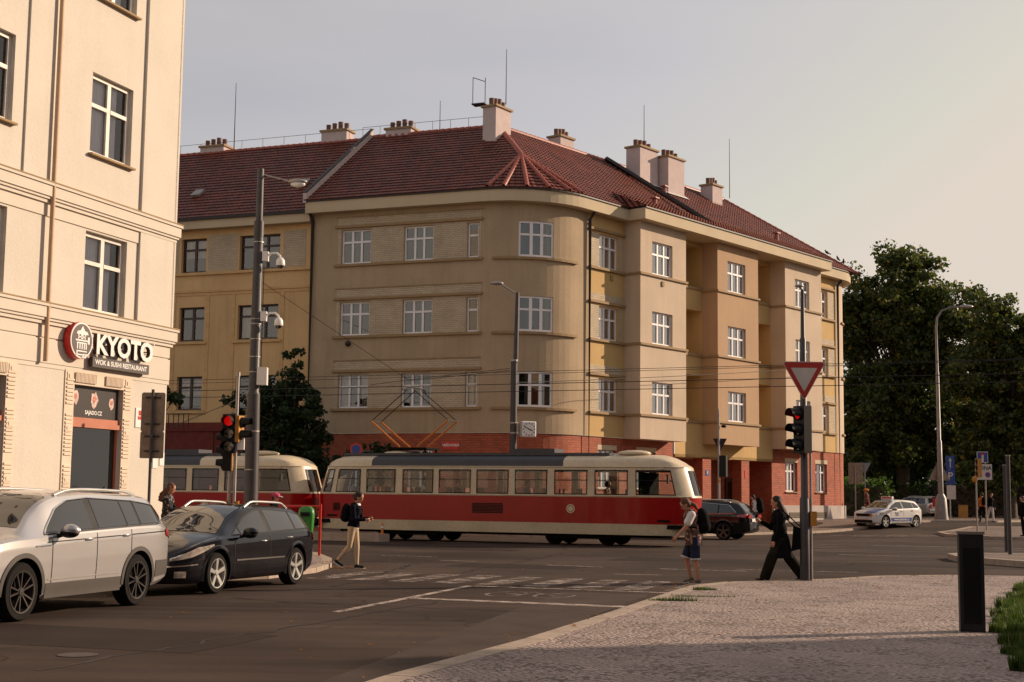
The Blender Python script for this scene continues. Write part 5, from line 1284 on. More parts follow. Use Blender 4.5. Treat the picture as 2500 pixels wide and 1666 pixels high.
# black estate behind it
est = Car(W=.905, roofw=.62, wr=.325, x0=-2.35, x1=2.38,
  top=[(-2.35, .55), (-2.33, .82), (-2.24, .98), (-2.10, 1.18), (-1.92, 1.36), (-1.6, 1.43), (-1.0, 1.475), (-.3, 1.49), (.1, 1.46), (.45, 1.35), (.95, 1.10), (1.22, .965), (1.45, .92), (1.8, .84), (2.1, .74), (2.28, .63), (2.38, .48)],
  belt=[(-2.35, .86), (-1.7, .94), (-1, .93), (.5, .885), (1.2, .86), (2.38, .72)],
  plan=[(-2.35, .60), (-2.26, .74), (-2.0, .85), (-1.6, .895), (-1, .905), (1.2, .905), (1.7, .88), (2.0, .81), (2.2, .68), (2.32, .48), (2.38, .30)],
  bottom=[(-2.35, .34), (-2.1, .25), (-1.5, .19), (1.5, .19), (2.1, .18), (2.38, .24)], trim=False,
  glass=dict(x=(-2.02, .92), lo=L_((-2.02, 1.02), (-1.95, .99), (-1, .965), (.92, .905)), hi=L_((-2.02, 1.06), (-1.86, 1.26), (-1.4, 1.345), (-.5, 1.395), (-.1, 1.37), (.3, 1.24), (.92, .91)), panes=[(-1.97, -1.35), (-1.28, -.42), (-.28, .58), (.63, .88)]),
  ws=(.12, 1.16, .90), rw=(-2.2, -1.9, .85), seams=[(-.35, .28, .93), (.85, .30, .88), (-1.15, .5, .95)], handles=[(-.12, .80), (-1.05, .84)], hm=M['chrome'], mm=M['car_navy'], mirror=(.60, .96), rails=(-1.5, .05, .075))
zsq(est, .92, .88)
l_, r_ = place((-4.72, 23.15), (-3.90, 25.55), (1.36, -1.36), .90, 1)
T = build_car(est, 'parked_car', 'black estate car with bright roof rails and five-spoke wheels, parked behind the silver SUV', 'car', l_, r_, M['car_navy'], .325, (1.36, -1.36), 'star', 'alloy')
strip(est, T, 'side_moulding', M['chrome'], -.86, .80, L_((-3, .50), (3, .50)), L_((-3, .525), (3, .525)), off=.014)
strip(est, T, 'headlight', M['headlight'], 1.50, 2.27, L_((1.5, .765), (2.0, .60), (2.27, .54)), L_((1.5, .79), (1.9, .745), (2.27, .60)), off=.008, nz=6)
strip(est, T, 'bumper_trim', M['chrome'], 1.9, 2.34, L_((1.9, .475), (2.34, .44)), L_((1.9, .495), (2.34, .46)), off=.014)
strip(est, T, 'bumper_trim', M['chrome'], -2.3, -1.98, L_((-3, .56), (3, .56)), L_((-3, .58), (3, .58)), off=.014)
strip(est, T, 'taillight', M['taillight'], -2.33, -2.05, L_((-2.34, .70), (-2.0, .84)), L_((-2.34, .86), (-2.0, .93)), off=.012)
strip(est, T, 'fog_light', M['headlight'], 2.1, 2.24, L_((2, .28), (2.3, .28)), L_((2, .38), (2.3, .38)), off=.012)
k = MB(); k.box((2.40, 0, .36), (.04, .62, .22)); k.build('grille', M['black'], T)
k = MB(); k.box((2.43, 0, .40), (.02, .52, .11)); k.build('number_plate', M['white'], T)
dk = Car(W=.92, roofw=.66, wr=.34, x0=-2.4, x1=2.4,
  top=[(-2.4, .60), (-2.37, .92), (-2.28, 1.05), (-2.1, 1.27), (-1.9, 1.46), (-1.6, 1.52), (-.9, 1.56), (-.2, 1.56), (.3, 1.49), (.9, 1.2), (1.25, 1.03), (1.8, .97), (2.2, .86), (2.4, .6)],
  belt=[(-2.4, .95), (-1.6, 1.0), (1.2, .93), (2.4, .8)], plan=est.plan[:6]+[(1.8, .88), (2.2, .76), (2.4, .5)], bottom=[(-2.4, .36), (-2, .24), (2, .22), (2.4, .3)], trim=True,
  glass=dict(x=(-1.9, .95), lo=L_((-1.9, 1.06), (-1.7, 1.03), (.95, .96)), hi=L_((-1.9, 1.07), (-1.6, 1.36), (-.3, 1.46), (.2, 1.38), (.95, .97)), panes=[(-1.85, -1.2), (-1.15, -.3), (-.2, .9)]),
  ws=(.36, 1.2, .9), rw=(-2.22, -1.92, .88), seams=[(-.25, .3, 1), (.85, .3, .93)], handles=[(-.1, .88), (-1, .9)], hm=M['car_navy'], mm=M['car_navy'], mirror=(.7, 1.0), rails=(-1.6, .1, .05))
hd = R(180-27)
fwd = np.array([cos(hd), sin(hd)]); rwp = np.array([8.45, 56.6]); fwp_ = rwp+fwd*2.8
l_, r_ = place(fwp_, rwp, (1.4, -1.4), .92, 1)
T = build_car(dk, 'moving_car', 'dark blue estate car driving behind the front of the tram', 'car', l_, r_, M['car_navy'], .34, (1.4, -1.4), 'star', 'dark_alloy')
strip(dk, T, 'taillight', M['taillight'], -2.385, -1.95, L_((-2.4, .85), (-1.95, .92)), L_((-2.4, 1.02), (-1.95, .99)), off=.012)
k = MB(); k.box((-2.41, .1, .78), (.02, .52, .12)); k.build('number_plate', M['white'], T)
k = MB(); k.box((-2.405, .62, .93), (.05, .38, .13)); k.box((-2.405, -.62, .93), (.05, .38, .13)); k.build('rear_lamp', M['taillight'], T)
# white driving-school hatchback
hb_ = Car(W=.865, roofw=.60, wr=.31, x0=-2.0, x1=2.0,
  top=[(-2.0, .55), (-1.98, .90), (-1.90, 1.05), (-1.72, 1.27), (-1.45, 1.42), (-.8, 1.465), (-.1, 1.47), (.3, 1.42), (.75, 1.2), (1.12, 1.0), (1.5, .92), (1.8, .82), (1.95, .68), (2.0, .5)],
  belt=[(-2, .93), (-1.4, .98), (1, .90), (2, .74)], plan=[(-2.0, .58), (-1.9, .72), (-1.6, .84), (-1, .865), (1.2, .865), (1.6, .83), (1.85, .72), (2.0, .52)], bottom=[(-2, .32), (-1.5, .22), (1.6, .2), (2, .24)], trim=False,
  glass=dict(x=(-1.62, .98), lo=L_((-1.62, 1.09), (-1.5, 1.02), (.98, .945)), hi=L_((-1.62, 1.10), (-1.3, 1.3), (-.3, 1.375), (.2, 1.33), (.98, .95)), panes=[(-1.55, -1.1), (-1.04, -.25), (-.15, .92)]),
  ws=(.28, 1.08, .92), rw=(-1.88, -1.6, .85), seams=[(-.2, .3, .95), (.85, .3, .9)], handles=[(-.05, .86), (-.95, .9)], hm=M['car_white'], mm=M['car_white'], mirror=(.7, .98), rails=None)
l_, r_ = place((19.35, 73.9), (21.3, 75.4), (1.25, -1.27), .86, 1)
l_ = (l_[0], l_[1], gz(l_[0], l_[1])-.02)
T = build_car(hb_, 'driving_school_car', 'white hatchback with blue flashes and a roof sign, waiting near the brick corner', 'car', l_, r_, M['car_white'], .31, (1.25, -1.27), 'cap', 'alloy')
strip(hb_, T, 'blue_stripe', M['livery_blue'], -.90, .88, L_((-3, .34), (3, .34)), L_((-3, .54), (3, .50)), off=.007)
strip(hb_, T, 'headlight', M['headlight'], 1.45, 1.93, L_((1.45, .72), (1.93, .62)), L_((1.45, .80), (1.93, .74)), off=.008)
k = MB(); hb_.tpanel(k, np.linspace(1.15, 1.9, 10), L_((1.15, .75), (1.9, -.1)), lambda x: .97, .006); k.build('bonnet_flash', M['livery_blue'], T, smooth=60)
k = MB(); k.box((2.01, 0, .66), (.05, .86, .13)); k.box((2.0, 0, .33), (.06, 1.1, .14)); k.build('grille', M['black'], T)
k = MB(); k.box((2.045, 0, .50), (.02, .52, .11)); k.build('number_plate', M['white'], T)
k = MB(); k.box((2.02, .5, .66), (.05, .16, .08)); k.build('amber_lamp', M['orange'], T)
k = MB(); k.obox((-.05, -.35, 1.47), (.14, 0, 0), (0, .7, 0), (.0, 0, .15)); k.build('roof_sign', M['white'], T)
k = MB(); k.box((.095, 0, 1.545), (.012, .6, .07)); k.build('roof_sign_band', M['red'], T)
for s_, x, z, sz in (('www.autoskola.cz', .0, .43, .17),):
    y = hb_.side(x, z)+.02; txt(s_, 'lettering', M['white'], T, (x, y, z), (-1, 0, 0), (0, 0, 1), sz, .003, .002)
for s_, z in (('ŠKOLA', .76), ('AUTO', .66)):
    y = hb_.side(.35, z)+.012; txt(s_, 'lettering', M['livery_blue'], T, (.35, y, z), (-1, 0, 0), (0, 0, 1), .10, .003, .0)
# parked silver-beige estate by the park
oc = Car(W=.86, roofw=.60, wr=.31, x0=-2.25, x1=2.25,
  top=[(-2.25, .55), (-2.22, .85), (-2.14, .98), (-2.0, 1.2), (-1.85, 1.40), (-1.5, 1.455), (-.5, 1.47), (.3, 1.42), (.85, 1.12), (1.2, .96), (1.8, .88), (2.15, .75), (2.25, .5)],
  belt=hb_.belt, plan=[(-2.25, .70), (-2.15, .80), (-1.7, .85), (1.2, .86), (1.8, .83), (2.1, .72), (2.25, .5)], bottom=[(-2.25, .34), (-1.5, .22), (1.6, .2), (2.25, .24)], trim=False,
  glass=dict(x=(-1.9, .98), lo=L_((-1.9, .98), (.98, .93)), hi=L_((-1.9, 1.0), (-1.75, 1.33), (-.3, 1.38), (.2, 1.32), (.98, .94)), panes=[(-1.85, -1.2), (-1.1, -.3), (-.2, .9)]),
  ws=(.3, 1.15, .9), rw=(-2.1, -1.88, .9), seams=[(-.2, .3, .95)], handles=[(0, .85)], hm=M['black'], mm=M['car_silver'], mirror=(.7, .97), rails=(-1.6, .0, .05))
T = build_car(oc, 'parked_car', 'silver beige estate car seen from behind, parked under the trees', 'car', (28.1, 99.5, .47), R(117), M['car_silver'], .31, (1.25, -1.25), 'cap', 'alloy')
k = MB()
for y in (-.62, .62): k.box((-2.27, y, .80), (.06, .22, .26))
k.build('taillight', M['taillight'], T)
k = MB(); k.box((-2.28, 0, .82), (.02, .62, .16)); k.build('number_plate', M['dark_metal'], T)
k = MB(); k.box((-2.29, 0, .50), (.04, 1.5, .04)); k.build('bumper_strip', M['black'], T)
# ============================================================ people
def rotY(a): return np.array([[cos(a), 0, sin(a)], [0, 1, 0], [-sin(a), 0, cos(a)]])
def capsule(b, p0, p1, r0, r1, n=12, e=True):
    p0, p1 = np.array(p0, float), np.array(p1, float)
    b.tube([p0, p1], [r0, r1], n)
    if e: b.ell(p0, (r0,)*3, n, 8); b.ell(p1, (r1,)*3, n, 8)
def remesh(o, vox, it=3, fac=.6):
    bake(o, [('REMESH', dict(mode='VOXEL', voxel_size=vox, use_smooth_shade=True)), ('SMOOTH', dict(factor=fac, iterations=it))])
    o.data.polygons.foreach_set('use_smooth', [True]*len(o.data.polygons)); return o
def skel(p):
    H = p['H']; s = H/1.70; J = {}
    lean = R(p.get('lean', 3)); th, sh = .42*s, .41*s
    def legpts(a, k): # thigh pitch a (forward +), knee bend k, relative to hip
        a, k = R(a), R(k); kn = np.array([th*sin(a), 0, -th*cos(a)]); an = kn+np.array([sh*sin(a-k), 0, -sh*cos(a-k)]); return kn, an, a-k
    L = {}
    for sd, key in ((1, 'L'), (-1, 'R')):
        kn, an, fa = legpts(*p['leg'+key][:2]); L[sd] = (kn, an, fa, p['leg'+key][2] if len(p['leg'+key]) > 2 else 0)
    low = max(-(L[sd][1][2])+.085*s*(1) for sd in (1, -1)); hp = low if not p.get('sit') else p['sit']
    up = np.array([sin(lean), 0, cos(lean)]); fw = np.array([cos(lean), 0, -sin(lean)]); pel = np.array([0, 0, hp]); lat = np.array([0, 1., 0])
    J['pel'] = pel; J['waist'] = pel+up*.17*s; J['chest'] = pel+up*.36*s; J['neck'] = pel+up*.51*s; J['fw'] = fw; J['up'] = up; J['s'] = s
    hpz = R(p.get('head', 5))+lean; hu = np.array([sin(hpz), 0, cos(hpz)]); hf = np.array([cos(hpz), 0, -sin(hpz)]); J['hu'], J['hf'] = hu, hf; J['head'] = J['neck']+up*.06*s+hu*.115*s+hf*.015
    for sd in (1, -1):
        hip = pel+lat*sd*.085*s; J['hip', sd] = hip; J['kn', sd] = hip+L[sd][0]; J['an', sd] = hip+L[sd][1]; J['fp', sd] = R(L[sd][3])
        A = p['armL' if sd > 0 else 'armR']; shd = J['neck']+lat*sd*.165*s*p.get('build', 1)-up*.055*s; a = R(A[0])-lean*0; ab = R(A[2] if len(A) > 2 else 6); k = R(A[1]); inw = R(A[3] if len(A) > 3 else 5)
        d1 = np.array([sin(a)*cos(ab), sd*sin(ab), -cos(a)*cos(ab)]); el = shd+d1*.28*s; a2 = a+k; d2 = np.array([sin(a2)*cos(inw), -sd*sin(inw), -cos(a2)*cos(inw)]); wr = el+d2*.24*s
        J['sh', sd], J['el', sd], J['wr', sd], J['hd', sd] = shd, el, wr, d2
    return J
def person(name_label, loc, rz, p, cat='person', group=None):
    T = thing('person', name_label, cat, loc, rz, group); J = skel(p); s = J['s']; B = p.get('build', 1.0); lo = p.get('low', False)
    b = MB(); vox = .012 if lo else .0085
    hd, hu, hf = J['head'], J['hu'], J['hf']; Mh = np.array([hf, [0, 1, 0], hu]).T
    b.ell(hd+hu*.02*s, (.098*s, .077*s, .105*s), 18, 14, 0, Mh); b.ell(hd+hf*.028*s-hu*.055*s, (.062*s, .055*s, .062*s), 14, 10, 0, Mh)
    capsule(b, hd+hf*.088*s-hu*.005*s, hd+hf*.105*s-hu*.03*s, .010*s, .013*s, 8)
    for sd in (1, -1): b.ell(hd+np.array([0, sd*.078*s, 0])-hu*.01*s, (.02*s, .010*s, .03*s), 8, 8, 0, Mh)
    capsule(b, J['neck']-J['up']*.05*s, hd-hu*.05*s-hf*.01, .052*s, .048*s)
    b.ell(J['chest']+J['up']*.03, (.115*s*B, .165*s*B, .17*s), 16, 12); b.ell(J['waist'], (.105*s*B, .14*s*B, .14*s), 16, 12); b.ell(J['pel']+J['up']*.03, (.115*s*B, .155*s*B, .12*s), 16, 12)
    for sd in (1, -1):
        capsule(b, J['hip', sd], J['kn', sd], .078*s*B, .052*s*B); capsule(b, J['kn', sd], J['an', sd], .052*s*B, .034*s*B)
        capsule(b, J['kn', sd]*.62+J['an', sd]*.38-np.array([.015, 0, 0]), J['kn', sd]*.5+J['an', sd]*.5, .052*s*B, .046*s*B)
        fa = J['fp', sd]; fd = np.array([cos(fa), 0, -sin(fa)]); heel = J['an', sd]+np.array([0, 0, 0]); 
        dn = np.array([-sin(fa), 0, -cos(fa)]); capsule(b, J['an', sd]+dn*.045*s, J['an', sd]+dn*.05*s+fd*.13*s, .036*s, .03*s)
        capsule(b, J['neck']+np.array([0, sd*.06*s, 0])-J['up']*.03*s, J['sh', sd], .05*s, .055*s*B)
        capsule(b, J['sh', sd], J['el', sd], .050*s*B, .038*s*B); capsule(b, J['el', sd], J['wr', sd], .038*s*B, .026*s*B)
        # hand: palm, five bent fingers of unequal length, thumb from the side
        w_ = J['wr', sd]; d = J['hd', sd]; side = np.cross(d, [0, sd*1., 0]); side /= (np.linalg.norm(side)+1e-9); pn = np.cross(d, side); pn *= -sd if pn[1]*sd > 0 else sd*0+1
        pal = w_+d*.05*s; capsule(b, w_+d*.02*s, w_+d*.075*s, .026*s, .03*s, 10)
        for i, fl in enumerate((.062, .070, .066, .052)):
            o = w_+d*.085*s+side*(.030-.020*i)*s; cu = p.get('curl', .5); m1 = o+(d*(1-cu*.2)+pn*cu*.5)*fl*.55*s; m2 = m1+(d*(1-cu*.8)+pn*cu)*fl*.5*s
            b.tube([o-d*.02*s, o, m1, m2], [.0095*s, .0092*s, .0085*s, .007*s], 7)
        o = w_+d*.035*s+side*.026*s; b.tube([o, o+(d*.5+side*.7)*.035*s, o+(d*.95+side*.75+pn*.3)*.055*s], [.012*s, .010*s, .008*s], 7)
    body = b.build('body', p.get('skin', M['skin']), T); remesh(body, vox, 2, .4)
    # face
    b = MB()
    for sd in (1, -1): b.ell(hd+hf*.090*s+np.array([0, sd*.030*s, 0])+hu*.012*s, (.008*s, .013*s, .007*s), 8, 6)
    b.build('eyes', M['black'], T)
    b = MB(); b.ell(hd+hf*.086*s-hu*.062*s, (.01*s, .022*s, .006*s), 8, 6); b.build('mouth', M['red'], T)
    # hair
    b = MB(); hr = p['hair']; hm = p.get('hairm', M['hair'])
    b.ell(hd+hu*.04*s-hf*.018*s, (.104*s, .089*s, .098*s), 16, 12, 0, Mh); b.ell(hd-hf*.04*s-hu*.01*s, (.075*s, .085*s, .09*s), 14, 10, 0, Mh)
    if hr == 'long':
        for k in range(26):
            a = random.uniform(-1.9, 1.9); q = hd-hf*.055*s*cos(a*.6)+np.array([0, .08*s*sin(a), 0])+hu*.02; e = q-hu*random.uniform(.18, .36)*s-hf*random.uniform(.02, .14)*s
            capsule(b, q, e, .040*s, .032*s, 8)
    if hr == 'pony':
        q = hd-hf*.10*s-hu*.02*s; capsule(b, q, q-hf*.05*s-hu*.1*s, .04*s, .04*s); capsule(b, q-hf*.05*s-hu*.1*s, q-hf*.05*s-hu*.24*s, .04*s, .015*s)
    if hr == 'bun': b.ell(hd-hf*.11*s-hu*.01*s, (.05*s, .05*s, .055*s), 12, 10)
    if hr != 'none': ho = b.build('hair', hm, T); remesh(ho, .012, 1, .3)
    # clothing
    sl = p.get('sleeve', 1.0); b = MB(); g = .018*s
    if p.get('top'):
        b.ell(J['chest']+J['up']*.035, (.115*s*B+g, .165*s*B+g*.8, .175*s), 18, 12); b.ell(J['waist'], (.105*s*B+g*1.3, .14*s*B+g*1.2, .16*s), 18, 12); b.ell(J['pel']+J['up']*.05, (.12*s*B+g, .16*s*B+g, .12*s), 18, 12)
        cl = p.get('coat', 0)
        if cl: capsule(b, J['pel']+J['up']*.05, J['pel']+np.array([p.get('coatx', 0), 0, -cl*s]), .155*s*B, p.get('flare', .20)*s, 20, False); 
        for sd in (1, -1):
            capsule(b, J['neck']+np.array([0, sd*.05*s, 0])-J['up']*.045*s, J['sh', sd], .055*s, .062*s*B)
            e = J['sh', sd]+(J['el', sd]-J['sh', sd])*min(1, sl*2); capsule(b, J['sh', sd], e, .062*s*B, (.052 if sl > .6 else .068)*s*B, 12, sl > .6)
            if sl > .5: capsule(b, J['el', sd], J['el', sd]+(J['wr', sd]-J['el', sd])*min(1, (sl-.5)*1.9), .050*s*B, .040*s*B)
        o = b.build(p.get('topn', 'jacket'), p['top'], T); remesh(o, .012, 2, .5)
    if p.get('collar'):
        b = MB(); b.lathe([(.062*s, 0), (.068*s, .035*s), (.085*s, .03*s), (.10*s, -.01*s)], J['neck']+J['up']*.005*s+np.array([.01, 0, -.01]), 16); b.build('collar', M['white'], T, smooth=60)
    if p.get('sleevem'):
        for sd in (1, -1):
            b = MB(); capsule(b, J['sh', sd]+np.array([0, 0, .0]), J['sh', sd]+(J['el', sd]-J['sh', sd])*.62, .072*s*B, .075*s*B, 14); b.build('sleeve', p['sleevem'], T, smooth=70)
    if p.get('bottom'):
        b = MB(); wl = p.get('leglen', 1.0); wd = p.get('legw', 1.0)
        b.ell(J['pel']+J['up']*.0, (.118*s*B+.008, .16*s*B+.008, .12*s), 18, 12)
        for sd in (1, -1):
            capsule(b, J['hip', sd], J['kn', sd] if wl > .5 else J['hip', sd]+(J['kn', sd]-J['hip', sd])*wl*2, .092*s*B, (.064 if wl > .5 else .085)*s*B*wd, 14, wl > .5)
            if wl > .5: capsule(b, J['kn', sd], J['kn', sd]+(J['an', sd]-J['kn', sd])*(wl-.5)*2*.97, .064*s*B*wd, .048*s*B*wd**1.5, 14)
        o = b.build('trousers' if wl > .5 else 'shorts', p['bottom'], T); remesh(o, .012, 2, .5)
    for sd in (1, -1):
        b = MB(); fa = J['fp', sd]; fd = np.array([cos(fa), 0, -sin(fa)]); dn = np.array([-sin(fa), 0, -cos(fa)]); a = J['an', sd]
        capsule(b, a+dn*.02*s, a+dn*.045*s, .046*s, .043*s); capsule(b, a+dn*.045*s-fd*.025*s, a+dn*.052*s+fd*.15*s, .040*s, .032*s); o = b.build('shoe', p.get('shoe', M['black']), T); remesh(o, .010, 1, .4)
        b = MB(); q = a+dn*.072*s+fd*.06*s; b.obox(q-fd*.125*s-np.array([0, .042*s, 0])-dn*-.0, fd*.25*s, np.array([0, .084*s, 0]), dn*.016*s); b.build('sole', M['white'] if p.get('wsole', 1) else M['black'], o)
    if p.get('pack'):
        b = MB(); c_ = J['chest']-J['fw']*(.215*s*B)-J['up']*.05*s; Mb = np.array([J['fw'], [0, 1, 0], J['up']]).T; k = p.get('packs', 1.0)
        b.ell(c_, (.13*s*k, .155*s*k, .25*s*k), 16, 12, 0, Mb); b.ell(c_-J['up']*.12*s*k, (.145*s*k, .16*s*k, .14*s*k), 16, 12, 0, Mb); o = b.build('backpack', p['pack'], T); remesh(o, .015, 2, .5)
        b = MB()
        for sd in (1, -1): q = [J['sh', sd]*.7+J['neck']*.3+J['up']*.045*s+J['fw']*-.08*s, J['sh', sd]*.7+J['neck']*.3+J['up']*.06*s, J['sh', sd]*.75+J['chest']*.25+J['fw']*.12*s*B-J['up']*.02, J['chest']+np.array([0, sd*.13*s, 0])+J['fw']*.115*s*B-J['up']*.12*s, J['chest']+np.array([0, sd*.17*s*B, 0])-J['fw']*.05-J['up']*.17*s]; b.tube(q, .016*s, 6)
        b.build('strap', p['pack'], o, smooth=60)
    return T, J
M['navy_knit'] = mat('navy_knit', (.006, .006, .014), .95, spec=.1, var=.2); M['beige_cloth'] = mat('beige_trousers', (.50, .38, .25), .85, var=.08, vs=5)
M['black_cloth'] = mat('black_cloth', (.006, .0055, .006), .95, spec=.1, var=.3, vs=6); M['denim'] = mat('dark_denim', (.008, .013, .04), .9, var=.3, vs=9); M['jeans'] = mat('blue_jeans', (.06, .09, .16), .9, var=.3, vs=9)
M['olive_cloth'] = mat('olive_wide_trousers', (.016, .014, .009), .95, spec=.1, var=.4, vs=5)
def floral(name, a, c, d):
    m, t, b_, o = new_mat(name); tc = t.nodes.new('ShaderNodeTexCoord'); v = t.nodes.new('ShaderNodeTexNoise'); v.inputs['Scale'].default_value = 22; v.inputs['Detail'].default_value = 2; t.links.new(tc.outputs['Object'], v.inputs[0])
    r = t.nodes.new('ShaderNodeValToRGB'); r.color_ramp.interpolation = 'CONSTANT'; e = r.color_ramp.elements; e[0].color = (*a, 1); e[1].color = (*c, 1); e[1].position = .53; k = e.new(.62); k.color = (*d, 1); t.links.new(v.outputs[0], r.inputs[0]); t.links.new(r.outputs[0], b_.inputs['Base Color']); b_.inputs['Roughness'].default_value = .85; return m
M['floral'] = floral('floral_blouse', (.07, .035, .03), (.30, .14, .10), (.50, .34, .26)); M['floral_dark'] = floral('dark_floral', (.012, .010, .012), (.02, .015, .02), (.42, .36, .34)); M['white_cloth'] = mat('white_cloth', (.62, .58, .56), .85)
M['pink_cloth'] = mat('pink_cap', (.50, .06, .14), .8, var=.3, vs=20)
# the young man or woman with the phone, stepping off the kerb
T, J = person('person in navy sweater and beige trousers looking at a phone, walking by the left kerb', (-3.42, 31.35, 0), R(-14),
  dict(H=1.66, legL=(9, 8, 0), legR=(-7, 34, 30), armL=(14, 78, 8, 22), armR=(8, 82, 8, 24), lean=6, head=16, hair='bun', top=M['navy_knit'], collar=True, bottom=M['beige_cloth'], legw=.92, pack=M['black_cloth'], packs=.85, curl=1.0, topn='sweater'))
b = MB(); q = J['wr', -1]+J['hd', -1]*.13; b.obox(q+np.array([-.02, -.02, .005]), (.12, 0, .04), (0, .065, 0), (0, 0, .01)); b.build('phone', M['black'], T)
# woman in shorts
T, J = person('person in floral blouse and dark shorts with black backpack, walking left over the crossing', (3.50, 27.3, 0), R(183),
  dict(H=1.62, build=1.12, legL=(-3, 4, 0), legR=(20, 34, 12), armL=(28, 14, 8, 4), armR=(-10, 20, 8, 4), lean=9, head=24, hair='pony', hairm=M['hair_b'], top=M['floral'], sleeve=.28, sleevem=M['white_cloth'], coat=.16, flare=.175, bottom=M['denim'], leglen=.5, legw=1.0, shoe=mat('taupe_shoe', (.16, .11, .08), .7), pack=M['black_cloth'], packs=1.0, topn='blouse'))
for sd in (1, -1):
    b = MB(); k0 = J['hip', sd]+(J['kn', sd]-J['hip', sd])*.97; k1 = J['hip', sd]+(J['kn', sd]-J['hip', sd])*1.04; b.tube([k0, k1], [.100, .100], 16); b.build('cuff', M['white_cloth'], T, smooth=60)
# woman in black
T, J = person('person in long black coat with long dark hair, striding left beside the signal post', (5.28, 27.95, 0), R(180),
  dict(H=1.72, build=1.08, legL=(27, 7, -8), legR=(-25, 12, 20), armL=(6, 16, 8, 2), armR=(20, 98, 10, 12), lean=5, head=3, hair='long', top=M['black_cloth'], coat=.38, flare=.235, bottom=M['olive_cloth'], legw=1.55, shoe=M['black'], topn='coat'))
b = MB(); c_ = J['pel']+np.array([-.33, .12, -.02]); b.add([c_+np.array(p) for p in ((-.16, -.04, .20), (.10, -.04, .26), (.14, -.04, -.22), (-.24, -.04, -.12), (-.16, .06, .20), (.10, .06, .26), (.14, .06, -.22), (-.24, .06, -.12))], [(0, 1, 2, 3), (7, 6, 5, 4), (0, 4, 5, 1), (1, 5, 6, 2), (2, 6, 7, 3), (3, 7, 4, 0)])
bag = b.build('tote_bag', M['black_cloth'], T); b = MB(); b.tube([c_+np.array([-.05, .0, .23]), J['sh', 1]+np.array([-.06, 0, .07]), J['sh', 1]+np.array([.05, 0, .07]), c_+np.array([.08, 0, .25])], .012, 6); b.build('strap', M['black_cloth'], bag)
walk = dict(legL=(12, 6, 0), legR=(-12, 14, 12), armL=(8, 15), armR=(-8, 15), low=True)
st = dict(legL=(2, 3, 0), legR=(-2, 3, 0), armL=(2, 12), armR=(2, 12), low=True)
zb_ = gz(11.3, 66.3)+.10
person('person in pale jacket and jeans carrying a long dark case by the brick pillars', (11.35, 66.2, zb_), R(178), dict(st, H=1.70, hair='short', top=M['white_cloth'], bottom=M['jeans'], pack=M['black_cloth'], packs=1.45, head=18, lean=6))
person('person with long brown hair and dark patterned top beside the restaurant corner', (-7.90, 33.0, .10), R(0), dict(st, H=1.70, hair='long', hairm=M['hair_b'], top=M['floral_dark'], bottom=M['black_cloth'], head=14, armL=(20, 70, 8, 10), armR=(20, 70, 8, 10)))
T, J = person('person in a pink cap behind the roof of the black estate car', (-6.15, 37.2, .10), R(-10), dict(st, H=1.50, hair='short', top=M['black_cloth'], bottom=M['jeans']))
b = MB(); hd, hu, hf = J['head'], J['hu'], J['hf']; Mh = np.array([hf, [0, 1, 0], hu]).T; b.ell(hd+hu*.055, (.115, .10, .075), 16, 10, 0, Mh); o = b.build('cap', M['pink_cloth'], T, smooth=180); b = MB(); b.ell(hd+hu*.035+hf*.13, (.07, .07, .012), 14, 6, 0, Mh); b.build('cap_peak', M['white_cloth'], o, smooth=180)
T, J = person('person in an orange beret standing behind the white hatchback', (21.6, 86.5, gz(0, 86)+.1), R(160), dict(st, H=1.72, hair='short', top=mat('rust_coat', (.12, .03, .02), .9), bottom=M['black_cloth'], coat=.25))
b = MB(); b.ell(J['head']+J['hu']*.08-J['hf']*.02, (.16, .15, .085), 14, 10); b.build('beret', mat('orange_wool', (.62, .20, .02), .9), T, smooth=180)
person('person in orange and black top walking behind the tall sign post', (26.9, 81.5, .45), R(100), dict(walk, H=1.68, hair='short', top=mat('orange_top', (.5, .14, .03), .9), bottom=M['black_cloth'], pack=M['black_cloth']))
person('person in white trousers walking past the zone sign', (27.6, 82.2, .45), R(-60), dict(walk, H=1.66, hair='long', top=M['black_cloth'], bottom=M['white_cloth']))
person('person in dark clothes at the right edge of the far pavement', (22.45, 62.6, .12), R(200), dict(st, H=1.74, hair='short', top=M['black_cloth'], bottom=M['black_cloth']))
# passengers
pz = 1.0
for i, (x, y, tm, cap) in enumerate(((-3.9, -.75, 'white_cloth', 'pale shirt sitting near the rear of the tram with the pantograph'), (-1.45, -.75, 'black_cloth', 'dark top sitting at the fourth window of the tram'), (3.6, .72, 'floral', 'patterned top sitting at the far side of the tram'), (1.2, -.78, 'jeans', 'blue top sitting beside the round tram emblem'))):
    P_ = tc1+tdir*x+tn*y
    person('passenger in '+cap, (*P_, .35), TA, dict(H=1.68, sit=1.02, legL=(88, 88, 0), legR=(86, 86, 0), armL=(20, 60), armR=(20, 60), hair='short', top=M[tm], bottom=M['jeans'], low=True))
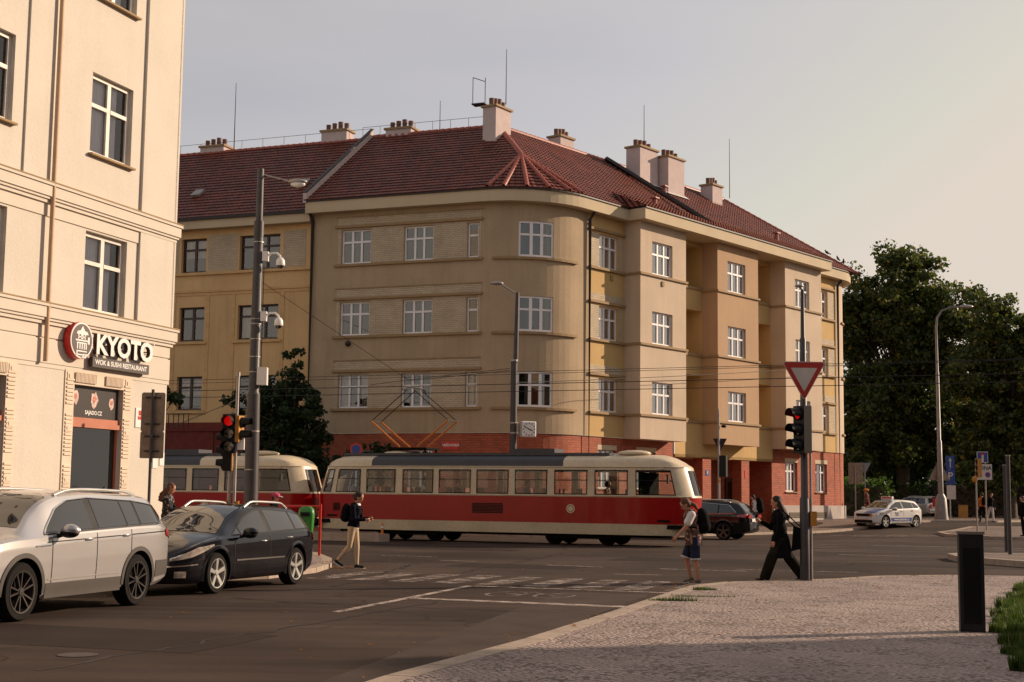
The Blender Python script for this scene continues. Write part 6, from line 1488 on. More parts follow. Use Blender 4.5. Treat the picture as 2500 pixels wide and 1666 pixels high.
# ============================================================ street furniture
def emit_red(): return mat('lit_red_signal', (.5, .0, .0), .4, emit=(1, .0, .0), es=.32)
M['lit_red'] = emit_red(); M['lens_off'] = mat('unlit_lens', (.02, .018, .016), .15, coat=1); M['sign_back'] = mat('sign_back_aluminium', (.26, .20, .15), .55, .4, var=.25, vs=6)
M['red_film'] = mat('red_reflective', (.42, .03, .02), .5); M['white_film'] = mat('white_reflective', (.55, .50, .46), .5)
def signal_head(parent, c, face, n=3, lit=0, body='black', back=None, r=.105, visor=.24, plate=False):
    """c: centre of the top lamp, face: heading the lamps look to"""
    c = np.array(c, float); f = np.array([cos(face), sin(face), 0]); s_ = np.array([-sin(face), cos(face), 0]); h = .30
    b = MB(); z0 = -h*(n-1)-.16
    b.obox(c-s_*.15-f*.20+np.array([0, 0, z0]), s_*.30, f*.20, (0, 0, .32+h*(n-1))); hd_ = b.build('signal_head', M[body], parent)
    if back: b = MB(); b.obox(c-s_*.145-f*.215+np.array([0, 0, z0+.01]), s_*.29, f*.014, (0, 0, .30+h*(n-1))); b.build('back_cover', M[back], hd_)
    for k in range(n):
        q = c-np.array([0, 0, h*k]); rows_ = []; b = MB()
        b.add([q]+[q+(s_*cos(a)+np.array([0, 0, sin(a)]))*r+f*.012 for a in np.linspace(0, 2*pi, 20)[:-1]], [(0, 1+i, 1+(i+1) % 19) for i in range(19)]); b.build('lens', M['lit_red'] if k == lit else M['lens_off'], hd_)
        b = MB()
        for t in (0, 1):
            rows_.append([q+(s_*cos(a)+np.array([0, 0, sin(a)]))*(r+.022-.012*t)+f*(.0+visor*t*(1 if sin(a) > -.35 else .25)) for a in np.linspace(0, 2*pi, 25)])
        b.grid(rows_); b.build('visor', M['black'], hd_, smooth=60)
    return hd_
def pole(name, parent, x, y, z0, z1, r0, r1=None, m='galv', n=16):
    b = MB(); b.tube([(x, y, z0), (x, y, z1)], [r0, r1 or r0], n); return b.build(name, M[m], parent, smooth=50)
# --- tall column on the left with two dome cameras
X, Y = -6.75, 37.2
t = thing('lamp_column', 'tall dark stepped lamp column with two white dome cameras at the left kerb', 'lamp post', (X, Y, .1))
def L(o): return o
PB = SMB
def spole(name, parent, pts, r, m, n=16, sm=50): b = PB(); b.tube(pts, r, n); return b.build(name, M[m], parent, smooth=sm)
spole('base_tube', t, [(X+.02, Y, .1), (X+.0, Y, 4.18)], [.19, .175], 'pole_grey'); spole('middle_tube', t, [(X, Y, 4.18), (X, Y, 4.25), (X, Y, 8.73)], [.175, .14, .125], 'pole_grey'); spole('upper_tube', t, [(X, Y, 8.37), (X, Y, 8.78), (X, Y, 8.79), (X, Y, 10.20)], [.135, .135, .095, .09], 'pole_grey')
arm = spole('arm', t, [(X+.05, Y, 10.05), (X+.72, Y, 9.89)], .022, 'galv', 8)
b = PB(); b.ell((X+.98, Y, 9.87), (.27, .13, .075), 16, 10); lh = b.build('lamp_head', M['galv'], t, smooth=180); b = PB(); b.ell((X+1.0, Y, 9.80), (.20, .11, .09), 14, 10); b.build('lamp_glass', M['white'], lh, smooth=180)
for z in (7.84, 6.24):
    b = PB(); b.obox((X+.12, Y-.08, z-.13), (.16, 0, 0), (0, .16, 0), (0, 0, .26)); cm = b.build('dome_camera', M['white'], t)
    b = PB(); b.tube([(X+.26, Y, z+.02), (X+.36, Y, z+.09), (X+.50, Y, z+.09), (X+.58, Y, z+.02), (X+.60, Y, z-.06)], .03, 8); b.build('bracket', M['white'], cm, smooth=180)
    b = PB(); b.lathe([(0, z-.02), (.06, z-.03), (.11, z-.10), (.12, z-.20), (.115, z-.24)], (X+.60, Y, 0), 18); b.build('housing', M['white'], cm, smooth=50)
    b = PB(); b.ell((X+.60, Y, z-.24), (.085, .085, .08), 14, 8); b.build('dome', M['lens_off'], cm, smooth=180)
b = PB(); b.obox((X+.10, Y-.20, 4.42), (.26, 0, 0), (0, .22, 0), (0, 0, .46)); b.build('cabinet', M['white'], t)
b = PB()
for z in (8.2, 6.15, 6.02, 5.62, 5.15, 4.75, 4.2, 3.2, 2.2): b.tube([(X, Y, z), (X, Y, z+.03)], .185 if z < 4.15 else .15, 16)
b.build('clamp_bands', M['galv'], t); spole('cable', t, [(X+.17, Y-.02, 7.6), (X+.17, Y-.02, 1.0)], .012, 'black', 5)
# --- signal post with two heads, left
X, Y = -6.58, 33.6
t = thing('traffic_light', 'signal post with a lit red lamp and amber-sided head next to the tall lamp column', 'traffic light', (X, Y, .1))
spole('pole', t, [(X-.02, Y, .1), (X-.02, Y, 3.5)], .045, 'galv', 12); spole('pole', t, [(X+.10, Y, .1), (X+.10, Y, 4.35)], .038, 'galv', 12)
signal_head_ = signal_head
def sh(parent, *a, **k):
    o = signal_head(parent, *a, **k); mt = Matrix.Translation(-Vector(parent.location))
    for q in [o]+list(o.children): q.data.transform(mt)
    return o
sh(t, (X-.06, Y-.12, 3.29), R(-95), 3, 0, 'black', r=.115); sh(t, (X+.22, Y+.0, 3.26), R(-14), 2, 9, 'amber'); sh(t, (X-.20, Y+.05, 2.88), R(185), 3, 9, 'black', back='amber', visor=.16)
b = PB(); b.obox((X+.14, Y-.05, 2.62), (.16, 0, 0), (0, .1, 0), (0, 0, .28)); b.build('push_button', M['white'], t); b = PB(); b.tube([(X+.10, Y, 4.35), (X+.10, Y, 4.45)], .05, 8); b.build('cap', M['galv'], t)
for x in (-.1, .18): b = PB(); b.obox((X+x-.03, Y-.08, 1.2), (.07, 0, 0), (0, .1, 0), (0, 0, .22)); b.build('button_box', M['amber'], t)
# --- two grey sign backs
X, Y = -7.57, 30.0
t = thing('sign_post', 'two grey sign backs one above the other on a dark post before the restaurant', 'sign post', (X, Y, .1))
spole('pole', t, [(X+.0, Y, .1), (X, Y, 3.76)], .032, 'pole_grey', 10)
for z0, z1 in ((2.90, 3.70), (2.33, 2.88)):
    b = PB(); q = [(X-.25, z0), (X-.23, z0-.02), (X+.23, z0-.02), (X+.25, z0), (X+.25, z1-.03), (X+.22, z1), (X-.22, z1), (X-.25, z1-.03)]; b.plate(q, lambda a, z, d: np.array([a, Y+.06+d, z]), 0, .012); o = b.build('sign_back', M['sign_back'], t)
    b = PB()
    for z in (z0+.12, z1-.12): b.obox((X-.16, Y+.03, z), (.32, 0, 0), (0, .03, 0), (0, 0, .025))
    b.build('clamp', M['dark_metal'], o)
# --- litter bin and red rail at the kerb
t = thing('litter_bin', 'green plastic litter bin hanging by the red rail behind the black estate', 'litter bin', (-4.98, 35.1, .1))
b = PB(); rows_ = []
for z, w_, d_ in ((.35, .13, .11), (.40, .15, .13), (1.0, .19, .165), (1.12, .20, .175), (1.24, .18, .15), (1.30, .10, .09)):
    rows_.append([(-4.98+w_*np.sign(cos(a))*abs(cos(a))**.5, 35.1+d_*np.sign(sin(a))*abs(sin(a))**.5, z) for a in np.linspace(0, 2*pi, 25)[:-1]])
b.grid(rows_, closed=True); b.face(rows_[0][::-1]); b.face(rows_[-1]); b.build('body', mat('green_plastic', (.03, .22, .025), .4, coat=.3), t, smooth=50)
b = PB(); b.obox((-5.10, 34.90, 1.06), (.22, 0, 0), (0, .02, 0), (0, 0, .10)); b.build('slot', M['black'], t)
t = thing('kerb_rail', 'red steel guard rail at the corner kerb beside the litter bin', 'railing', (-4.62, 35.3, .1))
spole('post', t, [(-4.66, 35.2, .08), (-4.66, 35.2, 1.36)], .035, 'red', 10); spole('post', t, [(-5.75, 35.8, .08), (-5.75, 35.8, 1.36)], .035, 'red', 10); spole('rail', t, [(-4.66, 35.2, 1.30), (-5.75, 35.8, 1.30)], .03, 'red', 10); spole('rail', t, [(-4.66, 35.2, .75), (-5.75, 35.8, .75)], .02, 'red', 10)
# --- give-way sign and signal, right
X, Y = 5.72, 27.8
t = thing('traffic_light', 'near post carrying a give-way triangle above a three-lamp signal showing red', 'traffic light', (X, Y, .05))
spole('pole', t, [(X, Y, .05), (X, Y, 1.62), (X, Y, 1.66), (X, Y, 4.75), (X, Y, 4.77), (X, Y, 5.72)], [.10, .095, .07, .06, .045, .035], 'pole_grey', 16)
spole('conduit', t, [(X+.12, Y-.02, .05), (X+.12, Y-.02, 2.6)], .024, 'galv', 8)
b = PB(); tri = lambda k: [(X-.01-.41*k, 3.52+.005+.73*(.66+.34*k) if False else 4.265-.05*(1-k)*4.3*.6), (X-.01+.41*k, 4.265-.05*(1-k)*4.3*.6), (X-.01, 3.52+.42*(1-k)*1.35)]
FR = lambda a, z, d: np.array([a, Y-.12-d, z])
def rtri(cx, zt, w_, h, r=.03):
    P3 = [np.array(p) for p in ((cx-w_/2, zt), (cx+w_/2, zt), (cx, zt-h))]; o = []
    for i in range(3):
        a, p, c = P3[i-1], P3[i], P3[(i+1) % 3]; u, v = (a-p)/np.linalg.norm(a-p), (c-p)/np.linalg.norm(c-p)
        for k in range(5): tt = k/4; o.append(tuple(p+u*r*1.6*(1-tt)**2+v*r*1.6*tt**2))
    return o[::-1]
b.plate(rtri(X-.01, 4.29, .86, .77, .05), FR, 0, .012); sgn = b.build('sign_plate', M['white_film'], t)
b = PB(); b.plate(rtri(X-.01, 4.275, .82, .735, .045), FR, .012, .016); b.build('red_border', M['red_film'], sgn)
b = PB(); b.plate(rtri(X-.01, 4.165, .52, .47, .015), FR, .016, .020); b.build('white_field', M['white_film'], sgn)
sh(t, (X-.13, Y-.16, 3.26), R(-148), 3, 0, 'black', r=.10, visor=.26); b = PB(); b.obox((X-.05, Y-.12, 3.32), (.14, 0, 0), (0, .06, 0), (0, 0, .05)); b.obox((X-.05, Y-.12, 2.5), (.14, 0, 0), (0, .06, 0), (0, 0, .05)); b.build('bracket', M['galv'], t)
b = PB(); b.obox((X+.10, Y-.07, 1.10), (.12, 0, 0), (0, .14, 0), (0, 0, .28)); b.build('button_box', M['amber'], t)
b = PB(); b.tube([(X, Y, 5.72), (X-.05, Y, 5.78)], .02, 6); b.ell((X-.06, Y, 5.80), (.09, .05, .035), 12, 8); b.build('detector', M['galv'], t, smooth=180)
# --- black service pillar in the foreground
t = thing('service_pillar', 'knee-wide black metal pillar standing on the near pavement by the grass', 'pillar', (5.57, 17.35, .05), R(-12))
b = MB(); b.box((0, 0, .58), (.29, .20, 1.16)); me = b.build('body', mat('black_powder_coat', (.012, .011, .012), .5, var=.3, vs=12, bump=.15, bs=60), t); bv = me.modifiers.new('bevel', 'BEVEL'); bv.width = .008; bv.segments = 2
b = MB(); b.box((0, 0, 1.18), (.31, .22, .035)); b.build('lid', mat('pillar_lid', (.22, .17, .15), .5), t)
b = MB(); b.box((0, -.102, .55), (.2, .006, .9)); b.build('door', M['black'], t)
# --- column with lamp and street clock
X, Y = .10, 57.0
t = thing('lamp_column', 'slim lamp column with a square street clock in front of the rounded corner', 'lamp post', (X, Y, .1))
spole('base_tube', t, [(X, Y, .1), (X, Y, 7.0)], [.15, .13], 'pole_grey'); spole('upper_tube', t, [(X+.06, Y, 6.95), (X+.10, Y, 9.8)], [.10, .075], 'pole_grey'); spole('arm', t, [(X+.10, Y, 9.72), (X-.55, Y-.1, 10.12)], .03, 'galv', 8)
b = PB(); b.ell((X-.75, Y-.12, 10.16), (.28, .13, .08), 14, 8); b.build('lamp_head', M['galv'], t, smooth=180)
b = PB(); b.tube([(X, Y, 7.0), (X, Y, 7.08)], .16, 12); b.tube([(X, Y, 4.5), (X, Y, 4.56)], .16, 12); b.tube([(X, Y, 4.1), (X, Y, 4.16)], .16, 12); b.build('clamp_bands', M['galv'], t)
cl = thing('street_clock', 'square white street clock with black hands on the slim lamp column', 'clock', (X+.58, Y-.05, 4.28), R(18))
b = MB(); b.box((0, 0, 0), (.62, .30, .64)); o = b.build('case', M['white'], cl); bv = o.modifiers.new('bevel', 'BEVEL'); bv.width = .06; bv.segments = 4
b = MB(); b.box((-.38, 0, 0), (.2, .06, .06)); b.box((-.33, .0, 0), (.10, .26, .56)); b.build('bracket', M['galv'], cl)
b = MB()
for k in range(12):
    a = 2*pi*k/12; q = .24; b.box((q*sin(a), -.157, q*cos(a)), (.04, .008, .04))
b.build('hour_marks', M['black'], cl)
for nm, ln, a, w_ in (('hour_hand', .15, R(112), .035), ('minute_hand', .24, R(-62), .026)):
    b = MB(); dx, dz = sin(a), cos(a); b.obox((-.04*dx-w_/2*dz, -.172, -.04*dz+w_/2*dx), (dx*(ln+.04), 0, dz*(ln+.04)), (0, .006, 0), (w_*dz, 0, -w_*dx)); b.build(nm, M['black'], cl)
# --- small post with a give-way sign seen from behind
X, Y = 9.05, 62.0
t = thing('traffic_light', 'slender signal post with a triangular sign back in front of the brick porch', 'traffic light', (X, Y, .1))
spole('pole', t, [(X, Y, .1), (X, Y, 5.5)], [.06, .045], 'galv', 12); b = PB(); b.plate(rtri(X+.06, 4.22, .62, .60, .03), lambda a, z, d: np.array([a, Y+.06+d, z]), 0, .012); b.build('sign_back', M['dark_metal'], t)
b = PB(); b.ell((X+.22, Y, 4.75), (.12, .08, .07), 10, 8); b.build('detector', M['black'], t, smooth=180); sh(t, (X+.24, Y+.0, 3.32), R(60), 3, 9, 'black', visor=.14, r=.09); b = PB(); b.ell((X-.0, Y-.08, 2.4), (.05, .05, .09), 8, 8); b.build('button_box', M['amber'], t)
# --- round no-stopping sign and box left of the tram roof
t = thing('road_sign', 'round red and blue no-stopping sign peeking over the tram roof', 'road sign', (-6.23, 57.5, 0))
spole('pole', t, [(-6.23, 57.5, .1), (-6.23, 57.5, 3.45)], .03, 'galv', 8); b = PB(); b.lathe([(0, 57.40), (.25, 57.40), (.25, 57.42), (0, 57.42)], (-6.23, 0, 3.42), 24, axis='y'); o = b.build('sign_plate', M['red_film'], t); b = PB(); b.lathe([(0, 57.39), (.18, 57.39)], (-6.23, 0, 3.42), 24, axis='y'); b.build('blue_field', M['blue_sign'], o)
# --- tall lamp on the right
X, Y = 25.3, 84.0; Z = gz(X, Y)+.1
t = thing('street_lamp', 'tall curved street lamp with a thick concrete foot in front of the park trees', 'street lamp', (X, Y, Z))
spole('foot', t, [(X, Y, Z), (X, Y, Z+.25), (X, Y, Z+1.25), (X, Y, Z+1.5)], [.42, .38, .31, .18], 'lamp_grey'); spole('mast', t, [(X, Y, Z+1.4), (X-.03, Y, Z+4.6), (X-.04, Y, Z+4.65), (X-.06, Y, 9.2), (X-.06, Y, 9.25), (X-.08, Y, 11.9), (X+.0, Y, 12.5), (X+.28, Y, 12.9), (X+.8, Y, 13.1), (X+1.4, Y, 13.15)], [.16, .14, .11, .10, .08, .07, .06, .055, .05, .045], 'lamp_grey')
b = PB(); b.ell((X+1.75, Y, 13.17), (.42, .17, .12), 16, 10); b.build('lamp_head', M['galv'], t, smooth=180); b = PB(); 
b = PB(); b.plate([(X-.75, Z+2.3), (X+.75, Z+2.3), (X+.0, Z+3.55)], lambda a, z, d: np.array([X+(a-X)*.85, Y+.25+d, z]), 0, .02); b.build('triangular_sign_back', M['sign_back'], t)
# --- signs by the park
def sign_square(name, label, x, y, parts_, ztop, polez, cat='road sign', gx=0):
    z = gz(x, y)+.1; t = thing(name, label, cat, (x, y, z)); spole('pole', t, [(x, y, z), (x, y, polez)], .04, 'galv', 8); return t
t = sign_square('road_sign', 'blue dead-end sign above a white zone sign', 23.95, 72.0, None, 0, 4.1)
F72 = lambda a, z, d: np.array([a, 71.94-d, z])
rect = lambda x0, x1, z0, z1: [(x0, z0), (x1, z0), (x1, z1), (x0, z1)]
b = PB(); b.plate(rect(23.52, 24.08, 3.57, 4.13), F72, 0, .02); o = b.build('dead_end_plate', M['white_film'], t); b = PB(); b.plate(rect(23.55, 24.05, 3.60, 4.10), F72, .02, .025); b.build('blue_field', M['blue_sign'], o); b = PB(); b.plate(rect(23.75, 23.86, 3.60, 3.98), F72, .025, .03); b.build('white_stem', M['white_film'], o); b = PB(); b.plate(rect(23.69, 23.92, 3.96, 4.05), F72, .03, .035); b.build('red_bar', M['red_film'], o)
b = PB(); b.plate(rect(23.42, 24.26, 2.72, 3.50), F72, 0, .03); o = b.build('zone_plate', M['white_film'], t); b = PB(); b.plate(rect(23.40, 24.28, 2.70, 3.52), F72, -.03, -.002); b.build('plate_rim', M['dark_metal'], o)
q = txt('ZÓNA', 'lettering', M['black'], o, (23.84, 71.905, 3.30), (1, 0, 0), (0, 0, 1), .27, .003, .004); q.data.transform(Matrix.Translation(-Vector(t.location)))
for x, mm in ((23.62, 'white_film'), (24.04, 'blue_sign')):
    b = PB(); b.lathe([(0, 71.905), (.14, 71.905)], (x, 0, 2.97), 20, axis='y'); b.build('red_disc', M['red_film'], o); b = PB(); b.lathe([(0, 71.90), (.10, 71.90)], (x, 0, 2.97), 20, axis='y'); b.build('disc_field', M[mm], o)
t = sign_square('traffic_light', 'signal post seen edge-on just left of the zone sign', 22.66, 69.5, None, 0, 3.7, 'traffic light'); sh(t, (22.70, 69.5, 3.55), R(182), 3, 9, 'amber', visor=.10); b = PB(); b.ell((22.56, 69.4, 2.7), (.15, .1, .16), 12, 8); b.build('push_button', M['amber'], t, smooth=180)
t = sign_square('parking_sign', 'narrow blue arrow and parking sign right of the tall street lamp', 26.45, 86.0, None, 0, 4.3)
F86 = lambda a, z, d: np.array([a, 85.93-d, z])
b = PB(); b.plate(rect(26.22, 26.74, 3.55, 4.35), F86, 0, .02); o = b.build('arrow_plate', M['blue_sign'], t); b = PB(); b.plate(rect(26.45, 26.51, 3.65, 4.05), F86, .02, .025); b.plate([(26.38, 4.03), (26.58, 4.03), (26.48, 4.25)], F86, .02, .025); b.build('white_arrow', M['white_film'], o)
b = PB(); b.plate(rect(26.22, 26.76, 2.62, 3.52), F86, 0, .02); o = b.build('parking_plate', M['blue_sign'], t); q = txt('P', 'lettering', M['white_film'], o, (26.47, 85.90, 3.12), (1, 0, 0), (0, 0, 1), .62, .003, .01); q.data.transform(Matrix.Translation(-Vector(t.location)))
b = PB(); b.plate(rect(26.24, 26.78, 1.75, 2.58), F86, 0, .02); b.build('text_plate', M['white_film'], t)
t = sign_square('sign_post', 'large square sign back on a thin pole at the brick corner', 21.25, 88.0, None, 0, 3.7); b = PB(); b.plate(rect(20.85, 21.75, 2.62, 3.92), lambda a, z, d: np.array([a, 88.05+d, z]), 0, .02); b.build('sign_back', M['sign_back'], t)
t = sign_square('sign_post', 'triangular sign back on a thin pole just right of the square sign back', 22.35, 90.0, None, 0, 3.9); b = PB(); b.plate(rtri(22.35, 3.98, .8, .75), lambda a, z, d: np.array([a, 90.05+d, z]), 0, .02); b.build('sign_back', mat('grey_blue_back', (.2, .22, .26), .5), t)
for i, (x, y, h) in enumerate(((14.05, 40.3, 2.75), (16.2, 46.8, 2.8))):
    t = thing('bare_post', ('nearer' if i == 0 else 'farther')+' of two bare grey posts on the right pavement', 'post', (x, y, .15 if i == 0 else 0), 0, 'bare grey posts on the right'); b = MB(); b.tube([(0, 0, 0), (0, 0, h)], .055, 10); b.build('pole', M['pole_grey'], t, smooth=50); b = MB(); b.tube([(0, 0, h), (0, 0, h+.03)], .065, 10); b.build('cap', M['galv'], t)
t = thing('marker_post', 'small orange marker post on the tip of the tram island', 'marker', (-4.42, 49.72, .26)); b = MB(); b.lathe([(.08, 0), (.08, .03), (.045, .04), (.035, .34), (.02, .37), (0, .37)], (0, 0, 0), 12); b.build('body', M['orange'], t, smooth=50); b = MB(); b.lathe([(.043, .20), (.041, .27)], (0, 0, 0), 12); b.build('band', M['white'], t)
for i, (x, y, c_, n_) in enumerate(((29.6, 93.5, 'orange', 'yellow bin under the trees'), (28.2, 94.5, 'red', 'red letter box at the park edge'))):
    t = thing('litter_bin' if i == 0 else 'letter_box', 'small '+n_, 'bin' if i == 0 else 'letter box', (x, y, .45)); b = MB(); b.box((0, 0, .5 if i == 0 else 1.1), (.5, .4, .9 if i == 0 else .6)); b.build('body', M['amber'] if i == 0 else M['red'], t); b = MB(); b.box((0, 0, .98 if i == 0 else 1.43), (.54, .44, .06)); b.box((0, 0, .4 if i else .03), (.1, .1, .8) if i else (.4, .3, .06)); b.build('lid', M['dark_metal'], t)
# ============================================================ overhead lines
M['wire'] = mat('wire', (.02, .017, .015), .6)
def wire(label, pts, r=.012, sag=0):
    P = [np.array(p, float) for p in pts]
    if len(P) == 2: P = [P[0]+(P[1]-P[0])*t-np.array([0, 0, sag*4*t*(1-t)]) for t in np.linspace(0, 1, 13)]
    b = _MBclass(); b.tube(P, r, 5); o = b.build('overhead_wire', M['wire']); tag(o, label, 'wire'); return o
for o_, lb in ((0, 'lower tram contact wire running over the near track'), (3.3, 'upper tram contact wire running over the far track')):
    a, e = tc1+tn*o_-tdir*40, tc1+tn*o_+tdir*55; wire(lb, [(*a, 5.56), (*e, 5.56)], .013, .0)
    wire(lb.replace('contact', 'carrier').replace('running', 'strung'), [(*a, 5.95+.1*(o_ > 0)), (*e, 6.05+.4*(o_ > 0))], .009)
wire('thin span wire from the orange house down to the slim lamp column', [at(640, 690, 66), at(1000, 930, 56), at(1245, 905, 57)], .012)
wire('second span wire crossing below the curved windows', [at(905, 940, 58), at(1020, 925, 55), at(1245, 900, 57)], .012)
wire('slack cable hanging before the dark red yard wall', [at(415, 1045, 45), at(560, 985, 46), at(690, 905, 60)], .012)
wire('long span wire rising right past the bays', [at(1245, 935, 57), at(2072, 892, 80)], .014, .1)
# ============================================================ road markings (thin worn paint sheets)
def gpt(u, v): d = _f+_r2*(u-1250)/F-_u2*(v-833)/F; k = -1.6/d[2]; return (EYE+d*k)[:2]
mk = _MBclass()
def stroke(p, q, w_, z=.005):
    p, q = np.array(p, float)[:2], np.array(q, float)[:2]; t = (q-p)/np.linalg.norm(q-p); n_ = np.array([-t[1], t[0]])*w_/2
    mk.face([(*(x), z+gz(*x)) for x in (p-n_, q-n_, q+n_, p+n_)])
for a, c, w_ in (((-2.86, 50.0), (-1.0, 49.0), .14), ((.6, 46.6), (2.2, 45.9), .14), ((-1.74, 35.75), (-.8, 35.35), .12), ((.86, 33.95), (2.15, 33.25), .12), ((3.44, 32.75), (5.3, 32.1), .12), ((9.76, 42.6), (11.4, 42.0), .14), ((-2.37, 19.67), (-.7, 25.76), .14), ((-.7, 25.76), (2.7, 24.5), .14), ((-1.56, 22.55), (1.9, 21.2), .30), ((-3.4, 38.2), (-1.9, 37.7), .10), ((5.2, 33.0), (7.8, 32.2), .1), ((2.2, 30.3), (3.2, 30.1), .1)): stroke(a, c, w_)
tag(mk.build('lane_marking', M['line']), kind='structure'); mk = _MBclass()
for k in range(9):
    c_ = np.array([-3.5, 28.75])+E1*(.25+.88*k); d_ = np.array([.30, .954]); stroke(c_-d_*1.35, c_+d_*1.45, .50)
for k in range(10): c_ = np.array([14.2, 66.5])+np.array([.9, .42])*(1.15*k); stroke(c_, c_+np.array([1.9, -2.4]), .5)
for k in range(4): stroke((10.5+k*1.2, 52.5-k*.45), (17.5+k*1.2, 50.5-k*.45), .14)
tag(mk.build('zebra_crossing', M['zebra']), kind='structure'); mk = _MBclass()
c_ = np.array([.35, 23.6])
for cx in (-.42, .42):
    for k in range(12): a0, a1 = 2*pi*k/12, 2*pi*(k+1)/12; f_ = lambda a: c_+E1*(cx+.3*cos(a))+E2*(.55*sin(a)); stroke(f_(a0), f_(a1), .06)
for a, e in (((-.42, 0), (-.1, .5)), ((-.1, .5), (.42, .0)), ((-.42, 0), (.05, -.02)), ((.05, -.02), (.28, .55))): stroke(c_+E1*a[0]+E2*a[1], c_+E1*e[0]+E2*e[1], .06)
tag(mk.build('bicycle_symbol', M['zebra']), kind='structure')
mk = _MBclass()
for a, c, w_, h in (((-3.2, 14.5), (.3, .95), 2.0, 4.5), ((2.5, 37.0), (.93, -.36), 6.0, 2.2), ((-1.5, 33.0), (.93, -.36), 3.0, 1.6), ((8.5, 36.0), (.93, -.36), 5.0, 1.4), ((-4.6, 44.0), (.93, -.36), 5.0, 1.2)):
    d_ = np.array(c); n_ = np.array([-d_[1], d_[0]]); p = np.array(a); mk.face([(*q, .0025) for q in (p, p+d_*w_, p+d_*w_+n_*h, p+n_*h)])
tag(mk.build('road_repair', mat('road_repair', (.030, .020, .016), .92, var=.2, vs=1.2, fine=.5, spec=.15)), kind='structure')
mk = _MBclass(); rs = np.random.RandomState(31)
for a, c in (((-4.2, 13.0), (-1.0, 22.0)), ((-3.5, 21.5), (4.0, 19.0)), ((-5.5, 36.0), (6.5, 31.5)), ((-1.0, 30.0), (1.6, 41.5)), ((3.0, 44.0), (12.0, 40.3)), ((6.0, 33.5), (13.0, 30.9)), ((-3.0, 25.0), (-2.2, 34.0))):
    p = np.array(a); e = np.array(c); n = 26; P = [p+(e-p)*i/n+rs.normal(size=2)*.06 for i in range(n+1)]
    for q0, q1 in zip(P[:-1], P[1:]): stroke(q0, q1, .022+.03*rs.rand(), .004)
tag(mk.build('tar_seam', mat('tar_seam', (.012, .009, .008), .5, spec=.3)), kind='structure')
# asphalt repair strip and manhole, slightly different tone
mk = _MBclass(); mk.face([(*p, .0035) for p in ((-1.9, 11.0), (-1.2, 11.0), (2.35, 24.0), (.9, 24.4))]); tag(mk.build('asphalt_patch', mat('asphalt_patch', (.066, .047, .038), .9, var=.2, vs=1.5, fine=.4, spec=.15)), kind='structure')
mk = _MBclass(); q = gpt(190, 1600); mk.lathe([(0, .006), (.2, .006)], (*q, 0), 20); tag(mk.build('manhole_cover', mat('cast_iron', (.05, .035, .028), .6, bump=.8, bs=30)), kind='structure')
# ============================================================ vegetation
def leaf_cloud(pts, size, name, mt, parent=None, jitter=.55, flat=.5):
    n = len(pts); P = np.array(pts); a = np.random.rand(n, 3)*2-1; a /= np.linalg.norm(a, axis=1)[:, None]; h = np.random.rand(n, 3)*2-1; c_ = np.cross(a, h); c_ /= np.linalg.norm(c_, axis=1)[:, None]
    s_ = size*(1-jitter+2*jitter*np.random.rand(n))[:, None]
    V = np.empty((n, 5, 3)); V[:, 0] = P-a*s_*.5; V[:, 1] = P-a*s_*.1+c_*s_*.38; V[:, 2] = P+a*s_*.55; V[:, 3] = P-a*s_*.1-c_*s_*.38; V[:, 4] = P-a*s_*.4+c_*s_*.1
    V = V[:, :4]; me = bpy.data.meshes.new(name); me.vertices.add(4*n); me.vertices.foreach_set('co', V.reshape(-1)); me.loops.add(4*n); me.loops.foreach_set('vertex_index', np.arange(4*n)); me.polygons.add(n)
    me.polygons.foreach_set('loop_start', np.arange(0, 4*n, 4)); me.update(calc_edges=True); me.materials.append(mt); o = bpy.data.objects.new(name, me); C.objects.link(o); o.parent = parent; return o
def tree(label, x, y, z, h, crown, n_leaf, size, mt, lean=(0, 0), trunk_r=.35, seed=1, cl=110, group=None, bare=.2, cat='tree'):
    """crown: list of (dx,dy,dz,rx,ry,rz) lobes"""
    rg = np.random.RandomState(seed); t = thing('tree', label, cat, (x, y, z), 0, group); b = MB()
    zt = h*.45; base = [np.array([0, 0, 0]), np.array([lean[0]*.3, lean[1]*.3, zt*.5]), np.array([lean[0]*.6, lean[1]*.6, zt])]
    b.tube([base[0]+(0, 0, -.1), base[0]+(0, 0, .4), base[1], base[2]], [trunk_r*1.35, trunk_r, trunk_r*.8, trunk_r*.65], 10)
    cen = []; tot = sum(c[3]*c[4]*c[5] for c in crown)
    for c in crown:
        k = max(4, int(cl*c[3]*c[4]*c[5]/tot))
        for _ in range(k):
            d = rg.normal(size=3); d /= np.linalg.norm(d); r = (rg.rand()**.45)*rg.uniform(.8, 1.08); cen.append(np.array(c[:3])+d*r*np.array(c[3:]))
    b2 = MB(); br = MB()
    for i, q in enumerate(cen):
        if i % 3 == 0:
            s0 = base[2]*rg.uniform(.65, 1.0); m_ = (s0+q)/2+np.array([0, 0, rg.uniform(0, .6)]); br.tube([s0, m_, q], [trunk_r*.22, trunk_r*.12, .02], 5, False)
    b.build('trunk', M['bark'], t, smooth=60); br.build('branches', M['bark'], t, smooth=60)
    pts = []; m = max(8, int(n_leaf/len(cen)))
    for q in cen:
        R_ = rg.uniform(.55, 1.15)*(sum(c[3] for c in crown)/len(crown))*.30
        dens = m if rg.rand() > bare else m//4
        d = rg.normal(size=(dens, 3)); d *= (R_*rg.rand(dens, 1)**.5)/np.linalg.norm(d, axis=1)[:, None]; d[:, 2] *= .7; pts.append(q+d)
    np.random.seed(seed); leaf_cloud(np.concatenate(pts), size, 'crown', mt, t); return t
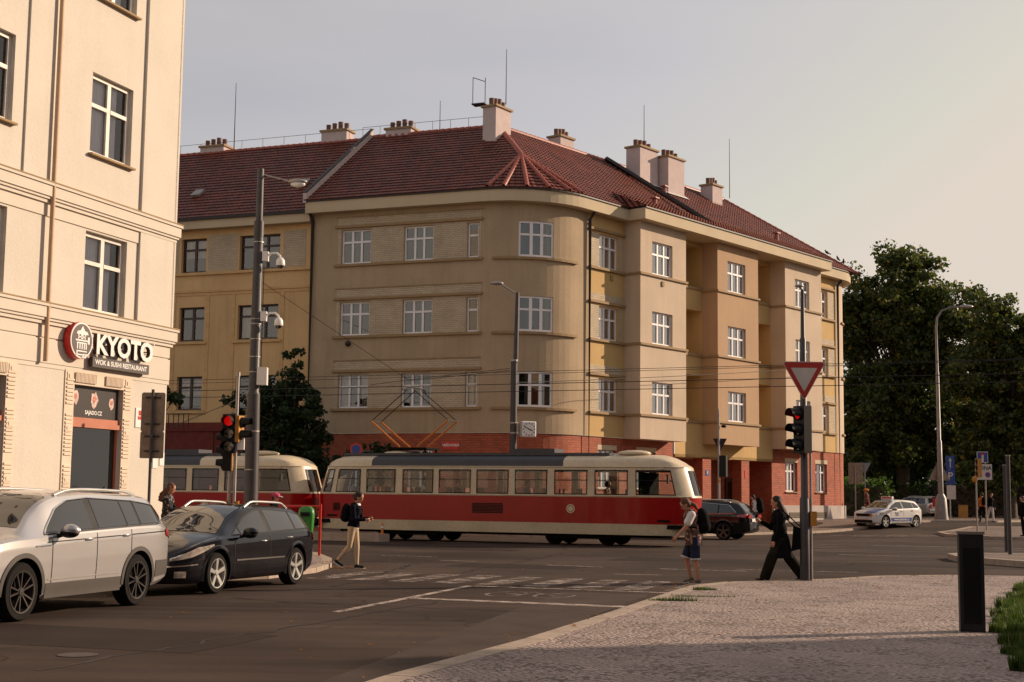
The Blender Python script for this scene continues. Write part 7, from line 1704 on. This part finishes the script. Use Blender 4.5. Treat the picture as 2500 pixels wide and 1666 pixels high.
M['leaf_park'] = leaf_mat('leaves_park', (.018, .036, .009), (.12, .145, .026), (.36, .25, .04)); M['leaf_dark'] = leaf_mat('leaves_dark', (.010, .028, .008), (.035, .065, .018)); M['leaf_red'] = leaf_mat('leaves_copper', (.06, .02, .02), (.14, .05, .035)); M['leaf_bright'] = leaf_mat('leaves_bright', (.03, .08, .01), (.09, .16, .02))
g0 = .45
tree('broad tall park tree next to the brick corner, largest of the park trees', 28.6, 104, g0, 20.5, [(-.3, 0, 15.2, 4.3, 3.8, 5.2), (-2.6, 0, 12.8, 3.2, 3, 5.5), (3.2, 0, 13.4, 4.7, 3.6, 4.4), (-2.3, -1, 6.8, 3.6, 3, 4.4), (1.6, 0, 7.5, 4.2, 3, 4.7)], 70000, .27, M['leaf_park'], seed=3, cl=420, trunk_r=.55, bare=.06)
tree('park tree leaning right behind the tall street lamp', 32.9, 94, g0, 17, [(-.4, 0, 12.0, 2.2, 2.4, 3.9), (1.2, 0, 10.6, 2.6, 2.6, 3.8), (-2.2, 0, 8.4, 2.6, 2.4, 3.8), (1.6, 0, 7.2, 3.0, 2.5, 3.8), (-1, -.5, 4.2, 3.4, 2, 2.6)], 44000, .25, M['leaf_park'], seed=8, cl=340, trunk_r=.4, bare=.06)
tree('copper-leaved tree at the right edge', 36.4, 97, g0, 12, [(-.3, 0, 8.5, 2.6, 2.5, 3.6), (0, 0, 5, 3.2, 2.6, 3.2)], 9000, .28, M['leaf_red'], seed=11, cl=110, trunk_r=.35)
tree('dark tree standing far back in the park, left of the lamp', 29.5, 112, g0, 14, [(0, 0, 7.5, 6, 4, 6.5), (-4, 0, 6, 4, 3, 5)], 14000, .42, M['leaf_dark'], seed=21, cl=160, trunk_r=.5, bare=0)
tree('dark tree standing far back in the park, right of the lamp', 40.5, 110, g0, 13, [(0, 0, 6.5, 6.5, 4, 6), (-5, 0, 5, 4, 3, 4.5)], 14000, .42, M['leaf_dark'], seed=22, cl=160, trunk_r=.5, bare=0)
tree('slender dark street tree with level boughs before the orange house', -9.4, 60, .1, 9.3, [(0, 0, 3.4, 1.9, 1.5, 1.9), (0, 0, 5.6, 1.4, 1.2, 1.3), (-.9, 0, 5.0, 1.2, .6, .5), (-2.1, 0, 5.3, .7, .5, .45), (1.1, 0, 4.6, .8, .6, .5), (.2, 0, 7.0, .45, .45, .7), (.9, 0, 2.7, 1.0, .8, .5), (-.2, 0, 4.6, 1.9, 1.2, 1.4)], 24000, .14, M['leaf_dark'], seed=5, cl=300, trunk_r=.14, bare=.12)
tree('dark leafy branch tips of a street tree at the restaurant corner', -15.2, 58, .1, 7, [(0, 0, 5.4, 1.6, 1.4, .8), (.2, 0, 3.8, 1.6, 1.4, .9)], 4200, .16, M['leaf_dark'], seed=6, cl=50, trunk_r=.14)
tree('low dark shrub spreading before the brick ground floor', -6.6, 61.5, .1, 3.6, [(0, 0, 2.6, 1.5, .8, 1.0), (1.4, 0, 3.4, .9, .5, .5)], 4200, .16, M['leaf_dark'], seed=7, cl=50, trunk_r=.08, cat='shrub')
for i, (x, y, w_, h, mt, lb) in enumerate(((23.6, 98, 2.4, 2.6, 'leaf_bright', 'bright green hedge behind the white hatchback'), (27.2, 104, 3, 2.4, 'leaf_bright', 'green hedge left of the thick park trunk'), (34, 101, 5, 2.8, 'leaf_dark', 'dark hedge right of the street lamp'), (42, 100, 5, 3.2, 'leaf_dark', 'dark hedge at the far right edge'))):
    t = thing('hedge', lb, 'hedge', (x, y, g0)); rg = np.random.RandomState(40+i); p = rg.rand(2600, 3)*2-1; p = p[np.abs(p).max(1) > .55]; p *= np.array([w_/1, .9, h/2]); p += rg.normal(size=p.shape)*.12; p[:, 2] += h/2; leaf_cloud(p, .22, 'foliage', M[mt], t)
    b = MB(); b.box((0, 0, h*.45), (w_*1.6, 1.2, h*.75)); b.build('stems', M['bark'], t)
# far backdrop: a park wood that reads as one mass, and pale houses glimpsed through it
rg = np.random.RandomState(77); pts = []
for i in range(46):
    x = 22+i*1.6; y = 128+rg.uniform(-5, 6); h = rg.uniform(6, 10.5) if x < 52 else rg.uniform(8, 13); d = rg.normal(size=(420, 3)); d *= (rg.rand(420, 1)**.4)/np.linalg.norm(d, axis=1)[:, None]; pts.append(np.array([x, y, h*.5])+d*np.array([3.2, 2.5, h*.5]))
tag(leaf_cloud(np.concatenate(pts), .6, 'distant_wood', M['leaf_dark']), 'dark belt of trees closing the far side of the park', 'wood', kind='stuff')
t = thing('house', 'pale grey house front glimpsed under the park trees', 'house', (36, 150, .45)); b = MB(); b.box((0, 0, 2.6), (40, 8, 5.2)); b.build('wall', M['plinth'], t); b = MB(); b.prism([(-21, -4.6), (21, -4.6), (21, 4.6), (-21, 4.6)], 5.2, 5.6); b.build('roof', M['tile'], t)
for i in range(8): b = MB(); b.box((-17+i*4.8, -4.02, 2.6), (1.4, .06, 1.6)); b.build('window', M['glass_dark'], t)
tag((lambda o: o)((lambda b: (b.grid([[(x, y, gz(x, y)+.13+.03*sin(x*3)*cos(y*2)) for x in np.linspace(22, 70, 30)] for y in np.linspace(97, 160, 30)]), b.build('park_ground', M['soil']))[1])(_MBclass())), kind='structure')
# grass verge right foreground, built from blades
M['grass'] = leaf_mat('grass_blades', (.02, .05, .006), (.09, .15, .018), (.30, .20, .07))
def blades(poly_fn, n, h0, h1, name, kind='stuff', base=.05, w_=.012):
    rg = np.random.RandomState(5); pts = []; 
    while len(pts) < n:
        x, y = poly_fn(rg); pts.append((x, y))
    P = np.array(pts); n = len(P); a = rg.rand(n)*2*pi; hh = h0+(h1-h0)*rg.rand(n); ln = rg.rand(n)*.5*hh; dx = np.cos(a)*ln; dy = np.sin(a)*ln; V = np.empty((n, 3, 3)); ca, sa = np.cos(a+1.5)*w_/2, np.sin(a+1.5)*w_/2
    cl_ = .45+.9*np.abs(np.sin(P[:, 0]*2.3+1.7*np.sin(P[:, 1]*1.9))*np.cos(P[:, 1]*1.3+P[:, 0])); hh = hh*cl_; V[:, 0] = np.c_[P[:, 0]-ca, P[:, 1]-sa, np.full(n, base)]; V[:, 1] = np.c_[P[:, 0]+ca, P[:, 1]+sa, np.full(n, base)]; V[:, 2] = np.c_[P[:, 0]+dx, P[:, 1]+dy, base+hh]
    me = bpy.data.meshes.new(name); me.vertices.add(3*n); me.vertices.foreach_set('co', V.reshape(-1)); me.loops.add(3*n); me.loops.foreach_set('vertex_index', np.arange(3*n)); me.polygons.add(n); me.polygons.foreach_set('loop_start', np.arange(0, 3*n, 3)); me.update(calc_edges=True); me.materials.append(M['grass']); o = bpy.data.objects.new(name, me); C.objects.link(o); tag(o, kind=kind); return o
gl = [(4.6, 12.6), (5.85, 17.0), (7.0, 20.4), (7.95, 22.6), (8.9, 25.0), (9.6, 26.6), (10.6, 27.4), (13.5, 27.2)]
def gpoly(rg):
    while True:
        y = rg.uniform(12, 27.2); xe = np.interp(y, [p[1] for p in gl[:-1]], [p[0] for p in gl[:-1]])+.12*sin(y*5)+.08*sin(y*13); x = xe+rg.rand()**1.3*3.2
        if x < y*.37+.6 or rg.rand() < .05: return x, y
tag(blades(gpoly, 70000, .05, .17, 'grass_verge', w_=.016), 'uneven green grass verge at the right edge of the near pavement', 'grass')
b = _MBclass(); n = len(gl); V = [(x+.05, y, .068) for x, y in gl]+[(26, 27.2, .068), (26, 12.6, .068)]; b.add(V, [list(range(len(V)))]); tag(b.build('verge_soil', M['soil']), kind='structure')
for (cx, cy, rx, ry, lb) in ((3.1, 22.9, .55, .13, 'larger tuft of grass growing in the pavement joint near the kerb'), (3.35, 24.6, .22, .12, 'small tuft of grass by the kerb corner'), (2.5, 21.9, .4, .08, 'flat tuft of grass nearest the camera by the kerb')):
    def tf(rg): a, r = rg.rand()*2*pi, rg.rand()**.7; return cx+rx*r*cos(a), cy+ry*r*sin(a)
    o = blades(tf, 420, .02, .07, 'grass_tuft'); tag(o, lb, 'grass tuft')
# fallen leaves and litter on kerb and pavement
rg = np.random.RandomState(9); b = _MBclass()
for i in range(420):
    k = rg.rand()
    if k < .35: s_ = rg.randint(0, len(near_edge)-2); p = np.array(near_edge[s_])+(np.array(near_edge[s_+1])-np.array(near_edge[s_]))*rg.rand()+rg.normal(size=2)*.25; z = .062
    elif k < .6: p = np.array([-3.6, 31.6])+rg.normal(size=2)*np.array([.45, .4]); z = .012
    elif k < .8: y = rg.uniform(13, 30); p = np.array([rg.uniform(y*.05, y*.4), y]); z = .066
    else: y = rg.uniform(14, 44); p = np.array([rg.uniform(-y*.3, y*.3), y]); z = .012
    if k < .6 and p[0] < -3.9: z = .112
    a = rg.rand()*6; s_ = rg.uniform(.015, .04); b.face([(p[0]+s_*cos(a+j*1.57), p[1]+s_*sin(a+j*1.57)*.7, z+.012*(j % 2)) for j in range(4)])
tag(b.build('fallen_leaves', leaf_mat('dry_leaves', (.20, .08, .02), (.35, .18, .06))), 'dry brown leaves scattered on road and pavement', 'fallen leaves', kind='stuff')
# pigeons on the roof hip
for i, q in enumerate((.22, .14, .10)):
    p = re3+(e0-re3)*(1-q)+np.array([0, 0, .28]); t = thing('pigeon', ('upper', 'middle', 'lower')[i]+' of three dark pigeons perched on the right roof hip', 'bird', p, R(200+30*i), 'pigeons on the roof hip'); b = MB(); Mr_ = rotY(R(-25)); b.ell((0, 0, 0), (.15, .07, .075), 12, 8, 0, Mr_); b.ell((.12, 0, .11), (.045, .04, .045), 10, 8); b.tube([(.08, 0, .04), (.12, 0, .10)], [.05, .035], 8); b.tube([(.15, 0, .11), (.19, 0, .10)], [.012, .004], 6); b.tube([(-.12, 0, -.05), (-.26, 0, -.10)], [.045, .03], 6); b.build('body', M['black'], t, smooth=180); b = MB(); b.tube([(0, .02, -.06), (0, .02, -.14)], .008, 5); b.tube([(0, -.02, -.06), (0, -.02, -.14)], .008, 5); b.build('legs', M['red'], t)
# unseen houses, added to block low sky light and darken reflections
def light_block_house(label, x, y, w_, d_, h, rz, m):
    t = thing('apartment_building', label, 'building', (x, y, 0), rz); ops = [(-w_/2+1.5+i*3.2, -w_/2+2.9+i*3.2, 1.4+j*3.4, 3.2+j*3.4) for i in range(int((w_-2)/3.2)) for j in range(int(h/3.5))]
    f = lambda s, z, d=0: np.array([s, d_/2+d, z]); b = MB(); wall(b, f, -w_/2, w_/2, 0, h, ops, 0)
    b.face([(-w_/2, d_/2, 0), (-w_/2, -d_/2, 0), (-w_/2, -d_/2, h), (-w_/2, d_/2, h)]); b.face([(w_/2, d_/2, 0), (w_/2, -d_/2, 0), (w_/2, -d_/2, h), (w_/2, d_/2, h)]); b.face([(-w_/2, -d_/2, 0), (w_/2, -d_/2, 0), (w_/2, -d_/2, h), (-w_/2, -d_/2, h)]); b.build('wall', M[m], t)
    b = MB(); b.box((0, 0, h+.15), (w_+.8, d_+.8, .3)); rows_ = [[(-w_/2-.4, -d_/2-.4, h+.3), (w_/2+.4, -d_/2-.4, h+.3)], [(-w_/2-.4, 0, h+4), (w_/2+.4, 0, h+4)], [(-w_/2-.4, d_/2+.4, h+.3), (w_/2+.4, d_/2+.4, h+.3)]]; b.grid(rows_); b.build('roof', M['tile'], t)
    for o in ops: b = MB(); b.face([(o[0], d_/2-.18, o[2]), (o[1], d_/2-.18, o[2]), (o[1], d_/2-.18, o[3]), (o[0], d_/2-.18, o[3])]); b.build('window', M['glass_dark'], t)
for i, (x, y, h) in enumerate(((-30, -10, 17), (-17, -13, 19), (-4, -12, 18), (9, -14, 20), (22, -11, 18))):  # row of unseen trees added to dim the sky light and reflections
    tree('unseen tall dark tree added to block sky light behind the photographer, %s of five' % ('first', 'second', 'third', 'fourth', 'fifth')[i], x, y, 0, h, [(0, 0, h*.62, 6.5, 4, h*.36), (0, 0, h*.38, 6, 3.6, h*.3)], 5000, 1.1, M['leaf_dark'], seed=60+i, cl=90, trunk_r=.5, bare=0)
light_block_house('unseen long beige house added to darken reflections, right of the tram street', 68, 46, 60, 10, 13, R(90), 'plaster')  # out of view, added to darken car reflections and dim side light
light_block_house('unseen brown house added to block horizon light behind the photographer', 6, -26, 34, 10, 14, 0, 'plaster_brown')
light_block_house('unseen orange house added to block horizon light down the near street', -24, -22, 26, 10, 15, R(10), 'plaster_orange')
light_block_house('unseen beige house added to block horizon light on the right behind the photographer', 34, -10, 26, 10, 14, R(62), 'plaster')
